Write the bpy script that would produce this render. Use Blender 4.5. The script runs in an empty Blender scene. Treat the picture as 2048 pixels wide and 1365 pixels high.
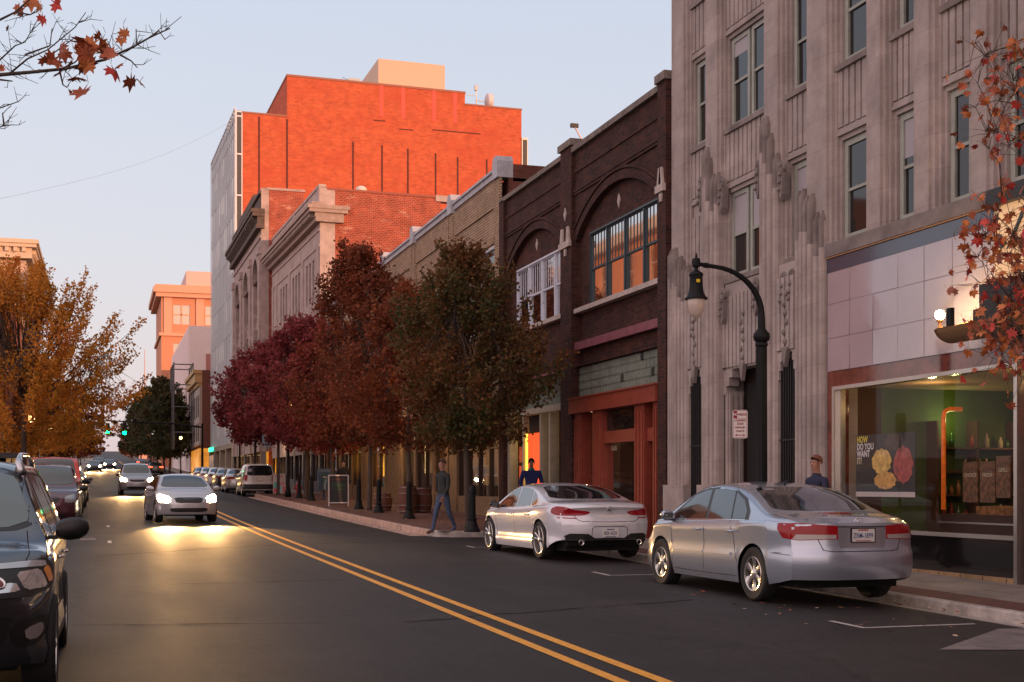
import bpy, bmesh, math, random
import numpy as np
from mathutils import Vector, Matrix, geometry
from mathutils.bvhtree import BVHTree
R = math.radians
SC = bpy.context.scene
COL = SC.collection
random.seed(7)

# ------------------------------------------------------------------ camera
TH = math.atan(819/2640.)
cam = bpy.data.cameras.new('camera')
cam.lens = 2640/2048*36; cam.sensor_width = 36; cam.sensor_fit = 'HORIZONTAL'
cam.shift_y = (974-682.5)/2048
cam.clip_start = 0.1; cam.clip_end = 6000
co = bpy.data.objects.new('camera', cam); COL.objects.link(co)
co.location = (0, 0, 1.58); co.rotation_euler = (R(90), 0, -TH)
SC.camera = co
# ------------------------------------------------------------------ exposure
SC.view_settings.view_transform = 'Standard'; SC.view_settings.look = 'None'
SC.view_settings.exposure = 0.0; SC.view_settings.gamma = 1.0
# ------------------------------------------------------------------ sky
SUN_AZ, SUN_EL = 35.0, 4.6          # degrees east of straight behind the camera, and height
W = bpy.data.worlds.new('World'); SC.world = W; W.use_nodes = True
nt = W.node_tree; nt.nodes.clear()
wo = nt.nodes.new('ShaderNodeOutputWorld'); bg = nt.nodes.new('ShaderNodeBackground')
sky = nt.nodes.new('ShaderNodeTexSky'); sky.sky_type = 'NISHITA'; sky.sun_disc = False
sky.sun_elevation = R(SUN_EL); sky.sun_rotation = R(180-SUN_AZ); sky.air_density = 1.2; sky.dust_density = 2.0
tc = nt.nodes.new('ShaderNodeTexCoord'); sx = nt.nodes.new('ShaderNodeSeparateXYZ')
rp = nt.nodes.new('ShaderNodeValToRGB')
for e, (p, c) in zip([rp.color_ramp.elements[0], rp.color_ramp.elements[1], rp.color_ramp.elements.new(.06), rp.color_ramp.elements.new(.16), rp.color_ramp.elements.new(.4), rp.color_ramp.elements.new(.6)],
                     [(0.0, (.76, .62, .66, 1)), (1.0, (.10, .14, .24, 1)), (.07, (.75, .66, .72, 1)), (.17, (.70, .69, .79, 1)), (.37, (.62, .68, .82, 1)), (.62, (.17, .22, .35, 1))]):
    e.position = p; e.color = c
nt.links.new(tc.outputs['Generated'], sx.inputs[0]); nt.links.new(sx.outputs['Z'], rp.inputs[0])
# afterglow round the low sun, behind the camera
dt = nt.nodes.new('ShaderNodeVectorMath'); dt.operation = 'DOT_PRODUCT'
dt.inputs[1].default_value = (0, -1, 0.0)
mr = nt.nodes.new('ShaderNodeMapRange'); mr.inputs[1].default_value = -.62; mr.inputs[2].default_value = .5
nt.links.new(tc.outputs['Generated'], dt.inputs[0]); nt.links.new(dt.outputs['Value'], mr.inputs[0])
ad = nt.nodes.new('ShaderNodeMix'); ad.data_type = 'RGBA'; ad.blend_type = 'MIX'
nt.links.new(mr.outputs[0], ad.inputs[0]); nt.links.new(rp.outputs[0], ad.inputs[6]); ad.inputs[7].default_value = (.42, .30, .31, 1)
d2 = nt.nodes.new('ShaderNodeVectorMath'); d2.operation = 'DOT_PRODUCT'; d2.inputs[1].default_value = (-.82, -.54, .2)
m2_ = nt.nodes.new('ShaderNodeMapRange'); m2_.inputs[1].default_value = -.05; m2_.inputs[2].default_value = .95
nt.links.new(tc.outputs['Generated'], d2.inputs[0]); nt.links.new(d2.outputs['Value'], m2_.inputs[0])
a2_ = nt.nodes.new('ShaderNodeMix'); a2_.data_type = 'RGBA'; nt.links.new(m2_.outputs[0], a2_.inputs[0]); nt.links.new(ad.outputs[2], a2_.inputs[6]); a2_.inputs[7].default_value = (1.68, 1.22, 1.18, 1)
sk = nt.nodes.new('ShaderNodeVectorMath'); sk.operation = 'SCALE'; sk.inputs[3].default_value = 0.05
nt.links.new(sky.outputs[0], sk.inputs[0])
su = nt.nodes.new('ShaderNodeVectorMath'); su.operation = 'ADD'
nt.links.new(a2_.outputs[2], su.inputs[0]); nt.links.new(sk.outputs[0], su.inputs[1])
nt.links.new(su.outputs[0], bg.inputs[0]); bg.inputs[1].default_value = 0.92
nt.links.new(bg.outputs[0], wo.inputs[0])
# ------------------------------------------------------------------ sun
sl = bpy.data.lights.new('sun', 'SUN'); sl.energy = 4.2; sl.angle = R(0.6); sl.color = (1.0, .50, .27)
so = bpy.data.objects.new('sun', sl); COL.objects.link(so)
sd = Vector((math.sin(R(SUN_AZ))*math.cos(R(SUN_EL)), -math.cos(R(SUN_AZ))*math.cos(R(SUN_EL)), math.sin(R(SUN_EL))))
so.rotation_euler = sd.to_track_quat('Z', 'Y').to_euler(); so.location = sd*200

# ================================================================== helpers
def tag(o, label=None, cat=None, group=None, kind=None):
    if label: o['label'] = label
    if cat: o['category'] = cat
    if group: o['group'] = group
    if kind: o['kind'] = kind
    return o
def empty(name, loc=(0, 0, 0), rz=0, label=None, cat=None, group=None):
    o = bpy.data.objects.new(name, None); COL.objects.link(o)
    o.location = loc; o.rotation_euler = (0, 0, rz)
    return tag(o, label, cat, group)
def kids(o): return [c for c in bpy.data.objects if c.parent == o]
def copy_tree(o, parent=None):
    c = o.copy(); COL.objects.link(c); c.parent = parent
    for k in kids(o): copy_tree(k, c)
    return c

MATS = {}
def P(name, col, rough=.6, metal=0., var=0., scale=4., bump=0., bscale=None, spec=.5, coat=0., em=None, es=0., col2=None, detail=6., stretch=None):
    if name in MATS: return MATS[name]
    m = bpy.data.materials.new(name); m.use_nodes = True; n = m.node_tree.nodes; l = m.node_tree.links
    b = n['Principled BSDF']; c4 = (*col, 1)
    b.inputs['Base Color'].default_value = c4; b.inputs['Roughness'].default_value = rough
    b.inputs['Metallic'].default_value = metal; b.inputs['Specular IOR Level'].default_value = spec
    b.inputs['Coat Weight'].default_value = coat; b.inputs['Coat Roughness'].default_value = .05
    if em: b.inputs['Emission Color'].default_value = (*em, 1); b.inputs['Emission Strength'].default_value = es
    if var or bump:
        t = n.new('ShaderNodeTexCoord'); mp = n.new('ShaderNodeMapping'); l.new(t.outputs['Object'], mp.inputs[0])
        if stretch: mp.inputs['Scale'].default_value = stretch
    if var:
        nz = n.new('ShaderNodeTexNoise'); nz.inputs['Scale'].default_value = scale; nz.inputs['Detail'].default_value = detail; nz.inputs['Roughness'].default_value = .65
        l.new(mp.outputs[0], nz.inputs['Vector'])
        cr = n.new('ShaderNodeValToRGB'); cr.color_ramp.elements[0].position = .3; cr.color_ramp.elements[1].position = .7
        cr.color_ramp.elements[0].color = (*[x*(1-var) for x in col], 1)
        cr.color_ramp.elements[1].color = (*(col2 if col2 else [min(1, x*(1+var)) for x in col]), 1)
        l.new(nz.outputs['Fac'], cr.inputs[0]); l.new(cr.outputs[0], b.inputs['Base Color'])
    if bump:
        n2 = n.new('ShaderNodeTexNoise'); n2.inputs['Scale'].default_value = bscale or scale*6; n2.inputs['Detail'].default_value = 8
        l.new(mp.outputs[0], n2.inputs['Vector'])
        bp = n.new('ShaderNodeBump'); bp.inputs['Strength'].default_value = bump; bp.inputs['Distance'].default_value = .02
        l.new(n2.outputs['Fac'], bp.inputs['Height']); l.new(bp.outputs[0], b.inputs['Normal'])
    MATS[name] = m; return m
def brick(name, c1, c2, mortar, w=.215, h=.075, ms=.008, rough=.85, var=.35, stain=None, stain_scale=.4, stain_pos=(.5, .62), bump=.4, sz=(1, 1, 2.6)):
    if name in MATS: return MATS[name]
    m = bpy.data.materials.new(name); m.use_nodes = True; n = m.node_tree.nodes; l = m.node_tree.links
    b = n['Principled BSDF']; b.inputs['Roughness'].default_value = rough; b.inputs['Specular IOR Level'].default_value = .3
    t = n.new('ShaderNodeTexCoord'); s = n.new('ShaderNodeSeparateXYZ'); l.new(t.outputs['Object'], s.inputs[0])
    a = n.new('ShaderNodeMath'); a.operation = 'ADD'; l.new(s.outputs[0], a.inputs[0]); l.new(s.outputs[1], a.inputs[1])
    c = n.new('ShaderNodeCombineXYZ'); l.new(a.outputs[0], c.inputs[0]); l.new(s.outputs[2], c.inputs[1])
    k = n.new('ShaderNodeTexBrick'); l.new(c.outputs[0], k.inputs['Vector'])
    k.inputs['Scale'].default_value = 1; k.inputs['Brick Width'].default_value = w; k.inputs['Row Height'].default_value = h
    k.inputs['Mortar Size'].default_value = ms; k.inputs['Mortar Smooth'].default_value = .2; k.inputs['Bias'].default_value = 0
    k.inputs['Color1'].default_value = (*c1, 1); k.inputs['Color2'].default_value = (*c2, 1); k.inputs['Mortar'].default_value = (*mortar, 1)
    nz = n.new('ShaderNodeTexNoise'); nz.inputs['Scale'].default_value = 1.3; nz.inputs['Detail'].default_value = 8; nz.inputs['Roughness'].default_value = .7
    l.new(t.outputs['Object'], nz.inputs['Vector'])
    mr = n.new('ShaderNodeMapRange'); mr.inputs[1].default_value = .3; mr.inputs[2].default_value = .7; mr.inputs[3].default_value = 1-var; mr.inputs[4].default_value = 1+var*.5
    l.new(nz.outputs['Fac'], mr.inputs[0])
    vm = n.new('ShaderNodeVectorMath'); vm.operation = 'SCALE'; l.new(k.outputs['Color'], vm.inputs[0]); l.new(mr.outputs[0], vm.inputs[3])
    out = vm.outputs[0]
    if stain:
        n3 = n.new('ShaderNodeTexNoise'); n3.inputs['Scale'].default_value = stain_scale; n3.inputs['Detail'].default_value = 10; n3.inputs['Roughness'].default_value = .7
        mp = n.new('ShaderNodeMapping'); mp.inputs['Scale'].default_value = sz; l.new(t.outputs['Object'], mp.inputs[0]); l.new(mp.outputs[0], n3.inputs['Vector'])
        r2 = n.new('ShaderNodeMapRange'); r2.inputs[1].default_value = stain_pos[0]; r2.inputs[2].default_value = stain_pos[1]; r2.inputs[4].default_value = .8
        l.new(n3.outputs['Fac'], r2.inputs[0])
        mx = n.new('ShaderNodeMix'); mx.data_type = 'RGBA'; l.new(r2.outputs[0], mx.inputs[0]); l.new(out, mx.inputs[6]); mx.inputs[7].default_value = (*stain, 1); out = mx.outputs[2]
    l.new(out, b.inputs['Base Color'])
    if bump:
        bp = n.new('ShaderNodeBump'); bp.inputs['Strength'].default_value = bump; bp.inputs['Distance'].default_value = .01; bp.invert = True
        l.new(k.outputs['Fac'], bp.inputs['Height']); l.new(bp.outputs[0], b.inputs['Normal'])
    MATS[name] = m; return m
def glow(name, col, s, col2=None, scale=1.5):
    if name in MATS: return MATS[name]
    m = bpy.data.materials.new(name); m.use_nodes = True; n = m.node_tree.nodes; l = m.node_tree.links
    b = n['Principled BSDF']; b.inputs['Base Color'].default_value = (.05, .05, .05, 1); b.inputs['Roughness'].default_value = .5
    b.inputs['Emission Color'].default_value = (*col, 1); b.inputs['Emission Strength'].default_value = s
    if col2:
        t = n.new('ShaderNodeTexCoord'); z = n.new('ShaderNodeTexVoronoi'); z.inputs['Scale'].default_value = scale
        l.new(t.outputs['Object'], z.inputs['Vector'])
        nz = n.new('ShaderNodeTexNoise'); nz.inputs['Scale'].default_value = scale*2; l.new(t.outputs['Object'], nz.inputs['Vector'])
        mu = n.new('ShaderNodeMath'); mu.operation = 'MULTIPLY'; l.new(z.outputs['Distance'], mu.inputs[0]); l.new(nz.outputs['Fac'], mu.inputs[1])
        r = n.new('ShaderNodeValToRGB'); r.color_ramp.elements[0].position = .16; r.color_ramp.elements[1].position = .55
        r.color_ramp.elements[0].color = (*col, 1); r.color_ramp.elements[1].color = (*col2, 1)
        l.new(mu.outputs[0], r.inputs[0]); l.new(r.outputs[0], b.inputs['Emission Color'])
    MATS[name] = m; return m
def thin_glass(name, refl=.1, tint=(1, 1, 1)):
    if name in MATS: return MATS[name]
    m = bpy.data.materials.new(name); m.use_nodes = True; n = m.node_tree.nodes; l = m.node_tree.links; n.clear()
    o = n.new('ShaderNodeOutputMaterial'); t = n.new('ShaderNodeBsdfTransparent'); t.inputs[0].default_value = (*tint, 1)
    g = n.new('ShaderNodeBsdfGlossy'); g.inputs['Roughness'].default_value = .02
    f = n.new('ShaderNodeLayerWeight'); f.inputs[0].default_value = .5
    q = n.new('ShaderNodeMath'); q.operation = 'POWER'; q.inputs[1].default_value = 5.0; l.new(f.outputs['Facing'], q.inputs[0])
    a = n.new('ShaderNodeMath'); a.operation = 'MULTIPLY_ADD'; a.inputs[1].default_value = .9; a.inputs[2].default_value = refl
    l.new(q.outputs[0], a.inputs[0]); x = n.new('ShaderNodeMixShader'); l.new(a.outputs[0], x.inputs[0]); l.new(t.outputs[0], x.inputs[1]); l.new(g.outputs[0], x.inputs[2])
    l.new(x.outputs[0], o.inputs[0]); MATS[name] = m; return m

class MB:
    """collects faces, links them as one mesh object"""
    def __init__(s): s.v = []; s.f = []; s.m = []; s.mats = []; s.cur = 0
    def use(s, mat):
        if mat not in s.mats: s.mats.append(mat)
        s.cur = s.mats.index(mat); return s
    def quad(s, *pts):
        b = len(s.v); s.v += [tuple(p) for p in pts]; s.f.append(tuple(range(b, b+len(pts)))); s.m.append(s.cur)
    def raw(s, vs, fs):
        b = len(s.v); s.v += [tuple(p) for p in vs]
        for f in fs: s.f.append(tuple(b+i for i in f)); s.m.append(s.cur)
    def box(s, x0, x1, y0, y1, z0, z1, M=None):
        if x0 > x1: x0, x1 = x1, x0
        if y0 > y1: y0, y1 = y1, y0
        if z0 > z1: z0, z1 = z1, z0
        vs = [(x0, y0, z0), (x1, y0, z0), (x1, y1, z0), (x0, y1, z0), (x0, y0, z1), (x1, y0, z1), (x1, y1, z1), (x0, y1, z1)]
        if M is not None: vs = [M @ Vector(v) for v in vs]
        s.raw(vs, [(0, 3, 2, 1), (4, 5, 6, 7), (0, 1, 5, 4), (1, 2, 6, 5), (2, 3, 7, 6), (3, 0, 4, 7)])
        return s
    def prism(s, poly, a0, a1, axis='y', M=None):
        """poly in the plane across axis: 'x' (y,z), 'y' (x,z), 'z' (x,y)"""
        n = len(poly)
        def p(q, a): v = {'x': (a, q[0], q[1]), 'y': (q[0], a, q[1]), 'z': (q[0], q[1], a)}[axis]; return M @ Vector(v) if M is not None else v
        vs = [p(q, a0) for q in poly]+[p(q, a1) for q in poly]
        s.raw(vs, [tuple(range(n)), tuple(range(2*n-1, n-1, -1))]+[(i, i+n, (i+1) % n+n, (i+1) % n) for i in range(n)])
        return s
    def tube(s, pts, rad, seg=8, cap=True):
        pts = [Vector(p) for p in pts]; k = len(pts)
        if not hasattr(rad, '__len__'): rad = [rad]*k
        b = len(s.v); pv = None
        for i, p in enumerate(pts):
            d = (pts[min(i+1, k-1)]-pts[max(i-1, 0)]); d = d.normalized() if d.length > 1e-9 else Vector((0, 0, 1))
            if pv is None: u = d.orthogonal().normalized()
            else:
                u = pv-d*pv.dot(d); u = u.normalized() if u.length > 1e-6 else d.orthogonal().normalized()
            pv = u; w = d.cross(u)
            for j in range(seg):
                a = 2*math.pi*j/seg; s.v.append(tuple(p+(u*math.cos(a)+w*math.sin(a))*rad[i]))
        for i in range(k-1):
            for j in range(seg):
                s.f.append((b+i*seg+j, b+i*seg+(j+1) % seg, b+(i+1)*seg+(j+1) % seg, b+(i+1)*seg+j)); s.m.append(s.cur)
        if cap:
            s.f.append(tuple(b+j for j in range(seg-1, -1, -1))); s.m.append(s.cur)
            s.f.append(tuple(b+(k-1)*seg+j for j in range(seg))); s.m.append(s.cur)
        return s
    def lathe(s, prof, seg=20, M=None, c=(0, 0)):
        b = len(s.v)
        for r, z in prof:
            for j in range(seg):
                a = 2*math.pi*j/seg; v = Vector((c[0]+r*math.cos(a), c[1]+r*math.sin(a), z)); s.v.append(tuple(M @ v if M is not None else v))
        for i in range(len(prof)-1):
            for j in range(seg):
                s.f.append((b+i*seg+j, b+i*seg+(j+1) % seg, b+(i+1)*seg+(j+1) % seg, b+(i+1)*seg+j)); s.m.append(s.cur)
        return s
    def build(s, name, mat=None, parent=None, smooth=False, loc=None, angle=None):
        if not s.v: return None
        me = bpy.data.meshes.new(name); me.from_pydata(s.v, [], s.f)
        ms = s.mats if s.mats else [mat]
        for m in ms: me.materials.append(m)
        if s.mats: me.polygons.foreach_set('material_index', s.m)
        if smooth:
            me.polygons.foreach_set('use_smooth', [True]*len(me.polygons))
            if angle: me.set_sharp_from_angle(angle=R(angle))
        me.validate(); me.update()
        o = bpy.data.objects.new(name, me); COL.objects.link(o)
        if parent: o.parent = parent
        if loc: o.location = loc
        return o
def split(mb, name, parent, **k):
    """like build, but each touching-free piece becomes a part of its own"""
    par = list(range(len(mb.v)))
    def fd(i):
        while par[i] != i: par[i] = par[par[i]]; i = par[i]
        return i
    for f in mb.f:
        for q in f[1:]: par[fd(q)] = fd(f[0])
    G = {}
    for f, m in zip(mb.f, mb.m): G.setdefault(fd(f[0]), []).append((f, m))
    out = []
    for fs in G.values():
        n = MB(); n.mats = [mb.mats[fs[0][1]]]; mp = {}
        for f, m in fs:
            for i in f:
                if i not in mp: mp[i] = len(n.v); n.v.append(mb.v[i])
            n.f.append(tuple(mp[i] for i in f)); n.m.append(0)
        out.append(n.build(name, None, parent, **k))
    return out
def text(name, body, size, mat, parent=None, M=None, ext=.001, bold=0.0, sx=1.0, align='CENTER'):
    cu = bpy.data.curves.new(name, 'FONT'); cu.body = body; cu.size = size; cu.extrude = ext; cu.offset = bold
    cu.align_x = align; cu.align_y = 'CENTER'; cu.resolution_u = 2
    t = bpy.data.objects.new('t', cu); COL.objects.link(t)
    me = bpy.data.meshes.new_from_object(t.evaluated_get(bpy.context.evaluated_depsgraph_get()))
    bpy.data.objects.remove(t); bpy.data.curves.remove(cu)
    me.transform(Matrix.Diagonal((sx, 1, 1, 1)))
    if M is not None: me.transform(M)
    me.name = name; me.materials.clear(); me.materials.append(mat)
    o = bpy.data.objects.new(name, me); COL.objects.link(o)
    if parent: o.parent = parent
    return o
def axes(o, x, y):           # matrix whose x,y axes are given (text lies in that plane)
    x = Vector(x).normalized(); y = Vector(y).normalized(); z = x.cross(y)
    return Matrix.Translation(o) @ Matrix((x, y, z)).transposed().to_4x4()

def zg(Y):
    z = .0116*Y
    if Y > 25: z += .0064*((Y-25)**2/40 if Y < 45 else 10+(Y-45))
    if Y > 110: z += .010*((Y-110)**2/80 if Y < 150 else 20+(Y-150))
    return z
M_tyre = P('tyre_rubber', (.014, .014, .015), .75)
M_blk = P('black_plastic', (.012, .012, .013), .45)
M_under = P('underbody', (.004, .004, .004), .9)
M_alloy = P('alloy_wheel', (.62, .60, .58), .22, metal=.9)
M_chrome = P('chrome', (.75, .74, .74), .1, metal=1)
M_cglass = P('car_glass', (.012, .015, .018), .03, spec=.9, coat=.6)
M_seam = P('seam_gap', (.006, .006, .006), .8)
M_red = P('tail_lens_red', (.22, .004, .008), .18, coat=.25, spec=.3, em=(.5, .01, .01), es=.05)
M_clear = P('clear_lens', (.34, .31, .30), .15, coat=.5)
M_hl_off = P('headlamp_glass', (.30, .31, .33), .06, metal=.4, coat=1)
M_hl_on = glow('headlamp_lit', (1, .80, .48), 45)
M_amber = P('amber_lens', (.6, .2, .02), .15, coat=1)
M_plate = P('number_plate', (.62, .62, .60), .4)
M_pblue = P('plate_blue', (.03, .06, .22), .4)
M_pred = P('plate_red', (.35, .06, .05), .4)
# ================================================================== ground
CURB = 9.6
def asphalt():
    m = bpy.data.materials.new('asphalt'); m.use_nodes = True; n = m.node_tree.nodes; l = m.node_tree.links; b = n['Principled BSDF']; b.inputs['Specular IOR Level'].default_value = .34
    t = n.new('ShaderNodeTexCoord')
    def noise(s, d, st=(1, 1, 1), r=.6):
        mp = n.new('ShaderNodeMapping'); mp.inputs['Scale'].default_value = st; l.new(t.outputs['Object'], mp.inputs[0])
        z = n.new('ShaderNodeTexNoise'); z.inputs['Scale'].default_value = s; z.inputs['Detail'].default_value = d; z.inputs['Roughness'].default_value = r; l.new(mp.outputs[0], z.inputs['Vector']); return z
    a = noise(45, 8, r=.8); c = noise(.8, 4, (1.4, .25, 1)); g = noise(.35, 3, (.25, 1.6, 1))
    r = n.new('ShaderNodeValToRGB'); r.color_ramp.elements[0].position = .40; r.color_ramp.elements[0].color = (.009, .009, .010, 1); r.color_ramp.elements[1].position = .62; r.color_ramp.elements[1].color = (.046, .039, .040, 1)
    l.new(a.outputs['Fac'], r.inputs[0])
    def mul(src, lo, hi, out, f0=.3, f1=.7):
        k = n.new('ShaderNodeMapRange'); k.inputs[1].default_value = f0; k.inputs[2].default_value = f1; k.inputs[3].default_value = lo; k.inputs[4].default_value = hi; l.new(src, k.inputs[0])
        v = n.new('ShaderNodeVectorMath'); v.operation = 'SCALE'; l.new(out, v.inputs[0]); l.new(k.outputs[0], v.inputs[3]); return v.outputs[0]
    o = mul(c.outputs['Fac'], .72, 1.2, r.outputs[0]); o = mul(g.outputs['Fac'], .7, 1.2, o); g2 = noise(5, 6, r=.7); o = mul(g2.outputs['Fac'], .72, 1.25, o); g3 = noise(.9, 2, (1, .03, 1)); o = mul(g3.outputs['Fac'], .7, 1.15, o)
    # cracks
    mp = n.new('ShaderNodeMapping'); mp.inputs['Scale'].default_value = (.5, .33, 1); l.new(t.outputs['Object'], mp.inputs[0])
    nz = noise(1.5, 5); mx = n.new('ShaderNodeMix'); mx.data_type = 'RGBA'; mx.inputs[0].default_value = .35; l.new(mp.outputs[0], mx.inputs[6]); l.new(nz.outputs['Color'], mx.inputs[7])
    vo = n.new('ShaderNodeTexVoronoi'); vo.feature = 'DISTANCE_TO_EDGE'; vo.inputs['Scale'].default_value = .55; l.new(mx.outputs[2], vo.inputs['Vector'])
    o = mul(vo.outputs['Distance'], .45, 1.0, o, 0.0, .008)
    l.new(o, b.inputs['Base Color'])
    rr = n.new('ShaderNodeMapRange'); rr.inputs[3].default_value = .50; rr.inputs[4].default_value = .78; l.new(c.outputs['Fac'], rr.inputs[0]); l.new(rr.outputs[0], b.inputs['Roughness'])
    bp = n.new('ShaderNodeBump'); bp.inputs['Strength'].default_value = .55; bp.inputs['Distance'].default_value = .012
    a2 = noise(90, 4, r=.7); l.new(a2.outputs['Fac'], bp.inputs['Height']); l.new(bp.outputs[0], b.inputs['Normal']); return m
M_asph = asphalt()
M_conc = P('kerb_concrete', (.36, .33, .31), .85, var=.45, scale=3, bump=.3, bscale=40)
M_yel = P('yellow_paint', (.85, .38, .035), .55, var=.25, scale=14, bump=.25, bscale=60, col2=(.95, .47, .06))
M_wht = P('white_paint', (.42, .40, .39), .6, var=.3, scale=10)
M_brickpave = brick('brick_paving', (.16, .055, .04), (.10, .035, .028), (.06, .045, .04), w=.2, h=.1, ms=.006, var=.5, bump=.3)
# paving uses x/y, so give it its own mapping
def ypts():
    ys = [-30, -10, 0]+[5*i for i in range(1, 32)]+list(range(170, 420, 20))+[450, 600, 900, 1500]
    return sorted(set(ys))
YS = ypts()
def sheet(name, xs, zoff, mat, ys=YS, parent=None, cross=None, sub=1):
    mb = MB(); ny = []
    for a, b in zip(ys, ys[1:]): ny += [a+(b-a)*k/sub for k in range(sub)]
    ny.append(ys[-1]); V = []
    for y in ny:
        for x in xs: V.append((x, y, zg(y)+zoff+(cross(x, y) if cross else 0)))
    nx = len(xs); F = [(j*nx+i, j*nx+i+1, (j+1)*nx+i+1, (j+1)*nx+i) for j in range(len(ny)-1) for i in range(nx-1)]
    mb.raw(V, F); return mb.build(name, mat, parent)
tag(sheet('ground', [-900, -300, -80, -30, 30, 80, 300, 900], -.35, P('dirt', (.06, .05, .045), .9, var=.3)), kind='structure')
def rcross(x, y): return -.05*max(0, x-8.9)/.7 if x < 9.61 else 0
tag(sheet('road', [-2.4, 0, 3.9, 7.4, 8.9, 9.2], 0, M_asph, ys=[y for y in YS if y <= 900], sub=2, cross=lambda x, y: 0 if x < 9 else -.03), kind='structure')
# cross street at the signals
tag(sheet('side_street', [-120, -30, -2.4, 9.2, 30, 120], -.02, M_asph, ys=[139, 143, 148, 151]), kind='structure')
# gutter pan of concrete beside the near kerb
tag(sheet('gutter', [9.2, 9.6], -.03, M_conc, ys=[-30, 0, 5, 10, 15, 20, 25, 30.8], cross=lambda x, y: -.05 if x > 9.3 else 0), kind='structure')
# sidewalks: near strip, bump-out, farther strip
def sw(name, poly_x, y0, y1, mat, h0, h1, n=None):
    mb = MB().use(mat); n = n or max(1, int((y1-y0)/2)); x0, x1 = poly_x
    for i in range(n):
        a = y0+(y1-y0)*i/n; b = y0+(y1-y0)*(i+1)/n
        mb.quad((x0, a, zg(a)+h0), (x1, a, zg(a)+h1), (x1, b, zg(b)+h1), (x0, b, zg(b)+h0))
    return tag(mb.build(name), kind='structure')
def paving(name, base, c2, sx, sy, mort):
    m = bpy.data.materials.new(name); m.use_nodes = True; n = m.node_tree.nodes; l = m.node_tree.links; b = n['Principled BSDF']; b.inputs['Roughness'].default_value = .75
    t = n.new('ShaderNodeTexCoord'); k = n.new('ShaderNodeTexBrick'); l.new(t.outputs['Object'], k.inputs['Vector']); k.inputs['Scale'].default_value = 1
    k.inputs['Brick Width'].default_value = sx; k.inputs['Row Height'].default_value = sy; k.inputs['Mortar Size'].default_value = .012
    k.inputs['Color1'].default_value = (*base, 1); k.inputs['Color2'].default_value = (*c2, 1); k.inputs['Mortar'].default_value = (*mort, 1)
    nz = n.new('ShaderNodeTexNoise'); nz.inputs['Scale'].default_value = 2.5; nz.inputs['Detail'].default_value = 9; nz.inputs['Roughness'].default_value = .7; l.new(t.outputs['Object'], nz.inputs['Vector'])
    r = n.new('ShaderNodeMapRange'); r.inputs[1].default_value = .3; r.inputs[2].default_value = .7; r.inputs[3].default_value = .6; r.inputs[4].default_value = 1.15; l.new(nz.outputs['Fac'], r.inputs[0])
    v = n.new('ShaderNodeVectorMath'); v.operation = 'SCALE'; l.new(k.outputs['Color'], v.inputs[0]); l.new(r.outputs[0], v.inputs[3]); l.new(v.outputs[0], b.inputs['Base Color'])
    return m
M_swc = paving('sidewalk_concrete', (.25, .215, .19), (.21, .185, .165), 1.2, 1.2, (.10, .09, .08))
M_swb = paving('sidewalk_brick', (.17, .06, .045), (.12, .045, .035), .2, .1, (.06, .045, .04))
sw('sidewalk', (9.75, 10.25), -30, 30.6, M_swb, .051, .075)
sw('sidewalk', (10.25, 13.4), -30, 30.6, M_swc, .075, .15)
sw('sidewalk', (7.75, 11.9), 30.8, 72, M_swb, .15, .15, 30)
sw('sidewalk', (9.4, 11.9), 72, 139, M_swc, .15, .15, 30)
sw('sidewalk', (9.4, 13), 151, 400, M_swc, .15, .15, 20)
sw('sidewalk', (-5.2, -2.65), -30, 139, M_swc, .13, .15, 60)
sw('sidewalk', (-5.2, -2.65), 151, 400, M_swc, .13, .15, 20)
# kerbs (stone blocks, each about three metres, with joints)
def kerb(name, pts, h, base, w=.15, step=3.0, mat=M_conc, lab=None):
    mb = MB().use(mat)
    for (x0, y0), (x1, y1) in zip(pts, pts[1:]):
        L = math.hypot(x1-x0, y1-y0); n = max(1, int(L/step)); dx, dy = (x1-x0)/L, (y1-y0)/L; nx_, ny_ = dy, -dx
        for i in range(n):
            a = i/n*L+.006; b = (i+1)/n*L-.006
            q = [(x0+dx*t, y0+dy*t) for t in (a, b)]
            for (qa, qb) in [(q[0], q[1])]:
                za, zb = zg(qa[1]), zg(qb[1])
                V = []
                for (px, py), z in ((qa, za), (qb, zb)):
                    V += [(px, py, z+base-.2), (px+nx_*.012, py+ny_*.012, z+h-.02), (px+nx_*.03, py+ny_*.03, z+h), (px+nx_*w, py+ny_*w, z+h), (px+nx_*w, py+ny_*w, z+base-.2)]
                mb.raw(V, [(0, 1, 6, 5), (1, 2, 7, 6), (2, 3, 8, 7), (3, 4, 9, 8), (4, 3, 2, 1, 0), (5, 6, 7, 8, 9)])
    return tag(mb.build(name), kind='structure')
kerb('kerb', [(9.6, 11.9), (9.6, 30.4)], .055, -.08)
kerb('kerb', [(9.6, -30), (9.6, 11.9)], .052, -.08, mat=P('kerb_dark_paint', (.05, .05, .07), .6, var=.3))
def arc(cx, cy, r, a0, a1, n=6): return [(cx+r*math.cos(R(a0+(a1-a0)*i/n)), cy+r*math.sin(R(a0+(a1-a0)*i/n))) for i in range(n+1)]
M_kerbr = P('kerb_stone', (.42, .29, .24), .85, var=.35, scale=4, bump=.3, bscale=40)
kerb('kerb', [(9.6, 30.45), (8.0, 30.8), (7.72, 31.1), (7.6, 31.6)], .152, 0, step=.8)
kerb('kerb', [(7.6, 31.6), (7.6, 70)]+[(7.8, 71.2), (8.4, 71.9), (9.25, 72.1), (9.25, 139)], .152, 0, mat=M_kerbr)
kerb('kerb', [(9.25, 151), (9.25, 400)], .152, 0)
kerb('kerb', [(-2.5, 139), (-2.5, -30)], .135, 0); kerb('kerb', [(-2.5, 400), (-2.5, 151)], .135, 0)
tag(sheet('gutter', [7.2, 7.6], .004, M_kerbr, ys=[31.6]+list(range(35, 72, 5))), kind='structure')
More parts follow.
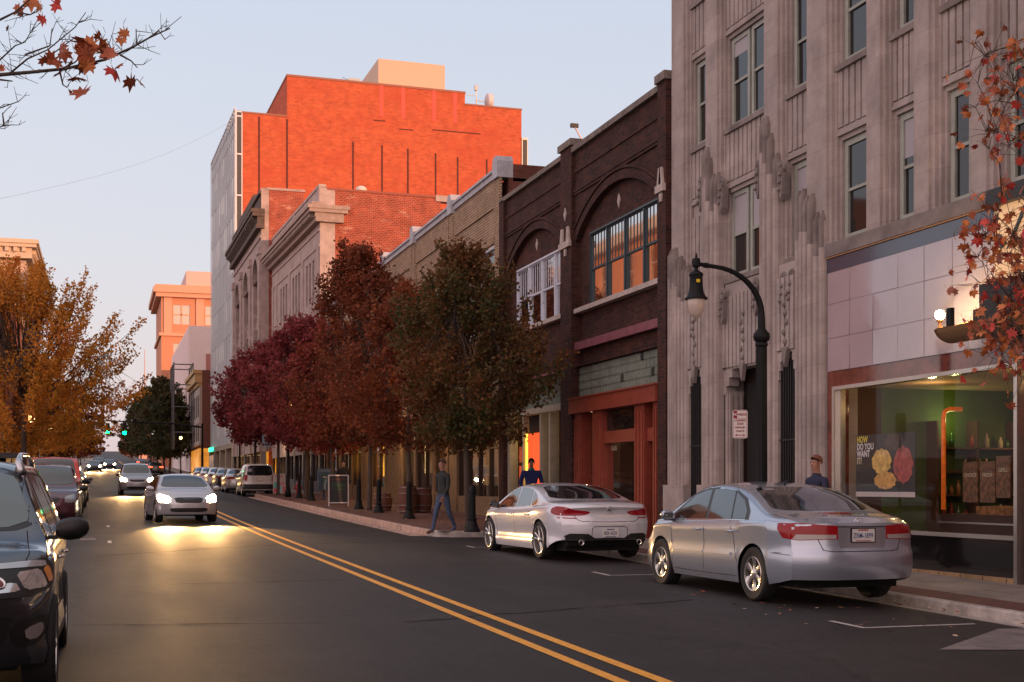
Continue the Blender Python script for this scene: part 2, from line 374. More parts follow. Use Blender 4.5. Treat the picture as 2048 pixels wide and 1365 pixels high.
# painted lines
def strip(name, pts, w, mat, z=.005):
    mb = MB().use(mat)
    for (x0, y0), (x1, y1) in zip(pts, pts[1:]):
        L = math.hypot(x1-x0, y1-y0); nx_, ny_ = (y1-y0)/L*w/2, -(x1-x0)/L*w/2; n = max(1, int(L/2.5))
        for i in range(n):
            a, b = i/n, (i+1)/n; ax, ay, bx, by = x0+(x1-x0)*a, y0+(y1-y0)*a, x0+(x1-x0)*b, y0+(y1-y0)*b
            mb.quad((ax-nx_, ay-ny_, zg(ay)+z), (ax+nx_, ay+ny_, zg(ay)+z), (bx+nx_, by+ny_, zg(by)+z), (bx-nx_, by-ny_, zg(by)+z))
    return tag(mb.build(name), kind='structure')
strip('yellow_line', [(4.06, 0), (4.02, 60), (3.95, 137.5)], .11, M_yel); strip('yellow_line', [(3.74, 0), (3.70, 60), (3.63, 137.5)], .11, M_yel)
strip('yellow_line', [(3.95, 153), (3.9, 330)], .11, M_yel); strip('yellow_line', [(3.63, 153), (3.6, 330)], .11, M_yel)
strip('parking_mark', [(7.42, 12.45), (7.42, 11.83)], .07, M_wht); strip('parking_mark', [(7.385, 11.80), (8.75, 11.80)], .07, M_wht)
strip('parking_mark', [(7.42, 19.6), (7.42, 18.9)], .07, M_wht); strip('parking_mark', [(7.385, 18.86), (9.0, 18.86)], .07, M_wht)
strip('parking_mark', [(7.42, 27.2), (7.42, 26.6)], .07, M_wht); strip('parking_mark', [(7.385, 26.56), (9.0, 26.56)], .07, M_wht)
strip('parking_mark', [(.15, 30), (.15, 31)], .08, M_wht); strip('parking_mark', [(.15, 38), (.15, 39)], .08, M_wht)
mb = MB().use(P('apron_concrete', (.15, .135, .13), .9, var=.4, scale=4, bump=.3, bscale=40)); mb.quad((7.15, 10.15, zg(10.15)+.006), (8.95, 9.6, zg(9.6)+.006), (9.19, 11.3, zg(11.3)+.004), (8.7, 11.35, zg(11.35)+.006)); tag(mb.build('ramp_apron'), kind='structure')
# a few long crack seams
M_crk = P('crack_seal', (.006, .005, .005), .95, spec=.1)
def crack(pts, w=.02):
    q = []; rnd = random.Random(len(pts)+int(pts[0][1]))
    for (x0, y0), (x1, y1) in zip(pts, pts[1:]):
        n = 14
        for i in range(n): t = i/n; q.append((x0+(x1-x0)*t+rnd.uniform(-.03, .03), y0+(y1-y0)*t+rnd.uniform(-.06, .06)))
    q.append(pts[-1]); mb = MB().use(M_crk)
    for i in range(len(q)-1):
        (ax, ay), (bx, by) = q[i], q[i+1]; ww = w*rnd.uniform(.4, 1.3); L = math.hypot(bx-ax, by-ay); nx_, ny_ = (by-ay)/L*ww/2, -(bx-ax)/L*ww/2
        mb.quad((ax-nx_, ay-ny_, zg(ay)+.004), (ax+nx_, ay+ny_, zg(ay)+.004), (bx+nx_, by+ny_, zg(by)+.004), (bx-nx_, by-ny_, zg(by)+.004))
    tag(mb.build('road_crack'), kind='structure')
crack([(-.1, 25.6), (3.6, 28.6), (7, 29.4)], .07); crack([(.9, 18.9), (3.4, 19.2)], .05); crack([(3.0, 13.6), (7.0, 15.0)], .03); crack([(-.3, 14.2), (2.2, 13.7)], .03); crack([(-.2, 31.5), (3.6, 33.5), (7.2, 34)], .025)
# fallen leaves at the kerb
def litter():
    mb = MB(); rnd = random.Random(3); ms = [P('leaf_litter_tan', (.5, .36, .25), .8), P('leaf_litter_red', (.30, .08, .04), .8), P('leaf_litter_brown', (.16, .08, .04), .8)]
    for i in range(900):
        if i < 60: x, y = rnd.uniform(6.9, 9.5), rnd.uniform(10.5, 16)
        elif i < 160: x, y = rnd.gauss(9.4, .15), rnd.uniform(9, 30)
        elif i < 700: x, y = rnd.uniform(7.8, 11.4), rnd.uniform(31, 70)
        else: x, y = rnd.gauss(7.45, .12), rnd.uniform(31, 70)
        z = zg(y)+(.16 if (x > 7.62 and y > 30.8) or x > 9.6 else .01)
        mb.use(ms[rnd.randrange(3)]); a = rnd.uniform(0, 6.28); s = rnd.uniform(.025, .05); t = rnd.uniform(-.01, .02)
        mb.quad(*[(x+s*math.cos(a+k*1.5708)*(1 if k % 2 else .6), y+s*math.sin(a+k*1.5708)*(1 if k % 2 else .6), z+(t if k < 2 else 0)) for k in range(4)])
    tag(mb.build('fallen_leaves'), 'dry fallen leaves scattered along the kerb and brick sidewalk', 'leaves', kind='stuff')
litter()
# ================================================================== buildings (local frame: x along the street away from us, y toward the street, z up)
def building(name, X, Y, ang, label, group=None, cat='building'):
    return empty(name, (X, Y, 0), R(90+ang), label, cat, group)
def wall(mb, s0, s1, z0, z1, holes, o=0., rev=.2, side=False, back=True):
    """wall in plane y=o from s0..s1 with rectangular holes (a,b,c,d)=(s,s,z,z) and reveals going inward (-y)"""
    S = sorted({s0, s1, *[h[0] for h in holes], *[h[1] for h in holes]}); Z = sorted({z0, z1, *[h[2] for h in holes], *[h[3] for h in holes]})
    S = [s for s in S if s0-1e-6 <= s <= s1+1e-6]; Z = [z for z in Z if z0-1e-6 <= z <= z1+1e-6]
    for a, b in zip(S, S[1:]):
        for c, d in zip(Z, Z[1:]):
            ms, mz = (a+b)/2, (c+d)/2
            if any(h[0] < ms < h[1] and h[2] < mz < h[3] for h in holes): continue
            mb.quad((a, o, c), (b, o, c), (b, o, d), (a, o, d))
    for a, b, c, d in [h[:4] for h in holes]:
        i = o-rev
        mb.quad((a, o, c), (a, i, c), (a, i, d), (a, o, d)); mb.quad((b, i, c), (b, o, c), (b, o, d), (b, i, d))
        mb.quad((a, o, c), (b, o, c), (b, i, c), (a, i, c)); mb.quad((a, i, d), (b, i, d), (b, o, d), (a, o, d))
def sash(root, s0, s1, z0, z1, o, fm, gm, fw=.06, rail=True, munt=0, name='window', blind=None, split=0, pane=True, fd=.05):
    """double-hung window: frame part with pane sub-part"""
    mb = MB().use(fm); zm = (z0+z1)/2
    def B(a, b, c, d, oo=0., t=fd): mb.box(a, b, o+oo-t, o+oo, c, d)
    B(s0, s0+fw, z0, z1); B(s1-fw, s1, z0, z1); B(s0+fw, s1-fw, z0, z0+fw); B(s0+fw, s1-fw, z1-fw, z1)
    if split:
        for k in range(1, split+1): c = s0+(s1-s0)*k/(split+1); B(c-fw*.6, c+fw*.6, z0+fw, z1-fw, .004)
    if rail: B(s0+fw, s1-fw, zm-.025, zm+.025, -.008)
    n = munt; W_ = (s1-s0-2*fw)
    for k in range(1, n+1): c = s0+fw+W_*k/(n+1); B(c-.008, c+.008, zm+.025, z1-fw, -.017, .012)
    w = mb.build(name, None, root)
    if pane:
        g = MB().use(gm)
        if rail:
            g.quad((s0+fw, o-.045, z0+fw), (s1-fw, o-.045, z0+fw), (s1-fw, o-.045, zm), (s0+fw, o-.045, zm))
            g.quad((s0+fw, o-.030, zm), (s1-fw, o-.030, zm), (s1-fw, o-.030, z1-fw), (s0+fw, o-.030, z1-fw))
        else: g.quad((s0+fw, o-.035, z0+fw), (s1-fw, o-.035, z0+fw), (s1-fw, o-.035, z1-fw), (s0+fw, o-.035, z1-fw))
        g.build('pane', None, w)
    if blind:
        mb = MB().use(M_blind); mb.box(s0+fw, s1-fw, o-.028, o-.026, z1-fw-(z1-z0-2*fw)*blind, z1-fw); mb.build('blind', None, w)
    return w
M_wglass = P('window_glass', (.010, .010, .011), .04, spec=.55, coat=.15)
def wavy_glass():
    m = P('old_window_glass', (.012, .012, .013), .02, spec=1.0, coat=1.0, bump=.04, bscale=2.2, scale=1)
    m.node_tree.nodes['Principled BSDF'].inputs['Coat IOR'].default_value = 3.6; m.node_tree.nodes['Principled BSDF'].inputs['IOR'].default_value = 3.2; return m
M_oglass = wavy_glass()
M_blind = P('blind', (.36, .34, .37), .6)
M_dark = P('dark_interior', (.006, .005, .005), .9)
M_lime = brick('limestone', (.41, .35, .33), (.35, .305, .29), (.30, .25, .235), w=1.1, h=.52, ms=.005, var=.34, stain=(.21, .18, .17), stain_scale=.9, stain_pos=(.52, .72), bump=.15, sz=(1.6, 1.6, .35))
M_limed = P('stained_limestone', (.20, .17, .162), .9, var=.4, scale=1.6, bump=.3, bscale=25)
M_sashg = P('grey_green_sash', (.31, .33, .29), .55, var=.15)
M_gold = P('bronze_trim', (.45, .24, .12), .35, metal=.6)

# ---------------- limestone office building (near right)
LB = building('limestone_office_building', 11.6, 0, 0, 'tall fluted limestone office building with pilasters above the lit shop')
piers = [(25.29, 25.9), (23.72, 24.24), (21.27, 21.78), (19.59, 20.23), (18.0, 18.36), (16.72, 17.07), (15.39, 15.73), (13.9, 14.4), (12.4, 12.8), (10.8, 11.2), (9.2, 9.7), (7.4, 8.0)]
ZT = 22.0
for i, (a, b) in enumerate(piers):
    mb = MB().use(M_lime)
    zb = 5.40 if i > 3 else .2
    mb.box(a, b, -.5, 0, zb, ZT)
    # stepped returns on each side of the pier
    mb.box(a-.09, a, -.5, -.045, zb, ZT); mb.box(b, b+.09, -.5, -.045, zb, ZT)
    mb.box(a-.16, a-.09, -.5, -.10, zb, ZT); mb.box(b+.09, b+.16, -.5, -.10, zb, ZT)
    mb.build('pier', None, LB)
bays = [(a[1]+.16, b[0]-.16) for a, b in zip(piers[1:], piers[:-1])]   # between pier i+1 (nearer) and i
rows = [(5.66, 7.34), (8.60, 10.36), (11.60, 13.36), (14.6, 16.3)]
rnd = random.Random(5)
for bi, (s0, s1) in enumerate(bays):
    if bi > 10: break
    mb = MB().use(M_lime); O = -.16
    holes = []
    for ri, (z0, z1) in enumerate(rows):
        if ri == 0 and bi == 0: continue
        m_ = .06; holes.append((s0+m_, s1-m_, z0, z1))
    wall(mb, s0-.02, s1+.02, 5.40 if bi > 2 else 3.9, ZT, holes, O, .26)
    # fluted spandrels between rows, each rib a raised fillet
    for (z0, z1) in [(7.34, 8.60), (10.36, 11.60), (13.36, 14.6)]+([(5.55, 7.25)] if bi == 0 else []):
        n = max(4, int((s1-s0)/.17)); w = (s1-s0)/n
        for k in range(n): mb.box(s0+w*(k+.28), s0+w*(k+1), O, O+.035, z0+.22, z1-.10)
        mb.box(s0, s1, O, O+.05, z0+.08, z0+.14); mb.box(s0, s1, O, O+.03, z0+.15, z0+.20)
    if bi in (0, 2): pass
    mb.build('spandrel_wall', None, LB)
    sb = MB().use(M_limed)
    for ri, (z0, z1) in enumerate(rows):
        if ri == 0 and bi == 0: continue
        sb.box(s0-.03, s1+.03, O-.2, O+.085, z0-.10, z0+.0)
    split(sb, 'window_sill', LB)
    for ri, (z0, z1) in enumerate(rows[:3]):
        if ri == 0 and bi == 0: continue
        bl = rnd.choice([None, None, .25, .4, None])
        if bi == 1:
            if ri == 0: bl = .5
            c = (s0+s1)/2-.05 if ri else (s0+s1)/2
            sash(LB, s0+.07, c-.04, z0+.01, z1-.01, O-.05, M_sashg, M_wglass, .085, blind=bl); sash(LB, c+.04, s1-.07, z0+.01, z1-.01, O-.05, M_sashg, M_wglass, .085, blind=.18 if ri == 1 else bl)
        else: sash(LB, s0+.07, s1-.07, z0+.01, z1-.01, O-.05, M_sashg, M_wglass, .10, blind=bl)
# main mass behind
mb = MB().use(M_lime); mb.box(7.4, 25.89, -10.4, -.52, 5.3, ZT-.1); mb.box(19.7, 25.89, -10.4, -3.0, 0, 5.3); mb.build('wall', None, LB)
# low stained ledge over the storefront
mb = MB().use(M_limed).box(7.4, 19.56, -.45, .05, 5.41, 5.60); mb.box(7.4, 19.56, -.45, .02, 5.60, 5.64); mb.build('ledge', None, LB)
# entrance composition: fluted pilasters with stepped, rounded caps
def pilaster(s0, s1, ztop, steps, zbase=1.62, o=.13, nm='pilaster'):
    mb = MB(); n = max(3, round((s1-s0)/.15)); w = (s1-s0)/n
    def prof(c, k, do): return [(c-w*.5*k, -.05), (c-w*.5*k, o-.06+do), (c-w*.34*k, o-.015+do), (c-w*.16*k, o+do), (c+w*.16*k, o+do), (c+w*.34*k, o-.015+do), (c+w*.5*k, o-.06+do), (c+w*.5*k, -.05)]
    for k in range(n):
        c = s0+w*(k+.5); f = k/(n-1); h = ztop-steps(f); do = -.045*abs(f-.5)*2
        mb.use(M_lime).prism(prof(c, .84, do), zbase, h-.5-.12*(k % 3), 'z')
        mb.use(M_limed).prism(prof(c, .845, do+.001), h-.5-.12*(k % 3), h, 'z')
        for q in range(3): mb.prism(prof(c, .88-.17*(q+1), do-.02*(q+1)), h+.045*q, h+.045*(q+1), 'z')
    mb.use(M_lime).box(s0, s1, -.3, o-.10, zbase, ztop-max(steps(0), steps(1))-.05); mb.box(s0-.02, s1+.02, -.3, o+.03, .1, zbase-.002)
    return mb.build(nm, None, LB)
def st3(a, b): return lambda f: 0 if f > .6 else (a if f > .3 else b)
pilaster(24.98, 25.97, 6.50, st3(.22, .45))
pilaster(23.60, 24.30, 8.25, st3(.25, .6))
pilaster(21.20, 21.86, 8.20, st3(.35, .75))
pilaster(19.60, 20.55, 6.60, st3(.15, .5))
# carved scroll ornaments beside the inner caps
def scroll(s, z, r=.10):
    mb = MB().use(M_limed)
    for k in range(3):
        a = [(s+math.cos(t*.6)*(r-k*.028), .02, z+math.sin(t*.6)*(r-k*.028)) for t in range(11)]; mb.tube(a, .02, 5)
    mb.prism([(s-.08, z-.12), (s+.08, z-.12), (s+.05, z-.5), (s, z-.6), (s-.05, z-.5)], -.1, .05, 'y')
    for k in range(3): mb.lathe([(.0, 0), (.04, .02), (.03, .05), (0, .06)], 8, Matrix.Translation((s-.02+.03*k, .05, z-.15-.13*k)) @ Matrix.Rotation(R(-90), 4, 'X'))
    mb.build('carved_ornament', None, LB)
for s, z in ((23.48, 7.55), (24.42, 7.75), (21.08, 7.3), (21.96, 7.5), (23.42, 5.35), (22.05, 5.35), (24.72, 5.1), (20.72, 5.3), (21.02, 5.3)): scroll(s, z)
# narrow side openings with corbelled heads and the central doorway
def corbel_panel(s0, s1, z0, z1, o, flutes, zopen, steps=3, carve=True):
    mb = MB().use(M_lime)
    mb.box(s0, s1, o-.3, o, z0+.32, z1)
    n = flutes; w = (s1-s0)/n
    for k in range(n): mb.box(s0+w*(k+.3), s0+w*(k+1), o, o+.05, z0+.36+.0*k, z1-.25)
    for k in range(steps):       # stepped corbels each side leaving the opening narrower at top
        d = (s1-s0)*.07*(steps-k); zz = z0+.32-.16*(k+1)
        mb.box(s0, s0+d*1.0, o-.2, o+.02, zz, zz+.16); mb.box(s1-d, s1, o-.2, o+.02, zz, zz+.16)
    if carve:
        c = (s0+s1)/2; mb.use(M_limed)
        for k in range(6): mb.lathe([(0, 0), (.06, .015), (.05, .05), (0, .07)], 8, Matrix.Translation((c+.05*math.sin(k*2.1), o+.03, z0+.5+.17*k)) @ Matrix.Rotation(R(-90), 4, 'X'))
        mb.prism([(c-.1, z0+.4), (c+.1, z0+.4), (c+.03, z0+.15), (c, z0+.05), (c-.03, z0+.15)], o, o+.08, 'y')
    mb.build('carved_panel', None, LB)
corbel_panel(24.30, 24.98, 3.65, 5.55, .01, 4, 3.7, 3)
corbel_panel(20.55, 21.20, 3.65, 5.55, .01, 4, 3.7, 3)
corbel_panel(21.86, 23.60, 3.55, 5.55, -.10, 11, 3.8, 3)
mb = MB().use(M_lime)
mb.box(23.45, 23.60, -.45, -.10, .1, 3.45); mb.box(21.86, 22.0, -.45, -.10, .1, 3.45); mb.box(21.86, 23.6, -.9, -.51, 3.2, 4.0)
for k in range(3): mb.box(23.40, 23.45, -.40+.11*k, -.35+.11*k, .1, 3.4)
mb.build('door_jamb', None, LB)
mb = MB().use(P('dark_bronze_door', (.02, .012, .008), .4, metal=.3))
mb.box(22.0, 23.45, -.5, -.45, .1, 3.9); mb.use(M_dark).box(22.1, 22.62, -.45, -.44, .5, 3.6).box(22.78, 23.3, -.45, -.44, .5, 3.6); d_ = mb.build('entrance_door', None, LB)
mb = MB().use(M_chrome).box(22.68, 22.71, -.45, -.41, 1.0, 1.5); mb.build('handle', None, d_)
for s0, s1 in ((24.32, 24.96), (20.57, 21.18)):
    mb = MB().use(M_dark).box(s0, s1, -.5, -.02, .1, 3.85); mb.use(P('iron_grille', (.02, .02, .022), .5, metal=.4))  # near-black block behind the bars stands in for the shade of the opening
    for k in range(7): c = s0+(s1-s0)*(k+.5)/7; mb.box(c-.010, c+.010, -.019, .0, .15, 3.8)
    for z in (.3, 1.3, 2.4): mb.box(s0, s1, -.019, .004, z, z+.03)
    mb.build('grille', None, LB)
mb = MB().use(M_lime).box(24.30, 24.98, -.55, -.05, 3.97, 5.3); mb.build('lintel', None, LB) if False else None
# storefront: navy band, polished pink stone panels, dark marble, shop window
M_navy = P('navy_band', (.035, .045, .085), .12, coat=.6)
def panels():
    m = P('pink_glass_panel', (.36, .31, .35), .07, coat=1.0, var=.10, scale=.8); return m
M_pinkp = panels()
M_marble = P('red_marble', (.13, .035, .028), .08, coat=.8, var=.6, scale=3)
mb = MB().use(M_navy).box(7.4, 19.57, -.3, .0, 5.15, 5.385); mb.use(M_gold).box(7.4, 19.57, -.02, .03, 5.386, 5.408); mb.build('navy_band', None, LB)
mb = MB().use(M_pinkp); cw = .68; n = 18; r2 = random.Random(2)
for k in range(n):
    for (a, b) in ((3.5, 4.05), (4.05, 4.62), (4.62, 5.15)):
        s1 = 19.55-cw*k; s0 = s1-cw; t = [r2.uniform(-.004, .004) for _ in range(4)]
        g_ = .004; mb.quad((s0+g_, .0+t[0], a+g_), (s1-g_, .0+t[1], a+g_), (s1-g_, .0+t[2], b-g_), (s0+g_, .0+t[3], b-g_))
mb.use(P('panel_joint', (.25, .20, .22), .7)).box(7.4, 19.56, -.3, -.006, 3.5, 5.15); mb.build('facing_panels', None, LB)
mb = MB().use(M_marble); mb.box(7.4, 19.40, -.28, -.02, 3.24, 3.498); mb.box(19.38, 19.57, -.3, -.01, .3, 3.498); mb.box(7.4, 14.60, -.4, -.01, .1, 3.24); mb.box(7.4, 13.5, -5.2, -.4, .1, 5.2); mb.build('marble_facing', None, LB)
M_alum = P('aluminium_frame', (.55, .52, .48), .25, metal=.8)
mb = MB().use(M_alum)
mb.box(19.30, 19.37, -.12, .03, .3, 3.24); mb.box(14.72, 14.79, -.12, .03, .25, 3.24); mb.box(14.79, 19.30, -.12, .03, 3.18, 3.24)
mb.box(19.22, 19.30, -.14, -.04, .3, 3.18); mb.box(14.79, 19.2, -.08, -.02, .86, .92); sf = mb.build('shopfront_frame', None, LB)
MB().use(thin_glass('shop_glass', .004)).box(14.79, 19.22, -.060, -.056, .92, 3.18).build('shop_window', None, sf)
mb = MB().use(P('black_granite', (.012, .010, .010), .1, coat=.8)).box(14.79, 19.22, -.34, -.10, .1, .86); mb.build('stall_riser', None, LB)
# interior (a real room): green back wall, ceiling, floor
room = MB(); gm = P('green_shop_wall', (.065, .10, .022), .7, var=.3, scale=1.2); rl = P('shop_ceiling', (.42, .30, .16), .8)
room.use(gm).box(13.6, 19.5, -5.1, -5.0, .2, 3.4); room.box(13.5, 13.6, -5.1, -.34, .2, 3.4); room.use(gm).box(19.5, 19.57, -5.1, -1.0, .2, 3.4).use(P('shop_side_wall', (.06, .03, .02), .8)).box(19.5, 19.57, -1.0, -.3, .2, 3.4)
room.use(rl).box(13.6, 19.5, -5.0, -.14, 3.25, 3.4); room.use(P('shop_floor', (.12, .07, .04), .5)).box(13.6, 19.5, -5.0, -.34, .1, .25)
room.use(M_dark).box(15.5, 18.9, -2.5, -2.42, .25, 1.05)
room.build('shop_interior', None, LB)
sh = MB(); r6 = random.Random(21); tn = [P('bottle_amber', (.30, .12, .03), .2, coat=.5), P('bottle_green', (.04, .10, .03), .2, coat=.5), P('jar_cream', (.45, .38, .26), .5), P('jar_red', (.25, .03, .02), .5)]
for z in (1.05, 1.45, 1.85, 2.25): sh.use(P('shelf_wood', (.09, .04, .02), .6)).box(19.2, 19.49, -3.5, -1.9, z-.03, z)
for o in (-3.5, -2.7, -1.9): sh.box(19.2, 19.49, o-.02, o+.02, .3, 2.7)
sh.build('wall_shelves', None, LB)
for z in (1.05, 1.45, 1.85, 2.25):
    for k in range(11):
        if r6.random() < .2: continue
        h = r6.uniform(.14, .27); b = MB().use(r6.choice(tn)); b.lathe([(0, z+.001), (.04, z+.001), (.042, z+h*.6), (.016, z+h*.8), (.016, z+h), (0, z+h)], 8, c=(19.33, -1.98-.142*k)); b.build('bottle', None, LB, smooth=True)
mb = MB().use(glow('ceiling_downlight', (1, .75, .4), 22))
for s, o in ((15.2, -.8), (16.7, -2.6), (15.6, -3.2)): mb.lathe([(0, 3.235), (.11, 3.235), (.12, 3.245)], 16, c=(s, o))
split(mb, 'downlight', LB)
def point(parent, loc, e, col, r=.08, nm='shop_lamp'):
    li = bpy.data.lights.new(nm, 'POINT'); li.energy = e; li.color = col; li.shadow_soft_size = r
    lo = bpy.data.objects.new(nm, li); COL.objects.link(lo); lo.parent = parent; lo.location = loc; return lo
point(LB, (15.3, -1.0, 3.05), 24, (1, .60, .25)); point(LB, (19.15, -2.2, 2.72), 5, (.9, 1, .35), r=.04); point(LB, (18.2, -1.1, 2.95), 9, (1, .62, .25), r=.05); point(LB, (18.9, -3.3, 2.4), 3, (1, .6, .2), r=.03)
# tiled shop apron
tag(MB().use(paving('apron_tiles', (.42, .27, .14), (.36, .23, .12), 2.0, .5, (.08, .05, .04))).box(11.62, 12.4, 14.8, 19.2, .2, .345).build('shop_apron'), kind='structure')

# ---------------- unseen brick block beside and behind the camera, added to keep the street in shade
NB_ = building('unseen_shade_block', 11.6, 0, 0, 'plain brick building next to the limestone office at the right edge')
M_dbrick = brick('dark_red_brick', (.075, .022, .015), (.028, .010, .009), (.052, .036, .030), var=.5, stain=(.13, .04, .035), stain_pos=(.55, .8))
MB().use(M_dbrick).box(-60, 7.38, -10.4, 0, 0, 14).build('wall', None, NB_)

# ---------------- dark brick two-storey building with arched bays
DB = building('dark_brick_building', 11.6, 0, 0, 'dark brick two-storey building with two arched window bays and a red-orange shopfront')
M_cop = P('weathered_coping', (.17, .14, .125), .9, var=.4, scale=4)
M_stone = P('pale_cast_stone', (.42, .36, .33), .85, var=.25, scale=6)
mb = MB().use(M_dbrick)
Z1 = 10.16
mb.box(25.98, 26.42, -.4, .10, .2, 10.30); mb.build('pier', None, DB); mb = MB().use(M_dbrick); mb.box(31.93, 32.77, -.4, .10, .2, 10.35); mb.build('pier', None, DB); mb = MB().use(M_dbrick); mb.box(37.95, 38.4, -.4, .10, .2, 10.2)
mb.build('pier', None, DB)
def arch_bay(s0, s1, zs, za, wz0, wz1, ws0, ws1, zbot):
    mb = MB().use(M_dbrick); n = 28; c = (s0+s1)/2; h = (s1-s0)/2; rise = za-zs; Rr = (h*h+rise*rise)/(2*rise); zc = za-Rr
    az = lambda s: zc+math.sqrt(max(0, Rr*Rr-(s-c)**2))
    xs = [s0+(s1-s0)*i/n for i in range(n+1)]
    for a, b in zip(xs, xs[1:]):
        mb.quad((a, 0, az(a)), (b, 0, az(b)), (b, 0, Z1), (a, 0, Z1)); mb.quad((a, -.14, az(a)), (b, -.14, az(b)), (b, 0, az(b)), (a, 0, az(a)))
        mb.quad((a, -.14, wz1), (b, -.14, wz1), (b, -.14, az(b)), (a, -.14, az(a)))
        # raised ring of headers and an outer hood course
        for r0, r1, oo in ((.0, .20, .022), (.24, .30, .045)):
            k0 = (Rr+r0)/Rr; k1 = (Rr+r1)/Rr
            p = [(c+(a-c)*k0, zc+(az(a)-zc)*k0), (c+(b-c)*k0, zc+(az(b)-zc)*k0), (c+(b-c)*k1, zc+(az(b)-zc)*k1), (c+(a-c)*k1, zc+(az(a)-zc)*k1)]
            if min(q[0] for q in p) < s0 or max(q[0] for q in p) > s1: continue
            mb.prism(p, 0, oo, 'y')
    wall(mb, s0, s1, zbot, wz1, [(ws0, ws1, wz0, wz1)], -.141, .16)
    mb.quad((s0, -.14, zbot), (s1, -.14, zbot), (s1, 0, zbot), (s0, 0, zbot))
    mb.build('arched_bay', None, DB)
arch_bay(26.42, 31.93, 7.85, 8.80, 6.14, 7.98, 26.62, 31.25, 4.65)
arch_bay(32.77, 37.95, 7.85, 8.80, 6.16, 7.98, 32.80, 37.40, 4.65)
mb = MB().use(M_dbrick); mb.box(26.42, 37.95, .0, .04, 9.05, 9.12); mb.box(26.42, 37.95, .0, .06, 9.12, 9.18); mb.box(26.0, 38.4, -12, -.6, 4.6, 10.0); mb.box(25.98, 26.4, -.6, -.41, 4.6, 10.1)
mb.box(26.42, 31.93, 0, .03, 9.62, 9.69); mb.box(32.77, 37.95, 0, .03, 9.62, 9.69)
mb.build('wall', None, DB)
mb = MB().use(M_cop); mb.box(26.42, 31.93, -.35, .10, 10.16, 10.30); mb.box(32.77, 38.4, -.35, .10, 10.16, 10.29)
mb.box(25.93, 26.46, -.45, .16, 10.30, 10.48); mb.box(31.85, 32.85, -.45, .16, 10.35, 10.52); mb.build('coping', None, DB)
mb = MB().use(M_stone)
for s, z in ((29.2, 8.38), (35.4, 8.42), (32.35, 8.65), (38.2, 8.0)):
    o = .105 if s > 32 and s < 33 or s > 38 else -.135
    mb.prism([(s-.085, z), (s, z-.17), (s+.085, z), (s, z+.17)], o, o+.03, 'y')
for s0, s1, z in ((31.98, 32.72, 8.05), (26.02, 26.38, 8.2)):
    mb.box(s0-.04, s1+.04, .10, .17, z-.28, z-.12); mb.prism([(s0+.02, z-.12), (s0+.24, z-.12), (s0+.20, z+.25), (s0+.10, z+.25)], .1, .15, 'y'); mb.prism([(s1-.24, z-.12), (s1-.02, z-.12), (s1-.10, z+.25), (s1-.20, z+.25)], .1, .15, 'y')
    mb.prism([((s0+s1)/2-.07, z-.3), ((s0+s1)/2+.07, z-.3), ((s0+s1)/2+.05, z-.48), ((s0+s1)/2-.05, z-.48)], .1, .14, 'y')
mb.box(26.5, 31.9, -.14, .05, 6.02, 6.135); mb.box(32.79, 37.6, -.14, .05, 6.04, 6.155)
mb.build('stone_trim', None, DB)
M_teal = P('teal_window_paint', (.028, .048, .060), .45, var=.1); M_wpaint = P('white_window_paint', (.55, .59, .68), .5, var=.1)
def ganged(root, s0, s1, z0, z1, n, fm, o, munt, gm):
    w = (s1-s0)/n
    for k in range(n): sash(root, s0+w*k+.03, s0+w*(k+1)-.03, z0+.03, z1-.03, o, fm, gm, .05, munt=munt)
    mb = MB().use(fm)
    for k in range(n+1): c = s0+w*k; mb.box(max(s0, c-.035), min(s1, c+.035), o+.001, o+.025, z0, z1)
    mb.box(s0+.05, s1-.05, o+.001, o+.05, z1-.05, z1); mb.box(s0+.05, s1-.05, o+.001, o+.05, z0, z0+.04); mb.build('mullions', None, root)
ganged(DB, 26.63, 31.24, 6.14, 7.98, 4, M_teal, -.17, 4, M_oglass)
ganged(DB, 32.81, 37.39, 6.16, 7.98, 4, M_wpaint, -.17, 4, M_oglass)
mb = MB().use(P('painted_steel_lintel', (.20, .065, .085), .5, var=.25)); mb.box(26.5, 31.9, -.1, .03, 5.07, 5.27); mb.box(33.0, 37.9, -.1, .03, 4.62, 4.70); split(mb, 'steel_lintel', DB)
# glass block bands
def glassblock(root, s0, s1, z0, z1):
    nb = round((s1-s0)/.2); w = (s1-s0)/nb; nz = 4; h = (z1-z0)/nz; mb = MB().use(P('glass_block', (.20, .235, .205), .15, coat=.5, var=.18, scale=2)); r3 = random.Random(int(s0*7))
    dk = P('glass_block_dark', (.05, .06, .055), .12, coat=.6)
    for i in range(nb):
        for j in range(nz):
            mb.use(dk if r3.random() < .05 else MATS['glass_block']); a, b, c, d = s0+w*i+.006, s0+w*(i+1)-.006, z0+h*j+.006, z0+h*(j+1)-.006
            mb.box(a, b, -.2, -.11, c, d); mb.box(a+.02, b-.02, -.11, -.095, c+.02, d-.02)
    mb.use(P('block_mortar', (.34, .35, .33), .8)).box(s0, s1, -.2, -.13, z0, z1); mb.build('glass_block_panel', None, root)
glassblock(DB, 26.44, 31.90, 3.85, 4.64); glassblock(DB, 32.80, 37.9, 3.80, 4.60)
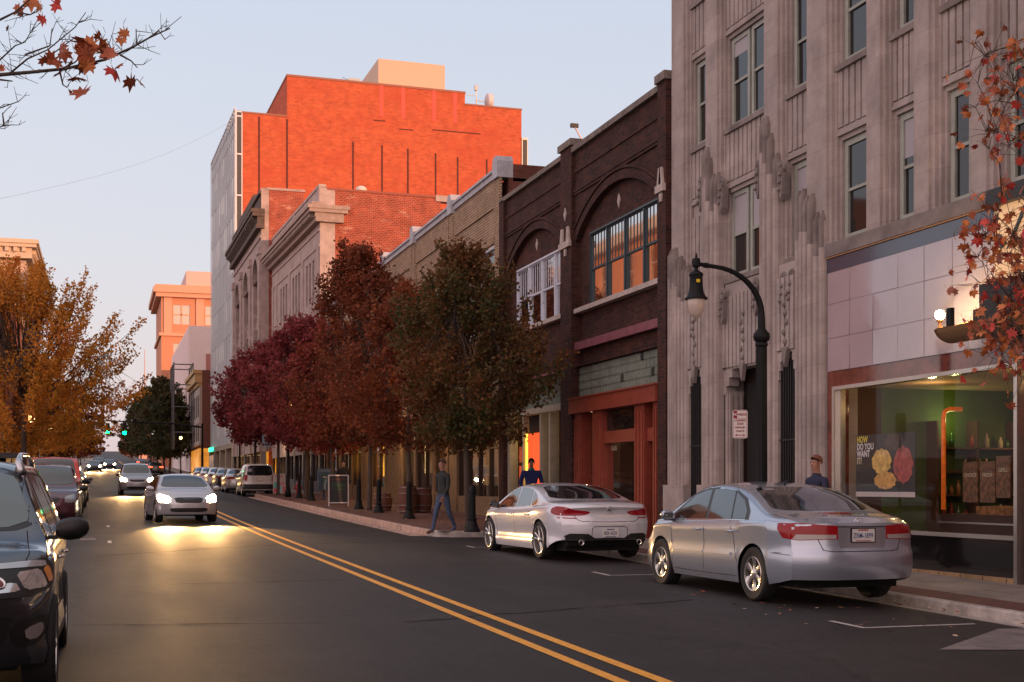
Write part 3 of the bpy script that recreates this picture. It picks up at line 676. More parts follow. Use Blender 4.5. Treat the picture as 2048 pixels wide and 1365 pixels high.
# red-orange shopfront (right bay)
M_rust = P('rust_orange_paint', (.22, .040, .022), .5, var=.2, scale=5)
mb = MB().use(M_rust); mb.box(26.40, 31.98, -.15, .16, 3.44, 3.84); mb.box(26.38, 32.0, -.1, .20, 3.80, 3.838)
for a, b in ((31.46, 31.92), (29.97, 30.62), (27.34, 27.92), (26.45, 26.84)):
    mb.box(a, b, -.28, .02, .3, 3.44)
    for k in range(3): c = a+(b-a)*(k+.5)/3; mb.box(c-.03, c+.03, .02, .045, .6, 3.3)
mb.box(27.92, 29.97, -.22, -.02, 2.63, 2.92); mb.box(27.92, 29.97, -.2, .02, .3, .95); mb.box(26.84, 27.34, -.22, -.05, 2.6, 2.9)
sfr = mb.build('shopfront_frame', None, DB)
MB().use(M_wglass).box(27.92, 29.97, -.14, -.12, 2.92, 3.44).build('transom_window', None, sfr)
mb = MB().use(P('display_backdrop', (.16, .16, .16), .5, var=.6, scale=2.5, em=(.35, .36, .36), es=.10)); mb.box(27.95, 29.95, -1.2, -1.15, .95, 2.63); mb.use(M_rust).box(27.95, 29.95, -1.2, -.2, .9, .95); mb.build('window_display', None, DB)
MB().use(thin_glass('shop_glass', .004)).box(27.92, 29.97, -.14, -.13, .95, 2.63).build('shop_window', None, sfr)
mb = MB().use(glow('display_tube', (1, .85, .5), 14)).tube([(28.1, -.5, 1.22), (28.6, -.5, 1.22)], .04, 8); mb.build('display_lamp', None, DB)
mb = MB().use(P('wood_door', (.05, .022, .015), .5)).box(26.86, 27.32, -.3, -.25, .3, 2.6).box(30.64, 31.44, -1.1, -1.05, .3, 3.4); split(mb, 'door', DB)
mb = MB().use(M_dark); mb.box(26.4, 31.95, -1.9, -1.85, .2, 3.9); mb.box(26.4, 31.95, -1.85, -.2, 3.845, 3.9); mb.build('shop_recess', None, DB)
text('fascia_lettering', 'OLDE', .15, P('window_letters', (.5, .45, .3), .5), DB, axes((29.5, -.11, 2.5), (-1, 0, 0), (0, 0, 1)))
# left bay shopfront
mb = MB().use(P('cream_paint', (.30, .27, .22), .5, var=.15)); mb.box(32.78, 37.95, -.16, .05, 3.62, 3.79)
for a, b in ((32.85, 33.05), (33.95, 34.1), (34.75, 34.88), (36.35, 36.45), (37.7, 37.9)): mb.box(a, b, -.28, -.02, .35, 3.62)
mb.box(33.05, 33.95, -.2, -.04, .35, .9); mb.box(36.45, 37.7, -.2, -.04, .35, .8); mb.build('shopfront_frame', None, DB)
mb = MB().use(thin_glass('shop_glass', .004)); mb.box(33.05, 33.95, -.12, -.11, .9, 3.62); mb.box(34.1, 34.75, -.12, -.11, .5, 3.62); mb.box(36.45, 37.7, -.12, -.11, .8, 3.62); split(mb, 'shop_window', DB)
mb = MB().use(glow('orange_hall', (1.0, .085, .008), 1.15)).box(34.89, 36.1, -.12, -.08, .4, 3.1); mb.use(glow('yellow_strip_light', (1, .50, .05), 2.6)).box(36.12, 36.33, -.12, -.08, .4, 3.1); mb.build('orange_doorway', None, DB)
mb = MB().use(P('shop_brown', (.07, .045, .03), .7)); mb.box(32.8, 34.86, -2.2, -2.15, .3, 3.6); mb.box(36.35, 37.9, -1.6, -1.55, .3, 3.6); mb.use(M_dark).box(34.86, 34.9, -2.1, -.2, .3, 3.6).box(34.9, 36.34, -2.1, -.2, 3.12, 3.7).box(36.33, 36.37, -1.6, -.2, .3, 3.1)
mb.use(P('shelf_goods', (.25, .22, .22), .5, var=.8, scale=7, col2=(.3, .5, .5))).box(33.0, 33.9, -1.0, -.7, .9, 1.9); mb.build('shop_interior', None, DB)
point(DB, (35.5, -.2, 2.6), 12, (1, .35, .08)); point(DB, (33.6, -1.2, 3.0), 20, (1, .6, .3)); point(DB, (37.1, -.9, 2.8), 28, (1, .6, .15))

# ---------------- yellow brick row
YB = building('yellow_brick_building', 11.6, 38.42, 0, 'long yellow-buff brick building with white coping and white windows above the trees')
M_ybrick = brick('buff_brick', (.46, .33, .22), (.36, .25, .165), (.15, .10, .075), var=.3, w=.215, h=.085, ms=.013, bump=.6)
M_wcop = P('white_coping', (.40, .41, .46), .6, var=.2, scale=3)
YL = 35.0; nb = 6; bw = YL/nb
mb = MB().use(M_ybrick); holes = []
for k in range(nb):
    s0 = bw*k+.75; s1 = bw*(k+1)-.35; holes.append((s0, s1, 6.44, 9.02))
wall(mb, 0, YL, 4.2, 11.1, holes, 0, .2)
for k in range(nb+1):
    c = min(max(bw*k, .25), YL-.25); mb.box(c-.26, c+.26, 0, .09, 4.2, 11.1)
    if k < nb:
        s0 = bw*k+.75; s1 = bw*(k+1)-.35      # raised frame around a sunk panel
        mb.box(s0-.0, s1, .0, .045, 10.19, 10.98); mb.box(s0-.2, s0, 0, .045, 9.3, 10.98); mb.box(s1, s1+.09, 0, .045, 9.3, 10.98); mb.box(s0, s1, 0, .045, 9.12, 9.3)
mb.build('wall', None, YB)
mb = MB().use(M_wcop)
for k in range(nb):
    mb.box(bw*k+.26, bw*(k+1)-.26, -.3, .06, 11.1, 11.28); mb.box(bw*k+.26, bw*(k+1)-.26, -.3, .12, 11.28, 11.36); mb.box(bw*k+.26, bw*(k+1)-.26, -.3, -.0, 11.36, 11.46)
for k in range(nb+1): c = min(max(bw*k, .25), YL-.25); mb.prism([(c-.27, 11.0), (c+.27, 11.0), (c+.27, 11.5), (c+.16, 11.66), (c-.16, 11.66), (c-.27, 11.5)], -.35, .16, 'y')
mb.build('coping', None, YB)
M_rb2 = brick('side_red_brick', (.20, .055, .035), (.13, .04, .03), (.11, .08, .07), var=.4)
mb = MB().use(M_rb2).box(.0, YL, -12, -.22, 3.9, 11.0); mb.box(-.0, .3, -10, -.35, 10.9, 11.42); mb.build('party_wall', None, YB)
M_wwin = P('white_sash_paint', (.50, .52, .56), .5)
for k in range(nb):
    s0 = bw*k+.75; s1 = bw*(k+1)-.35; w = (s1-s0)/3
    for j in range(3): sash(YB, s0+w*j+.04, s0+w*(j+1)-.04, 6.5, 8.98, -.10, M_wwin, M_wglass, .09, blind=rnd.choice([None, None, .3]))
    mb = MB().use(M_wwin)
    for j in range(4): mb.box(s0+w*j-.06*(j > 0), s0+w*j+.06*(j < 3), -.1, -.02, 6.44, 9.02)
    mb.box(s0, s1, -.1, .03, 8.96, 9.04); mb.box(s0-.1, s1+.1, -.1, .08, 6.36, 6.44); mb.build('mullions', None, YB)
# ground floor shops behind the trees
def shops(root, L, z0f, zt, bays, wallmat, beam):
    mb = MB().use(beam); mb.box(0, L, -.2, .06, zt-.45, zt+.05); mb.build('shop_beam', None, root)
    s = 0
    for (w, kind, colr) in bays:
        z0 = z0f(s); a, b = s, min(L, s+w); s = b
        mb = MB().use(wallmat); pw = .28
        mb.box(a, a+pw, -.35, .03, z0-.6, zt-.45)
        if kind == 'brick': mb.box(a+pw, b, -.2, -.02, z0-.6, zt-.45); mb.build('shop_pier', None, root); continue
        mb.box(a+pw, b, -.3, -.02, z0-.6, z0+.65); mb.build('shop_pier', None, root)
        fr = MB().use(P('dark_shop_frame', (.03, .014, .01), .5)); n = max(1, round((b-a-pw)/1.2))
        for k in range(n+1): c = a+pw+(b-a-pw)*k/n; fr.box(c-.05, c+.05, -.2, -.05, z0+.65, zt-.45)
        fr.box(a+pw, b, -.2, -.05, z0+2.15, z0+2.23); f = fr.build('shopfront_frame', None, root)
        g = MB().use(thin_glass('shop_glass', .004)); g.box(a+pw, b, -.12, -.115, z0+.65, zt-.45); g.build('shop_window', None, f)
        inn = MB().use(MATS[colr]); inn.box(a+pw, b, -.50, -.46, z0+.3, zt-.45)
        inn.use(P('shop_counter', (.05, .03, .02), .6, var=.6, scale=5)); inn.box(a+pw+.2, b-.2, -.45, -.28, z0+.3, z0+1.0+.35*rnd.random()); inn.build('shop_interior', None, root)
glow('warm_room', (1.0, .42, .03), 1.9, (.12, .03, .008), 1.1); glow('amber_room', (.9, .32, .02), .8, (.03, .012, .006), .9); glow('bright_room', (1, .68, .28), 2.6, (.35, .15, .04), 1.3)
glow('dim_room', (.30, .13, .035), .6, (.015, .012, .012), 1.2); glow('cool_room', (.25, .24, .30), .35, (.03, .03, .045), 1.0); glow('yellow_room', (1.0, .45, .02), 2.4, (.75, .32, .02), .5)
shops(YB, YL, lambda s: zg(38.4+s)+.15, 4.25, [(5.3, 'w', 'dim_room'), (1.2, 'brick', 0), (2.0, 'w', 'amber_room'), (3.0, 'w', 'dim_room'), (2.4, 'w', 'bright_room'), (3.2, 'brick', 0), (3.2, 'w', 'warm_room'), (2.2, 'brick', 0), (2.6, 'w', 'yellow_room'), (3.4, 'w', 'cool_room'), (4, 'w', 'dim_room'), (4, 'w', 'cool_room')], P('shop_buff_pier', (.20, .13, .07), .8, var=.3), P('shop_beam_brown', (.06, .028, .02), .6))
point(YB, (6.6, .9, 3.3), 30, (1, .55, .2), r=.03, nm='porch_lamp'); point(YB, (13.5, .9, 3.4), 50, (1, .55, .2), r=.03, nm='porch_lamp'); point(YB, (20.5, .9, 3.6), 45, (1, .5, .12), r=.03, nm='porch_lamp'); point(YB, (28, .8, 3.8), 30, (1, .55, .2), r=.03, nm='porch_lamp')

# ---------------- grey stone building with deep cornice and red brick flank
GB = building('grey_stone_building', 11.6, 73.6, 1.8, 'grey stone building with dentilled cornice and whitewashed red brick flank')
M_gst = P('grey_stone', (.42, .34, .32), .85, var=.25, scale=1.2, bump=.2)
M_wbr = brick('whitewashed_red_brick', (.40, .065, .035), (.28, .045, .026), (.40, .20, .14), w=.24, h=.10, ms=.014, var=.4, stain=(.62, .36, .26), stain_scale=.9, stain_pos=(.56, .70))
GL = 17.3; mb = MB().use(M_gst); holes = []
grp = [(1.5, 4.6), (6.2, 9.3), (10.9, 14.0)]
for a, b in grp:
    for k in range(3): w = (b-a)/3; holes.append((a+w*k+.22, a+w*(k+1)-.22, 12.15, 14.55))
    for k in range(3): w = (b-a)/3; holes.append((a+w*k+.22, a+w*(k+1)-.22, 7.6, 10.3))
wall(mb, 0, GL, 3.5, 17.0, holes, 0, .3)
mb.box(0, GL, -.0, .07, 11.3, 11.5); mb.box(0, GL, 0, .05, 15.0, 15.15); mb.box(0, GL, 0, .06, 15.9, 16.0)
for s in (.45, 5.4, 10.1, 15.3, GL-.45): mb.box(s-.3, s+.3, 0, .06, 4, 15.0)
mb.box(0, GL, -.3, 0, 17.5, 18.35); mb.box(0, GL, -.35, .06, 18.35, 18.5); mb.box(0, .6, -.3, .05, 17.5, 18.35); mb.box(8, 8.6, -.3, .05, 17.5, 18.35); mb.build('facade', None, GB)
mb = MB().use(P('cornice_stone', (.34, .26, .23), .8, var=.2)); mb.box(-.35, GL+.2, -.2, .30, 16.35, 16.6); mb.box(-.45, GL+.3, -.2, .66, 16.85, 17.05); mb.box(-.5, GL+.4, -.2, .76, 17.05, 17.25); mb.box(-.45, -.002, -1.5, -.2, 16.85, 17.05); mb.box(-.5, -.002, -1.6, -.2, 17.05, 17.25); mb.box(-.3, -.002, -1.3, -.2, 16.35, 16.85); mb.box(-.5, GL+.4, -.2, .55, 17.25, 17.4)
for k in range(int(GL/.42)): mb.box(.05+.42*k, .25+.42*k, .3, .60, 16.62, 16.845)
mb.box(-.35, GL, -.2, .34, 16.6, 16.849); mb.build('cornice', None, GB)
for i, (a, b, c, d) in enumerate(holes): sash(GB, a+.02, b-.02, c+.02, d-.02, -.22, P('dark_sash', (.04, .035, .035), .5), M_wglass, .06)
mb = MB().use(M_wbr); mb.box(.0, GL, -7.0, -.31, 3, 18.2); mb.box(.0, GL, -16, -7.0, 3, 17.6); mb.use(M_gst).box(-.02, 0, -.85, 0, 9, 18.3)
mb.use(P('tile_coping', (.28, .08, .05), .7)); mb.box(-.05, .3, -6.7, -.4, 18.2, 18.32); mb.box(-.05, .3, -16, -7.6, 17.6, 17.72); mb.use(M_gst).box(-.06, .5, -7.6, -6.7, 18.0, 18.35)
mb.build('brick_flank', None, GB)
# shops
shops(GB, GL, lambda s: zg(74+s)+.15, 5.0, [(2.6, 'w', 'cool_room'), (2.6, 'w', 'dim_room'), (3, 'w', 'cool_room'), (3, 'w', 'dim_room'), (3, 'w', 'bright_room'), (3, 'w', 'warm_room')], P('grey_metal_front', (.12, .13, .15), .5), P('grey_metal_beam', (.10, .10, .11), .5))
point(GB, (12, 1.0, 4.2), 40, (1, .6, .25), r=.03, nm='porch_lamp')

# ---------------- narrow building with three arched windows
AB = building('arched_window_building', 10.35, 91.2, .5, 'narrow stone building with dark arched windows and heavy bracketed cornice')
AL = 18; M_ast = P('arched_stone', (.38, .30, .28), .85, var=.3, scale=1.5); M_odark = P('dark_weathered_cornice', (.10, .075, .065), .85, var=.3)
mb = MB().use(M_ast); wd = []
nA = 3; aw = AL/nA
def arch_hole(mb, s0, s1, z0, zs, o, rev, S0, S1, ZB, ZT_):
    n = 12; c = (s0+s1)/2; r = (s1-s0)/2; wall(mb, S0, S1, ZB, zs, [(s0, s1, z0, zs)], o, rev) if z0 > ZB else None
    mb.quad((S0, o, zs), (s0, o, zs), (s0, o, ZT_), (S0, o, ZT_)); mb.quad((s1, o, zs), (S1, o, zs), (S1, o, ZT_), (s1, o, ZT_))
    P_ = [(c-r*math.cos(math.pi*i/n), zs+r*math.sin(math.pi*i/n)) for i in range(n+1)]
    for (a, za), (b, zb) in zip(P_, P_[1:]):
        mb.quad((a, o, za), (b, o, zb), (b, o, ZT_), (a, o, ZT_)); mb.quad((a, o-rev, za), (b, o-rev, zb), (b, o, zb), (a, o, za))
        k = 1.13; mb.prism([(a, za), (b, zb), (c+(b-c)*k, zs+(zb-zs)*k), (c+(a-c)*k, zs+(za-zs)*k)], o, o+.08, 'y')
for k in range(nA):
    S0, S1 = aw*k, aw*(k+1); s0, s1 = S0+1.4, S1-1.4
    arch_hole(mb, s0, s1, 7.0, 16.0, 0, .5, S0, S1, 4.0, 20.0)
mb.box(0, AL, 0, .08, 18.6, 18.8)
for k in range(nA+1): c = min(max(aw*k, .5), AL-.5); mb.box(c-.45, c+.45, 0, .14, 4, 17.9); mb.box(c-.55, c+.55, 0, .22, 17.5, 18.0)
mb.build('facade', None, AB)
for k in range(nA):
    S0, S1 = aw*k, aw*(k+1); s0, s1 = S0+1.4, S1-1.4; w = MB().use(P('dark_teal_frame', (.02, .032, .04), .5))
    w.box(s0, s1, -.55, -.5, 7, 16); c = (s0+s1)/2; r = (s1-s0)/2; w.prism([(c-r*math.cos(math.pi*i/12), 16+r*math.sin(math.pi*i/12)) for i in range(13)], -.55, -.5, 'y')
    w.box(c-.08, c+.08, -.5, -.38, 7, 16+r); w.box(s0, s1, -.5, -.38, 12.9, 13.3); w.box(s0, s1, -.5, -.38, 15.9, 16.05); o = w.build('arched_window', None, AB)
    g = MB().use(M_wglass); g.box(s0+.15, c-.1, -.5, -.48, 7.2, 12.8); g.box(c+.1, s1-.15, -.5, -.48, 7.2, 12.8); g.box(s0+.15, c-.1, -.5, -.48, 13.4, 15.8); g.box(c+.1, s1-.15, -.5, -.48, 13.4, 15.8); g.build('pane', None, o)
    bl = MB().use(M_ast).box(s0, s1, -.38, -.2, 12.75, 12.95)
    for j in range(8): bl.lathe([(.06, 12.95), (.09, 13.2), (.05, 13.5), (.07, 13.6)], 8, c=(s0+.2+(s1-s0-.4)*j/7, -.28))
    bl.box(s0, s1, -.38, -.2, 13.6, 13.7); bl.build('balustrade', None, AB)
mb = MB().use(M_odark); mb.box(-.3, AL, -.2, .35, 19.2, 19.5); mb.box(-.4, AL, -.2, .62, 20.0, 20.25); mb.box(-.45, AL, -.2, .72, 20.25, 20.5); mb.box(-.3, AL, -.2, .3, 19.5, 20.0)
for k in range(int(AL/.8)): mb.prism([(.3, 19.5), (.6, 19.9), (.6, 20.0), (.3, 20.0)], .1+.8*k, .35+.8*k, 'x')
mb.box(0, AL, -.5, 0, 20.5, 21.6); mb.box(0, AL, -.55, .15, 21.6, 21.8); mb.box(4, 14, -.5, .05, 21.8, 22.4)
mb.build('cornice', None, AB)
mb = MB().use(M_wbr).box(0, .5, -2.9, -.51, 4, 21.9); mb.use(M_ast).box(-.03, .5, -.52, 0, 4, 22.0); mb.use(M_wbr).box(.5, AL, -14, -.56, 3, 17.0); mb.use(M_ast).box(-.06, .2, -3.0, -.3, 21.9, 22.05); mb.build('brick_flank', None, AB)
shops(AB, AL, lambda s: zg(92+s)+.15, 5.6, [(3, 'w', 'warm_room'), (3, 'w', 'bright_room'), (4, 'w', 'dim_room'), (5, 'w', 'bright_room'), (5, 'w', 'cool_room'), (5, 'w', 'dim_room')], P('stone_front', (.2, .17, .16), .7), M_odark)

# ---------------- tall slab: glass curtain wall front, orange brick flank
TB = building('orange_brick_tower', 11.1, 117, 1.2, 'tall building with sunlit orange brick side wall and grey glass curtain wall front')
M_ob = brick('sunlit_orange_brick', (.56, .125, .052), (.45, .090, .040), (.50, .125, .06), w=.44, h=.16, ms=.014, var=.26, stain=(.44, .070, .036), stain_scale=.16, stain_pos=(.48, .72), bump=.25)
mb = MB().use(M_ob)
# flank wall steps: (x across = -y), as boxes one behind the other
mb.box(0, 21, -4.45, -.55, 0, 34.2); mb.box(0, 21, -20.8, -4.45, 0, 37.8); mb.box(0, 21, -26.3, -20.8, 0, 36.75)
mb.build('wall', None, TB)
mb = MB().use(P('tower_coping', (.30, .12, .08), .7)); mb.box(-.06, 21, -4.44, -.5, 34.2, 34.35); mb.box(-.06, 21, -20.85, -4.4, 37.8, 37.98); mb.box(-.06, 21, -26.35, -20.86, 36.75, 36.9); mb.build('coping', None, TB)
mb = MB().use(P('expansion_joint', (.09, .02, .015), .8))
for u, z0, z1 in ((-2.0, 27.3, 34.0), (-4.45, 27.0, 34.0), (-10.35, 26.2, 32.5), (-13.0, 26.1, 32.4), (-15.4, 25.9, 32.3), (-18.0, 25.8, 32.1), (-20.1, 25.7, 31.9), (-22.9, 25.6, 31.9), (-25.2, 27.6, 31.7), (-4.45, 15, 22.2)):
    mb.box(-.03, .0, u-.07, u+.07, z0, z1)
for u0, u1, z in ((-12.2, -13.3, 34.6), (-14.6, -15.9, 34.0), (-17.7, -20.0, 34.2), (-20.0, -22.3, 34.2)): mb.box(-.03, 0, u1, u0, z-.04, z+.05)
split(mb, 'expansion_joint', TB)
mb = MB().use(P('faded_paint_streak', (.70, .10, .07), .8))
for u in (-12.9, -14.9, -17.8, -19.8): mb.box(-.02, 0, u-.22, u+.12, 35.0, 37.8)
split(mb, 'paint_streak', TB)
# curtain wall front
M_fin = P('aluminium_fin', (.62, .64, .68), .4, metal=.3); M_cw = P('curtain_glass', (.13, .155, .175), .12, coat=.6, var=.3, scale=.4); M_spn = P('curtain_panel', (.30, .33, .34), .35)
M_pale = P('pale_blinds', (.75, .76, .66), .4)
FL = 3.45; mb = MB().use(M_cw); mb.box(0, 21, -.55, -.05, 5.4, 34.4); mb.build('glazing', None, TB)
mb = MB(); r4 = random.Random(9)
for k in range(9):
    z = 5.4+FL*k; mb.use(M_spn).box(0, 21, -.05, .0, z-.4, z+.5)
    for j in range(17):
        if k < 8 and r4.random() < (.45 if j < 5 else .22): mb.use(M_pale).box(j*1.235+.08, j*1.235+1.16, -.05, -.035, z+.5+r4.uniform(0, 1.2), z+3.0)
mb.use(M_spn).box(0, 21, -.1, .02, 33.9, 34.4); mb.build('floor_bands', None, TB)
mb = MB().use(M_fin)
for k in range(18): mb.box(k*1.235-.04, k*1.235+.04, 0.02, .10, 5.4, 34.5)
split(mb, 'fin', TB); MB().use(M_fin).box(-.05, 21, .0, .12, 34.5, 34.65).build('roof_edge', None, TB)
# narrow glazed return facing us
mb = MB().use(M_fin); zs = [5.4, 10.4, 15.4, 20.0, 24.6, 29.2, 33.7]
mb.box(-.05, .0, -.08, .0, 5.4, 34.4); mb.box(-.05, 0, -.56, -.48, 5.4, 34.4)
for z in [5.4, 9, 12.6, 16.2, 19.8, 23.4, 27.0, 30.6, 33.9, 34.3]: mb.box(-.06, 0, -.48, -.08, z-.06, z+.06)
mb.build('corner_frame', None, TB); MB().use(P('corner_glass', (.07, .06, .05), .1, coat=.4)).box(-.03, 0, -.48, -.08, 5.4, 34.3).build('corner_glazing', None, TB)
# roof structures
MB().use(P('penthouse_metal', (.56, .41, .30), .6)).box(1.5, 16, -19.3, -13.0, 37.8, 40.7).build('penthouse', None, TB)
MB().use(P('stair_core', (.12, .05, .045), .8)).box(.3, 9, -4.55, -4.46, 34.3, 37.6).build('stair_core', None, TB)
mb = MB().use(M_dark)
for k in range(3): mb.box(.8+k*2.0, 1.7+k*2.0, -4.455, -4.44, 35.4, 37)
mb = MB().use(M_alum); mb.box(.3, 1.2, -11.1, -10.0, 37.98, 38.3); mb.tube([(.4, -10.2, 38.0), (.4, -9.5, 38.3), (.4, -9.3, 38.0)], .03, 5); mb.build('roof_vent', None, TB)
mb = MB().use(M_alum); mb.tube([(1, -22.2, 36.9), (1, -22.2, 39.0)], .06, 6); mb.tube([(1, -22.2, 38.0), (1, -20.7, 38.0)], .03, 4); mb.box(.9, 1.2, -22.3, -22.05, 38.5, 39.0); mb.tube([(1, -22.25, 37.6), (1, -22.9, 37.5)], .05, 5); mb.build('antenna_mast', None, TB)
mb = MB().use(P('dish_white', (.62, .58, .60), .5)); mb.lathe([(0, -.15), (.35, -.12), (.62, 0), (.66, .02), (.66, .5), (.62, .5)], 20, Matrix.Translation((1, -23.2, 37.65)) @ Matrix.Rotation(R(90), 4, 'X')); mb.build('dish', None, TB, smooth=True)
mb = MB().use(M_alum); mb.box(-.1, 0, -26.9, -26.3, 20, 34.2); mb.use(P('corner_glass', 0)); mb.box(-.12, -.1, -26.82, -26.4, 30.6, 34.0); mb.box(-.12, -.1, -26.82, -26.4, 20, 30.4); mb.build('rear_window_strip', None, TB)
# ground level of tower
mb = MB().use(P('tower_pier', (.18, .17, .17), .6)); 
for k in range(5): mb.box(k*5, k*5+.7, -.4, .3, 1.2, 5.4)
mb.box(0, 21, -.4, .32, 5.0, 5.42); mb.build('base', None, TB)
mb = MB().use(glow('lobby_glow', (.9, .38, .07), .55, (.10, .04, .015), .8)).box(.7, 21, -.50, -.45, 1.2, 5.0); mb.build('lobby', None, TB)
mb = MB().use(glow('green_sign', (.02, .9, .35), 3.0))
for k in range(3): mb.box(15.6+k*1.6, 16.6+k*1.6, .34, .42, 5.1, 5.5)
mb.use(P('sign_pale', (.5, .4, .42), .5)); mb.box(15.5, 17.2, .33, .38, 2.8, 4.7); mb.box(17.6, 19.6, .33, .38, 2.8, 4.7); mb.build('shop_sign', None, TB)

# ---------------- farther buildings on the right
BB = building('brown_brick_building', 10.4, 152, 0, 'small brown brick building with gold cornice beyond the glass tower')
mb = MB().use(P('brown_brick_flat', (.16, .065, .045), .85, var=.25)); mb.box(0, 16, -14, -.3, 2, 14.7); mb.use(P('cream_front', (.42, .36, .32), .7)); mb.box(.1, 16, -.3, 0, 6.3, 12.9); mb.build('wall', None, BB)
mb = MB().use(P('gold_cornice', (.50, .33, .14), .6)); mb.box(0, 16, -.3, .5, 13.3, 14.3); mb.box(-.1, 16, -.3, .7, 14.3, 14.7); mb.box(.1, 16, -.3, .2, 12.9, 13.3); mb.build('cornice', None, BB)
mb = MB().use(M_wglass)
for k in range(5): mb.box(1.2+3*k, 2.6+3*k, 0, .02, 9.5, 12.0); mb.box(1.2+3*k, 2.6+3*k, 0, .02, 6.8, 8.8)
split(mb, 'window', BB); MB().use(glow('orange_shop', (1, .36, .03), .8, (.35, .10, .01), .6)).box(-.02, 15, -9, .01, 3.0, 5.9).build('lit_shopfront', None, BB)
WB = building('white_office_building', 10.5, 171, 0, 'white box-like office building with one dark square window')
mb = MB().use(P('white_panel', (.80, .70, .70), .7, var=.08)); mb.box(0, 45, -14, 0, 2, 21.9); 
for k in range(15): mb.box(3*k+.1, 3*k+.5, 0, .15, 8, 21.9)
mb.build('wall', None, WB); mb = MB().use(P('pink_surround', (.42, .19, .17), .7)).box(-.08, 0, -8, -2.0, 14.0, 18.4); mb.build('window_surround', None, WB)
MB().use(P('teal_dark_glass', (.02, .05, .06), .1)).box(-.12, -.08, -7.2, -2.9, 14.6, 17.8).build('window', None, WB)
HB = building('brick_hotel', 9.3, 226, 0, 'tall tan brick hotel with heavy projecting cornice in evening sun')
M_hb = P('hotel_brick', (.55, .24, .14), .8, var=.1); M_ht = P('hotel_trim', (.62, .33, .22), .75)
hz = 35.0; mb = MB().use(M_hb); HWn = []
for k in range(4):
    for (z0, z1) in ((28.6, 31.8), (22.4, 25.4), (17.6, 20.4)): HWn.append((1.9+k*5.2, 4.6+k*5.2, z0, z1))
for (a, b, c, d) in []: pass
mb.box(.3, 22, -22, 0, 3, 33); mb.box(0, .3, -1.9, 0, 3, 33)
S = [(-(x1), -(x0), z0, z1) for x0, x1, z0, z1 in HWn]
Ss = sorted({-22., -1.9, *[q[0] for q in S], *[q[1] for q in S]}); Zs = sorted({3., 33., *[q[2] for q in S], *[q[3] for q in S]})
for a, b in zip(Ss, Ss[1:]):
    for c, d in zip(Zs, Zs[1:]):
        if not any(q[0] < (a+b)/2 < q[1] and q[2] < (c+d)/2 < q[3] for q in S): mb.box(0, .3, a, b, c, d)
mb.build('wall', None, HB)
mb = MB().use(M_ht); mb.box(-.35, 22.4, -22.4, .35, 26.6, 27.1); mb.box(-.9, 22.9, -22.9, .9, 33, 33.7); mb.box(-1.3, 23, -23, 1.3, 33.7, 34.6); mb.box(-1.0, 23, -23, 1.0, 34.6, 35.0)
for k in range(5): mb.box(-.25, 0, -1.7-5.2*k, -.4-5.2*k, 27.1, 33)
mb.build('cornice', None, HB)
for (a, b, c, d) in S:
    w = MB().use(P('hotel_window', (.50, .50, .46), .3, coat=.5)).box(.12, .2, a, b, c, d); o = w.build('window', None, HB)
    m2 = MB().use(M_ht).box(.05, .12, (a+b)/2-.12, (a+b)/2+.12, c, d).box(.05, .12, a, b, (c+d)/2-.1, (c+d)/2+.1); m2.build('frame', None, o)
MB().use(P('hotel_penthouse', (.60, .42, .38), .7)).box(3, 18, -20, -4.2, 35, 38.0).build('penthouse', None, HB)
# steel lattice frame standing by the white building
fe = MB().use(P('fire_escape_steel', (.10, .10, .11), .6))
for s in (0, 3.5, 7): 
    for o in (0, 2.2): fe.tube([(s, o, 6), (s, o, 16.2)], .09, 5)
for z in (8, 11, 13.6, 16):
    for o in (0, 2.2): fe.tube([(0, o, z), (7, o, z)], .07, 5)
    fe.tube([(0, 0, z), (0, 2.2, z)], .07, 5); fe.tube([(7, 0, z), (7, 2.2, z)], .07, 5)
o = fe.build('steel_lattice'); o.location = (10.2, 160, 0); o.rotation_euler = (0, 0, R(90)); tag(o, 'dark steel lattice frame rising above the dark trees by the white building', 'scaffold')
ms = MB().use(P('mast_red_white', (.55, .40, .40), .6)); ms.tube([(0, 0, 0), (0, 0, 32)], [.5, .10], 5); o = ms.build('radio_mast'); o.location = (11.8, 400, zg(400)); tag(o, 'thin pale radio mast on the skyline beside the hotel', 'mast')
st = MB().use(M_ht); st.box(-1.5, 1.5, -2, 2, 0, 18); st.prism([(-1.5, 18), (1.5, 18), (0, 21)], -2, 2, 'y'); o = st.build('small_tower'); o.location = (11.6, 395, zg(395)); tag(o, 'small pale tower top above the dark trees below the mast', 'tower')

# ---------------- left side buildings
LW = empty('pale_stone_building', (-6.3, 121, 0), R(-90), 'pale stone building with arched window and projecting cornice at upper left', 'building')
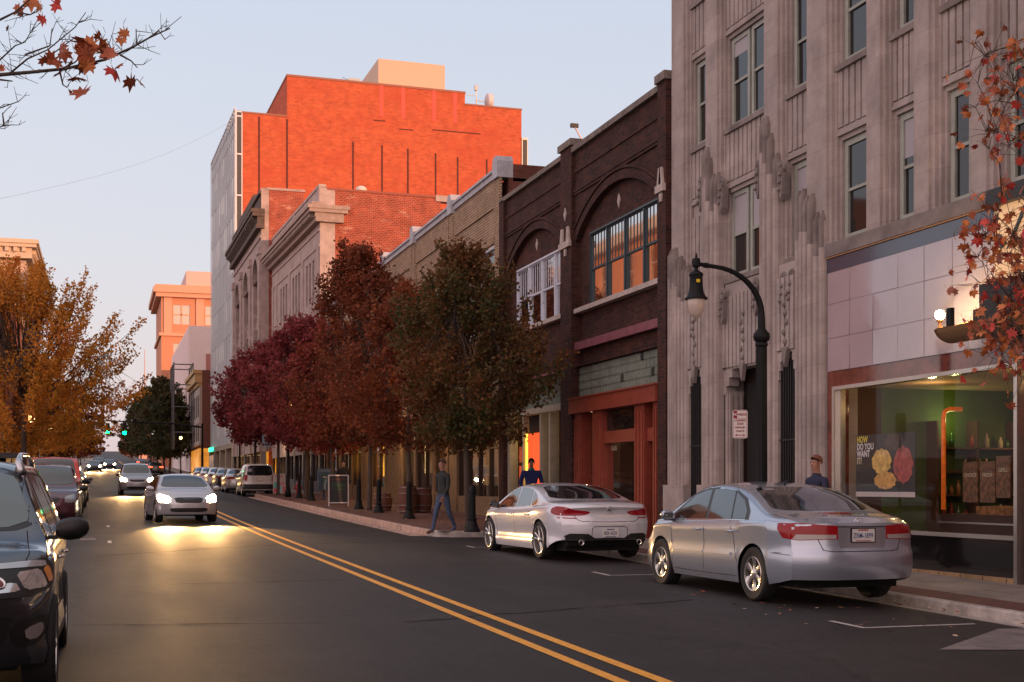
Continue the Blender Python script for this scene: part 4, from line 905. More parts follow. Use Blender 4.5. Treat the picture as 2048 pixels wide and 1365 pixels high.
# local: x -> world -Y, y -> world +X
M_pst = P('pale_tan_stone', (.50, .36, .28), .8, var=.12)
mb = MB().use(M_pst); n = 16; zs = 18.0; W0 = []
def face_x(mb, x, y0, y1, z0, z1, arches):
    """wall facing +x(local) with arched openings (yc, r, zb, zs)"""
    ys = sorted({y0, y1, *[a[0]-a[1] for a in arches], *[a[0]+a[1] for a in arches]})
    for a, b in zip(ys, ys[1:]):
        c = (a+b)/2; ar = [q for q in arches if abs(q[0]-c) < q[1]]
        if not ar: mb.quad((x, a, z0), (x, b, z0), (x, b, z1), (x, a, z1)); continue
        q = ar[0]; mb.quad((x, a, z0), (x, b, z0), (x, b, q[2]), (x, a, q[2]))
        pr = [(q[0]-q[1]*math.cos(math.pi*i/14), q[3]+q[1]*math.sin(math.pi*i/14)) for i in range(15)]
        for (ya, za), (yb, zb_) in zip(pr, pr[1:]):
            mb.quad((x, ya, za), (x, yb, zb_), (x, yb, z1), (x, ya, z1)); mb.quad((x-.4, ya, za), (x-.4, yb, zb_), (x, yb, zb_), (x, ya, za))
            k = 1.22; mb.prism([(ya, za), (yb, zb_), (q[0]+(yb-q[0])*k, q[3]+(zb_-q[3])*k), (q[0]+(ya-q[0])*k, q[3]+(za-q[3])*k)], x, x+.15, 'x')
        mb.quad((x-.4, a, q[2]), (x, a, q[2]), (x, a, q[3]), (x-.4, a, q[3])); mb.quad((x-.4, b, q[2]), (x, b, q[2]), (x, b, q[3]), (x-.4, b, q[3]))
ar = [(-3.1, 1.35, 14.5, 17.7), (-7.6, 1.35, 14.5, 17.7), (-12.1, 1.35, 14.5, 17.7)]
face_x(mb, 0, -20, 0, 2, 21.0, ar); mb.box(-25, -.42, -20, 0, 2, 21.2); mb.box(0, .12, -20, 0, 20.0, 20.25); mb.box(0, .12, -1.0, 0, 2, 20.0); mb.build('wall', None, LW)
mb = MB().use(P('pale_cornice', (.60, .47, .36), .75)); mb.box(-25, .5, -20, .5, 21.2, 21.7); mb.box(-25, .9, -20, .9, 22.1, 22.4); mb.box(-25, 1.05, -20, 1.05, 22.4, 22.75)
for k in range(30): mb.box(.5, .8, -20+.68*k, -19.7+.68*k, 21.72, 22.09)
for k in range(34): mb.box(-24+.7*k, -23.7+.7*k, .5, .8, 21.72, 22.09)
mb.box(-25, .5, -20, .5, 21.7, 22.1); mb.build('cornice', None, LW)
for yc, r, zb, zs_ in ar:
    w = MB().use(P('white_arch_frame', (.55, .5, .46), .5)); w.box(-.32, -.22, yc-.08, yc+.08, zb, zs_+r); w.box(-.32, -.22, yc-r, yc+r, zs_-.1, zs_+.1); o = w.build('window', None, LW)
    g = MB().use(M_wglass); g.box(-.38, -.34, yc-r, yc+r, zb, zs_+r); g.build('pane', None, o)
RW = empty('red_brick_building', (-5.0, 91, 0), R(-90), 'red brick building behind the orange tree at the left edge', 'building')
M_rbl = brick('left_red_brick', (.42, .12, .06), (.34, .09, .05), (.30, .2, .16), w=.24, h=.09, ms=.012, var=.25)
mb = MB().use(M_rbl); hol = []
for k in range(3):
    for (z0, z1) in ((5.0, 7.2), (8.6, 10.8)): hol.append((2+5*k, 3.6+5*k, z0, z1))
wall(mb, 0, 15, 0, 12.3, hol, 0, .25); mb.box(0, 15, -14, -.3, 0, 12.2); mb.use(P('pale_cornice', 0)).box(0, 15, -.3, .25, 11.7, 12.3); mb.box(0, 31, 0, .15, 4.0, 4.3); mb.build('wall', None, RW)
for a, b, c, d in hol: sash(RW, a, b, c, d, -.15, P('white_arch_frame', 0), M_wglass, .08)
mb = MB().use(P('dark_shop_frame', 0))
for k in range(3): mb.box(1+5*k, 5+5*k, 0, .03, .6, 3.6)
split(mb, 'shop_window', RW)
RW2 = empty('tan_brick_building', (-7.1, 85.5, 0), R(-90), 'tan brick building nearer on the left, mirrored in the shop windows', 'building')
mb = MB().use(P('tan_left_brick', (.52, .23, .13), .85, var=.15)); hol = []
for k in range(5):
    for (z0, z1) in ((5, 7.6), (9, 11.6), (13.6, 15.9)): hol.append((1.6+4*k, 3.2+4*k, z0, z1))
wall(mb, 0, 24, 0, 17, hol, 0, .25); mb.box(0, 24, -9, -.3, 0, 16.9); mb.use(P('pale_cornice', 0)).box(0, 24, -.3, .5, 12.6, 13.1); mb.box(0, 24, -.3, .6, 16.4, 17.1); mb.build('wall', None, RW2)
for a, b, c, d in hol: sash(RW2, a, b, c, d, -.15, P('white_arch_frame', 0), M_wglass, .08)
FB = building('low_brick_building', 9.6, 250, 0, 'low red building row under the far dark trees'); MB().use(P('far_red', (.22, .06, .04), .8)).box(0, 60, -20, 0, 4, 11).build('wall', None, FB)
# ================================================================== cars
def interp(tab, x, smooth=False):
    if x <= tab[0][0]: return tab[0][1]
    if x >= tab[-1][0]: return tab[-1][1]
    for i in range(len(tab)-1):
        if tab[i][0] <= x <= tab[i+1][0]:
            (x0, y0), (x1, y1) = tab[i], tab[i+1]; t = (x-x0)/(x1-x0)
            if not smooth: return y0+(y1-y0)*t
            def sl(k):
                if k <= 0 or k >= len(tab)-1: j = min(max(k, 0), len(tab)-2); return (tab[j+1][1]-tab[j][1])/(tab[j+1][0]-tab[j][0])
                a = (tab[k][1]-tab[k-1][1])/(tab[k][0]-tab[k-1][0]); b = (tab[k+1][1]-tab[k][1])/(tab[k+1][0]-tab[k][0])
                if a*b <= 0: return 0
                return 2*a*b/(a+b)
            m0, m1 = sl(i)*(x1-x0), sl(i+1)*(x1-x0)
            return (2*t**3-3*t*t+1)*y0+(t**3-2*t*t+t)*m0+(-2*t**3+3*t*t)*y1+(t**3-t*t)*m1
def paint(name, col, metal=.5, rough=.28): return P(name, col, rough, metal=metal, coat=1.0)

def car_body(sp, root, mat):
    L0, L1 = sp['rear'], sp['front']; hw = sp['w']; wb = sp['wb']/2; R0 = sp.get('arch', .36); rc = sp['r']
    top, belt, wid, sill = sp['top'], sp['belt'], sp['wid'], sp['sill']
    bowr, bowf = sp.get('bowr', .28), sp.get('bowf', .40)
    N = 110; ys = [L0+(L1-L0)*i/N for i in range(N+1)]
    def yr(x, z): return L0+bowr*(min(1, abs(x)/hw))**sp.get('powr', 4)+interp(sp['rprof'], z, True)
    def yf(x, z): return L1-bowf*(min(1, abs(x)/hw))**sp.get('powf', 3)-interp(sp['fprof'], z, True)
    E = .75
    def ymap(y, x, z):
        if y < L0+E: return (L0+E)+(y-(L0+E))*((L0+E)-yr(x, z))/E
        if y > L1-E: return (L1-E)+(y-(L1-E))*(yf(x, z)-(L1-E))/E
        return y
    kt = sp.get('tumble', .5); crown = sp.get('crown', .06); NB = 12
    secs = []
    for y in ys:
        T = interp(top, y, True); B = min(interp(belt, y, True), T-.02); w = interp(wid, y, True)*hw
        c = min(crown, (T-B)*.6); g = max(0, T-c-B); wsh = w-sp.get('shin', .035); wr = max(.2, wsh-.02-kt*g-.10*min(1, g/.1)*0)
        pts = [(0, T)]
        for f in (.2, .4, .58, .74, .87, .95): pts.append((wr*f, T-c*f**2.4*.8))
        pts.append((wr, T-c))
        for f in (.12, .3, .5, .7, .88, 1.0): x = wr+(wsh-.02-wr)*(f**.92); pts.append((x, T-c-g*f))
        # lower edge with wheel arches
        lo = sill
        for ya in (-wb, wb):
            d = abs(y-ya)
            if d < R0: lo = max(lo, rc+math.sqrt(R0*R0-d*d))
        if y < -wb-R0: lo = interp(sp.get('rlow', [(L0, sill+.06), (-wb-R0, sill)]), y)
        if y > wb+R0: lo = interp(sp.get('flow', [(wb+R0, sill), (L1, sill+.05)]), y)
        side = sp.get('side', [(1.0, .965), (.93, .995), (.85, .992), (.6, .985), (.4, 1.0), (.15, .985), (0, .95)])
        for j in range(NB+1):
            f = j/NB; z = B-.004-(B-.004-lo)*f; fn = max(0, (z-sill)/(B-sill)); x = w*interp([(a, b) for a, b in sorted(side)], fn, True)
            if j == 0: x = wsh
            elif j == 1: x = min(x, w-.006)
            pts.append((x, z))
        secs.append([(x, ymap(y, x, z), z) for x, z in pts])
    K = len(secs[0]); V = []; F = []
    for s in secs:
        for (x, y, z) in s: V.append((x, y, z))
        for (x, y, z) in s[1:]: V.append((-x, y, z))
    W2 = 2*K-1
    def idx(i, j): return i*W2+(j if j >= 0 else K-1-j)      # j<0: mirrored side
    for i in range(N):
        for j in range(K-1):
            F.append((idx(i, j), idx(i, j+1), idx(i+1, j+1), idx(i+1, j)))
            a, b = (-j if j else 0), -(j+1)
            F.append((idx(i, a), idx(i+1, a), idx(i+1, b), idx(i, b)))
    M = 14
    for end, fn in ((0, yr), (N, yf)):
        rows = []
        for j in range(K):
            x, y, z = secs[end][j]; row = []
            for m in range(M+1):
                t = 1-2*m/M
                if m == 0: row.append(idx(end, j))
                elif m == M: row.append(idx(end, -j if j else 0))
                elif j == 0: row.append(idx(end, 0))
                else: V.append((x*t, fn(x*t, z), z)); row.append(len(V)-1)
            rows.append(row)
        for j in range(K-1):
            for m in range(M):
                q = [rows[j][m], rows[j][m+1], rows[j+1][m+1], rows[j+1][m]]
                q = list(dict.fromkeys(q))
                if len(q) >= 3: F.append(tuple(q if end == N else q[::-1]))
    mb = MB(); mb.raw(V, F); o = mb.build('body', mat, root, smooth=True, angle=38)
    bm = bmesh.new(); bm.from_mesh(o.data); bmesh.ops.remove_doubles(bm, verts=bm.verts, dist=.0004); bmesh.ops.recalc_face_normals(bm, faces=bm.faces)
    bm.to_mesh(o.data)
    tree = BVHTree.FromBMesh(bm); bm.free()
    return o, tree
def rnd_poly(p, it=2, k=.22):
    for _ in range(it):
        q = []
        for i in range(len(p)):
            a, b = p[i], p[(i+1) % len(p)]
            q.append((a[0]+(b[0]-a[0])*k, a[1]+(b[1]-a[1])*k)); q.append((a[0]+(b[0]-a[0])*(1-k), a[1]+(b[1]-a[1])*(1-k)))
        p = q
    return p
def patch(name, mat, poly, proj, tree, root, off=.005, grid=.06, side=1, cy=0, both=False):
    if both:
        a = patch(name, mat, poly, proj, tree, root, off, grid, 1, cy); b = patch(name, mat, poly, proj, tree, root, off, grid, -1, cy); return a, b
    bm = bmesh.new(); vs = [bm.verts.new((p[0], p[1], 0)) for p in poly]; bm.faces.new(vs)
    gx = grid*(60 if proj in 'CD' else 1)
    for ax, g in ((0, gx), (1, grid)):
        lo = min(p[ax] for p in poly); hi = max(p[ax] for p in poly); n = int((hi-lo)/g)+1
        for i in range(1, n):
            c = lo+(hi-lo)*i/n; no = (1, 0, 0) if ax == 0 else (0, 1, 0)
            bmesh.ops.bisect_plane(bm, geom=bm.verts[:]+bm.edges[:]+bm.faces[:], plane_co=(c, 0, 0) if ax == 0 else (0, c, 0), plane_no=no)
    bad = []
    for v in bm.verts:
        a, b = v.co.x, v.co.y
        if proj == 'S': o, d = Vector((3*side, a, b)), Vector((-side, 0, 0))
        elif proj == 'R': o, d = Vector((a*side, -6, b)), Vector((0, 1, 0))
        elif proj == 'F': o, d = Vector((a*side, 6, b)), Vector((0, -1, 0))
        elif proj == 'T': o, d = Vector((a*side, b, 4)), Vector((0, 0, -1))
        else:
            s = -1 if proj == 'C' else 1; t = R(a); d = Vector((-math.sin(t)*side, -s*math.cos(t), 0)); o = Vector((0, cy, b))-d*4
        h = tree.ray_cast(o, d)
        if h[0] is None: bad.append(v); continue
        n = h[1] if h[1].dot(d) < 0 else -h[1]
        v.co = h[0]+n*off
    bmesh.ops.delete(bm, geom=bad, context='VERTS')
    bmesh.ops.recalc_face_normals(bm, faces=bm.faces)
    # make every face look outward
    for f in bm.faces:
        c = f.calc_center_median(); 
        if f.normal.dot(Vector((c.x, c.y*.4, .15))) < 0: f.normal_flip()
    # turned-in rim so the part has an edge
    be = [e for e in bm.edges if e.is_boundary]
    r = bmesh.ops.extrude_edge_only(bm, edges=be)
    for v in [g for g in r['geom'] if isinstance(g, bmesh.types.BMVert)]:
        n = Vector((0, 0, 0))
        for k in v.link_edges:
            ov = k.other_vert(v)
            if ov.link_faces: n += ov.normal
        v.co -= n.normalized()*(off+.004) if n.length else Vector((0, 0, 0))
    me = bpy.data.meshes.new(name); bm.to_mesh(me); bm.free(); me.materials.append(mat)
    me.polygons.foreach_set('use_smooth', [True]*len(me.polygons)); me.set_sharp_from_angle(angle=R(50))
    ob = bpy.data.objects.new(name, me); COL.objects.link(ob); ob.parent = root; return ob
def line_poly(pts, w=.008):
    up, dn = [], []
    for i, p in enumerate(pts):
        a = pts[max(0, i-1)]; b = pts[min(len(pts)-1, i+1)]; dx, dy = b[0]-a[0], b[1]-a[1]; l = math.hypot(dx, dy) or 1
        up.append((p[0]-dy/l*w/2, p[1]+dx/l*w/2)); dn.append((p[0]+dy/l*w/2, p[1]-dx/l*w/2))
    return up+dn[::-1]
def seams(lines, proj, tree, root, name='panel_gap', w=.009, both=True, mat=None, off=.0015, cy=0):
    for ln in lines:
        for s in ((1, -1) if both else (1,)):
            for a, b in zip(ln, ln[1:]): pass
            patch(name, mat or M_seam, line_poly(ln, w), proj, tree, root, off=off, grid=.08, side=s, cy=cy)
def wheel(root, x, y, r, rimr, style, side, w=.21, lod=0):
    """wheel centre at (x,y,r); side=+1 outward +x"""
    e = bpy.data.objects.new('wheel', None)
    M = Matrix.Translation((x, y, r)) @ Matrix.Rotation(R(90)*side, 4, 'Y')   # local z -> outward
    mb = MB(); h = w/2; seg = 40
    mb.lathe([(rimr, -h*.9), (r-.03, -h), (r-.008, -h*.8), (r, -h*.5), (r, h*.5), (r-.008, h*.8), (r-.03, h), (rimr+.012, h*.93), (rimr, h*.88)], seg, M)
    bpy.data.objects.remove(e)
    t = mb.build('wheel', M_tyre, root, smooth=True, angle=30)
    rm = MB().use(M_alloy)
    rm.lathe([(rimr+.001, h*.90), (rimr-.004, h*.95), (rimr-.018, h*.92), (rimr-.022, h*.5), (rimr-.03, -h*.4)], seg, M)
    rm.lathe([(.062, h*.55), (.066, h*.78), (.05, h*.84), (0.0, h*.86)], 16, M)
    n = {'six': 6, 'twin': 10, 'five': 5, 'seven': 7}[style]
    for k in range(n):
        if style == 'twin': a = 2*math.pi*(k//2)/5+(.16 if k % 2 else -.16); w0, w1 = .016, .017; a1 = a+(.06 if k % 2 else -.06)
        elif style == 'six': a = a1 = 2*math.pi*k/6; w0, w1 = .030, .055
        else: a = a1 = 2*math.pi*k/n; w0, w1 = .028, .042
        p0 = Vector((.045*math.cos(a), .045*math.sin(a))); p1 = Vector(((rimr-.012)*math.cos(a1), (rimr-.012)*math.sin(a1)))
        d = (p1-p0).normalized(); q = Vector((-d.y, d.x)); N = 5; V = []
        for i in range(N+1):
            t_ = i/N; c = p0.lerp(p1, t_); ww = w0+(w1-w0)*t_**1.6; z = h*(.80-.10*math.sin(t_*3.0)+.12*t_)
            for s_, dz in ((-1, -.045), (-1, -.006), (0, .004), (1, -.006), (1, -.045)): V.append(M @ Vector((c.x+q.x*ww*s_, c.y+q.y*ww*s_, z+dz)))
        F = [(i*5+j, i*5+j+1, (i+1)*5+j+1, (i+1)*5+j) for i in range(N) for j in range(4)]
        rm.raw(V, F)
    rm.use(M_under); rm.lathe([(rimr-.03, -h*.4), (.0, -h*.35)], 20, M)
    rm.use(P('brake_disc', (.2, .19, .18), .4, metal=.8)); rm.lathe([(rimr*.72, -h*.1), (rimr*.72, 0), (.0, .0)], 24, M)
    o = rm.build('rim', None, t, smooth=True, angle=40)
    bm = bmesh.new(); bm.from_mesh(o.data); bmesh.ops.recalc_face_normals(bm, faces=bm.faces); bm.to_mesh(o.data); bm.free()
    return t
def underbody(sp, root):
    mb = MB(); w = sp['w']-.25; wb = sp['wb']/2
    mb.box(-w, w, sp['rear']+.35, sp['front']-.45, sp['sill']+.0, sp['sill']+.42)
    w2 = sp['w']-.13
    mb.box(-w2, w2, -wb+.42, wb-.42, sp['sill']+.02, sp['sill']+.3)
    mb.box(-w2+.1, w2-.1, sp['rear']+.25, -wb-.42, sp['sill']+.1, sp['sill']+.35); mb.box(-w2+.1, w2-.1, wb+.42, sp['front']-.35, sp['sill']+.1, sp['sill']+.35)
    return mb.build('underbody', M_under, root)
def mirror(root, y, z, hw, mat, s, sc=1.0):
    V = []; F = []; n = 8
    prof = [(0, .05), (.03, .075), (.10, .09), (.17, .085), (.22, .055), (.235, .02)]
    mb = MB().use(mat)
    for i, (dx, hh) in enumerate(prof):
        for j in range(n):
            a = 2*math.pi*j/n; V.append((s*(hw-.02+dx*sc), y+math.cos(a)*.07*sc*(1 if i < 4 else .7)-.03*i/5*sc, z+math.sin(a)*hh*.95*sc+.015*dx*5*sc))
    F = [(i*n+j, i*n+(j+1) % n, (i+1)*n+(j+1) % n, (i+1)*n+j) for i in range(len(prof)-1) for j in range(n)]+[tuple(range((len(prof)-1)*n, len(prof)*n)), tuple(range(n-1, -1, -1))]
    mb.raw(V, F); mb.use(M_blk).box(s*(hw-.12), s*(hw+.03), y-.03, y+.03, z-.07, z-.04)
    mb.use(M_cglass).box(s*(hw+.02), s*(hw+.18*sc), y-.085*sc, y-.07*sc, z-.05*sc, z+.055*sc)
    o = mb.build('mirror', None, root, smooth=True, angle=45); return o
def handles(root, tree, ys, z, mat, w):
    for y in ys:
        for s in (1, -1):
            h = tree.ray_cast(Vector((3*s, y, z)), Vector((-s, 0, 0)))
            if h[0] is None: continue
            x = h[0].x; mb = MB().use(mat); mb.tube([(x, y-.09, z-.003), (x+s*.030, y-.07, z), (x+s*.036, y, z), (x+s*.030, y+.07, z), (x, y+.09, z-.003)], [.011, .012, .013, .012, .011], 6)
            mb.build('door_handle', None, root, smooth=True)
def plate(root, y, z, word, tree, ink=M_pblue, frame=True, w=.152, top=M_pred, wdt=.305):
    h = tree.ray_cast(Vector((0, -6 if y < 0 else 6, z)), Vector((0, 1 if y < 0 else -1, 0))); yy = h[0].y+(-.018 if y < 0 else .018); s = -1 if y < 0 else 1
    mb = MB().use(M_plate).box(-wdt/2, wdt/2, yy, yy-s*.012, z-.076, z+.076)
    if frame:
        mb.use(M_blk); fw = .011
        for b in ((-wdt/2-fw, wdt/2+fw, z+.076, z+.076+fw), (-wdt/2-fw, wdt/2+fw, z-.076-fw, z-.076), (-wdt/2-fw, -wdt/2, z-.076, z+.076), (wdt/2, wdt/2+fw, z-.076, z+.076)): mb.box(b[0], b[1], yy+s*.004, yy-s*.014, b[2], b[3])
    mb.use(top).box(-.07, .07, yy+s*.0012, yy, z+.052, z+.068)
    mb.use(top).box(-.10, .10, yy+s*.0012, yy, z-.070, z-.060)
    p = mb.build('license_plate', None, root)
    if word: text('lettering', word, .085, ink, p, axes((0, yy+s*.001, z-.008), (-s, 0, 0), (0, 0, 1)), ext=.0008, bold=.001, sx=.72)
    return p
LOWS = dict(rprof=[(.2, .05), (.45, .0), (.62, .0), (.8, .06), (1.0, .12)], fprof=[(.2, .04), (.45, .0), (.6, .02), (.75, .12), (.9, .3)])

# ---------------- silver four-door sedan (near)
def near_sedan():
    root = empty('parked_sedan', (8.52, 16.0, zg(16.0)-.01), R(0.6), 'silver four-door sedan with six-spoke wheels parked at the near kerb', 'car')
    mat = paint('silver_paint', (.40, .46, .55), .65, .24)
    sp = dict(rear=-2.43, front=2.35, w=.917, wb=2.73, r=.335, arch=.375, sill=.20, tumble=.47, crown=.075, shin=.03,
        top=[(-2.43, .98), (-2.25, 1.045), (-2.0, 1.07), (-1.72, 1.10), (-1.5, 1.16), (-1.1, 1.30), (-.75, 1.405), (-.4, 1.455), (0, 1.475), (.35, 1.455), (.65, 1.38), (1.0, 1.22), (1.32, 1.05), (1.5, 1.00), (1.9, .90), (2.2, .79), (2.35, .70)],
        belt=[(-2.43, .93), (-2.1, .985), (-1.6, 1.0), (-1.0, .985), (0, .955), (1.0, .93), (1.5, .90), (2.0, .79), (2.35, .66)],
        wid=[(-2.43, .90), (-2.2, .955), (-1.8, .99), (-1.2, 1), (1.2, 1), (1.8, .985), (2.15, .94), (2.35, .88)],
        rprof=[(.2, .10), (.35, .03), (.5, 0), (.62, .005), (.66, .035), (.85, .05), (.95, .055), (1.02, .10)], fprof=[(.2, .08), (.35, 0), (.55, .0), (.65, .05), (.8, .2)],
        powr=3.2, bowr=.34, bowf=.45, rlow=[(-2.43, .31), (-2.2, .27), (-1.78, .23)])
    body, t = car_body(sp, root, mat); underbody(sp, root)
    for s in (1, -1):
        for y in (-1.365, 1.365): wheel(root, s*.80, y, .335, .215, 'six', s, .215)
    M_fr = P('window_surround', (.02, .018, .018), .35)
    # windows (side view)
    patch('window_surround', M_fr, [(1.22, .955), (.62, 1.315), (.3, 1.385), (-.1, 1.405), (-.55, 1.375), (-.95, 1.26), (-1.16, 1.10), (-1.2, .995), (-.6, .985)], 'S', t, root, off=.002, both=True)
    patch('side_window', M_cglass, [(1.10, .965), (.60, 1.29), (.32, 1.355), (.16, 1.365), (.02, .975)], 'S', t, root, off=.0045, both=True)
    patch('side_window', M_cglass, [(-.06, .975), (.08, 1.37), (-.25, 1.378), (-.55, 1.345), (-.72, .995)], 'S', t, root, off=.0045, both=True)
    patch('side_window', M_cglass, [(-.76, .998), (-.60, 1.33), (-.9, 1.23), (-1.08, 1.10), (-1.10, 1.005)], 'S', t, root, off=.0045, both=True)
    patch('rear_window', M_cglass, rnd_poly([(-.70, 1.115), (-.52, 1.40), (.52, 1.40), (.70, 1.115)], 2, .1), 'R', t, root, off=.004)
    patch('windshield', M_cglass, rnd_poly([(-.72, 1.06), (-.52, 1.41), (.52, 1.41), (.72, 1.06)], 2, .1), 'F', t, root, off=.004)
    # rear
    patch('tail_light', M_red, [(15.5, .79), (15.5, .945), (36, .975), (50, .97), (50, .90), (46, .80), (36, .775)], 'C', t, root, off=.006, grid=.04, cy=-1.2, both=True)
    patch('reversing_light', M_clear, [(16.5, .797), (16.5, .84), (38, .845), (40, .79), (36, .782)], 'C', t, root, off=.0085, grid=.03, cy=-1.2, both=True)
    seams([[(.52, 1.08), (.60, 1.02), (.56, .80), (.50, .66), (.40, .645), (0, .645)]], 'R', t, root)
    seams([[(-2.15, .60), (-1.80, .615)], [(-2.0, .62), (-1.86, .62)]], 'S', t, root, w=.007)
    seams([[(1.0, .95), (.98, .6), (.93, .32)], [(-.02, .955), (-.03, .6), (-.02, .28)], [(-.74, .97), (-.86, .8), (-.90, .62), (-.98, .45)]], 'S', t, root)
    seams([[(.92, .285), (0, .275), (-.9, .285)]], 'S', t, root, w=.008)
    patch('fuel_door', paint('silver_paint', 0), rnd_poly([(-1.52, .80), (-1.52, .93), (-1.36, .93), (-1.36, .80)], 2), 'S', t, root, off=.003, side=1)
    patch('side_moulding', mat, [(.95, .545), (.95, .578), (0, .572), (0, .54)], 'S', t, root, off=.010, both=True)
    patch('side_moulding', mat, [(-.04, .54), (-.04, .572), (-.80, .572), (-.80, .54)], 'S', t, root, off=.010, both=True)
    handles(root, t, (.16, -.78), .845, mat, .9)
    patch('chrome_strip', M_chrome, line_poly([(1.0, .958), (0, .972), (-1.12, .992)], .012), 'S', t, root, off=.006, both=True)
    patch('plate_recess', paint('silver_dark_paint', (.30, .31, .35), .6), [(-.30, .69), (-.36, .93), (.36, .93), (.30, .69)], 'R', t, root, off=.002)
    patch('trunk_trim', M_blk, line_poly([(-.37, .935), (.37, .935)], .012), 'R', t, root, off=.004)
    plate(root, -2.4, .835, 'ZRM-1899', t)
    # oval badge with slanted H
    y = t.ray_cast(Vector((0, -6, 1.00)), Vector((0, 1, 0)))[0].y-.006; mb = MB().use(M_chrome)
    el = [(.058*math.cos(i*math.pi/12), y, 1.0+.031*math.sin(i*math.pi/12)) for i in range(25)]; mb.tube(el, .0055, 5)
    mb.tube([(-.028, y, .978), (-.016, y, 1.022)], .006, 5); mb.tube([(.016, y, .978), (.028, y, 1.022)], .006, 5); mb.tube([(-.022, y, .996), (.022, y, 1.004)], .005, 5)
    mb.build('emblem', None, root, smooth=True)
    patch('headlight', M_hl_off, [(30, .62), (30, .74), (52, .80), (58, .76), (50, .64)], 'D', t, root, off=.006, grid=.04, cy=1.2, both=True)
    mirror(root, .98, 1.0, .9, mat, 1, .85); mirror(root, .98, 1.0, .9, mat, -1, .85)
    patch('brake_light', M_red, [(-.16, 1.075), (-.16, 1.09), (.16, 1.09), (.16, 1.075)], 'R', t, root, off=.006)
    mb = MB().use(M_blk).tube([(0, -.55, 1.45), (0, -.62, 1.49)], [.02, .006], 6); mb.build('antenna', None, root)
    return root
near_sedan()

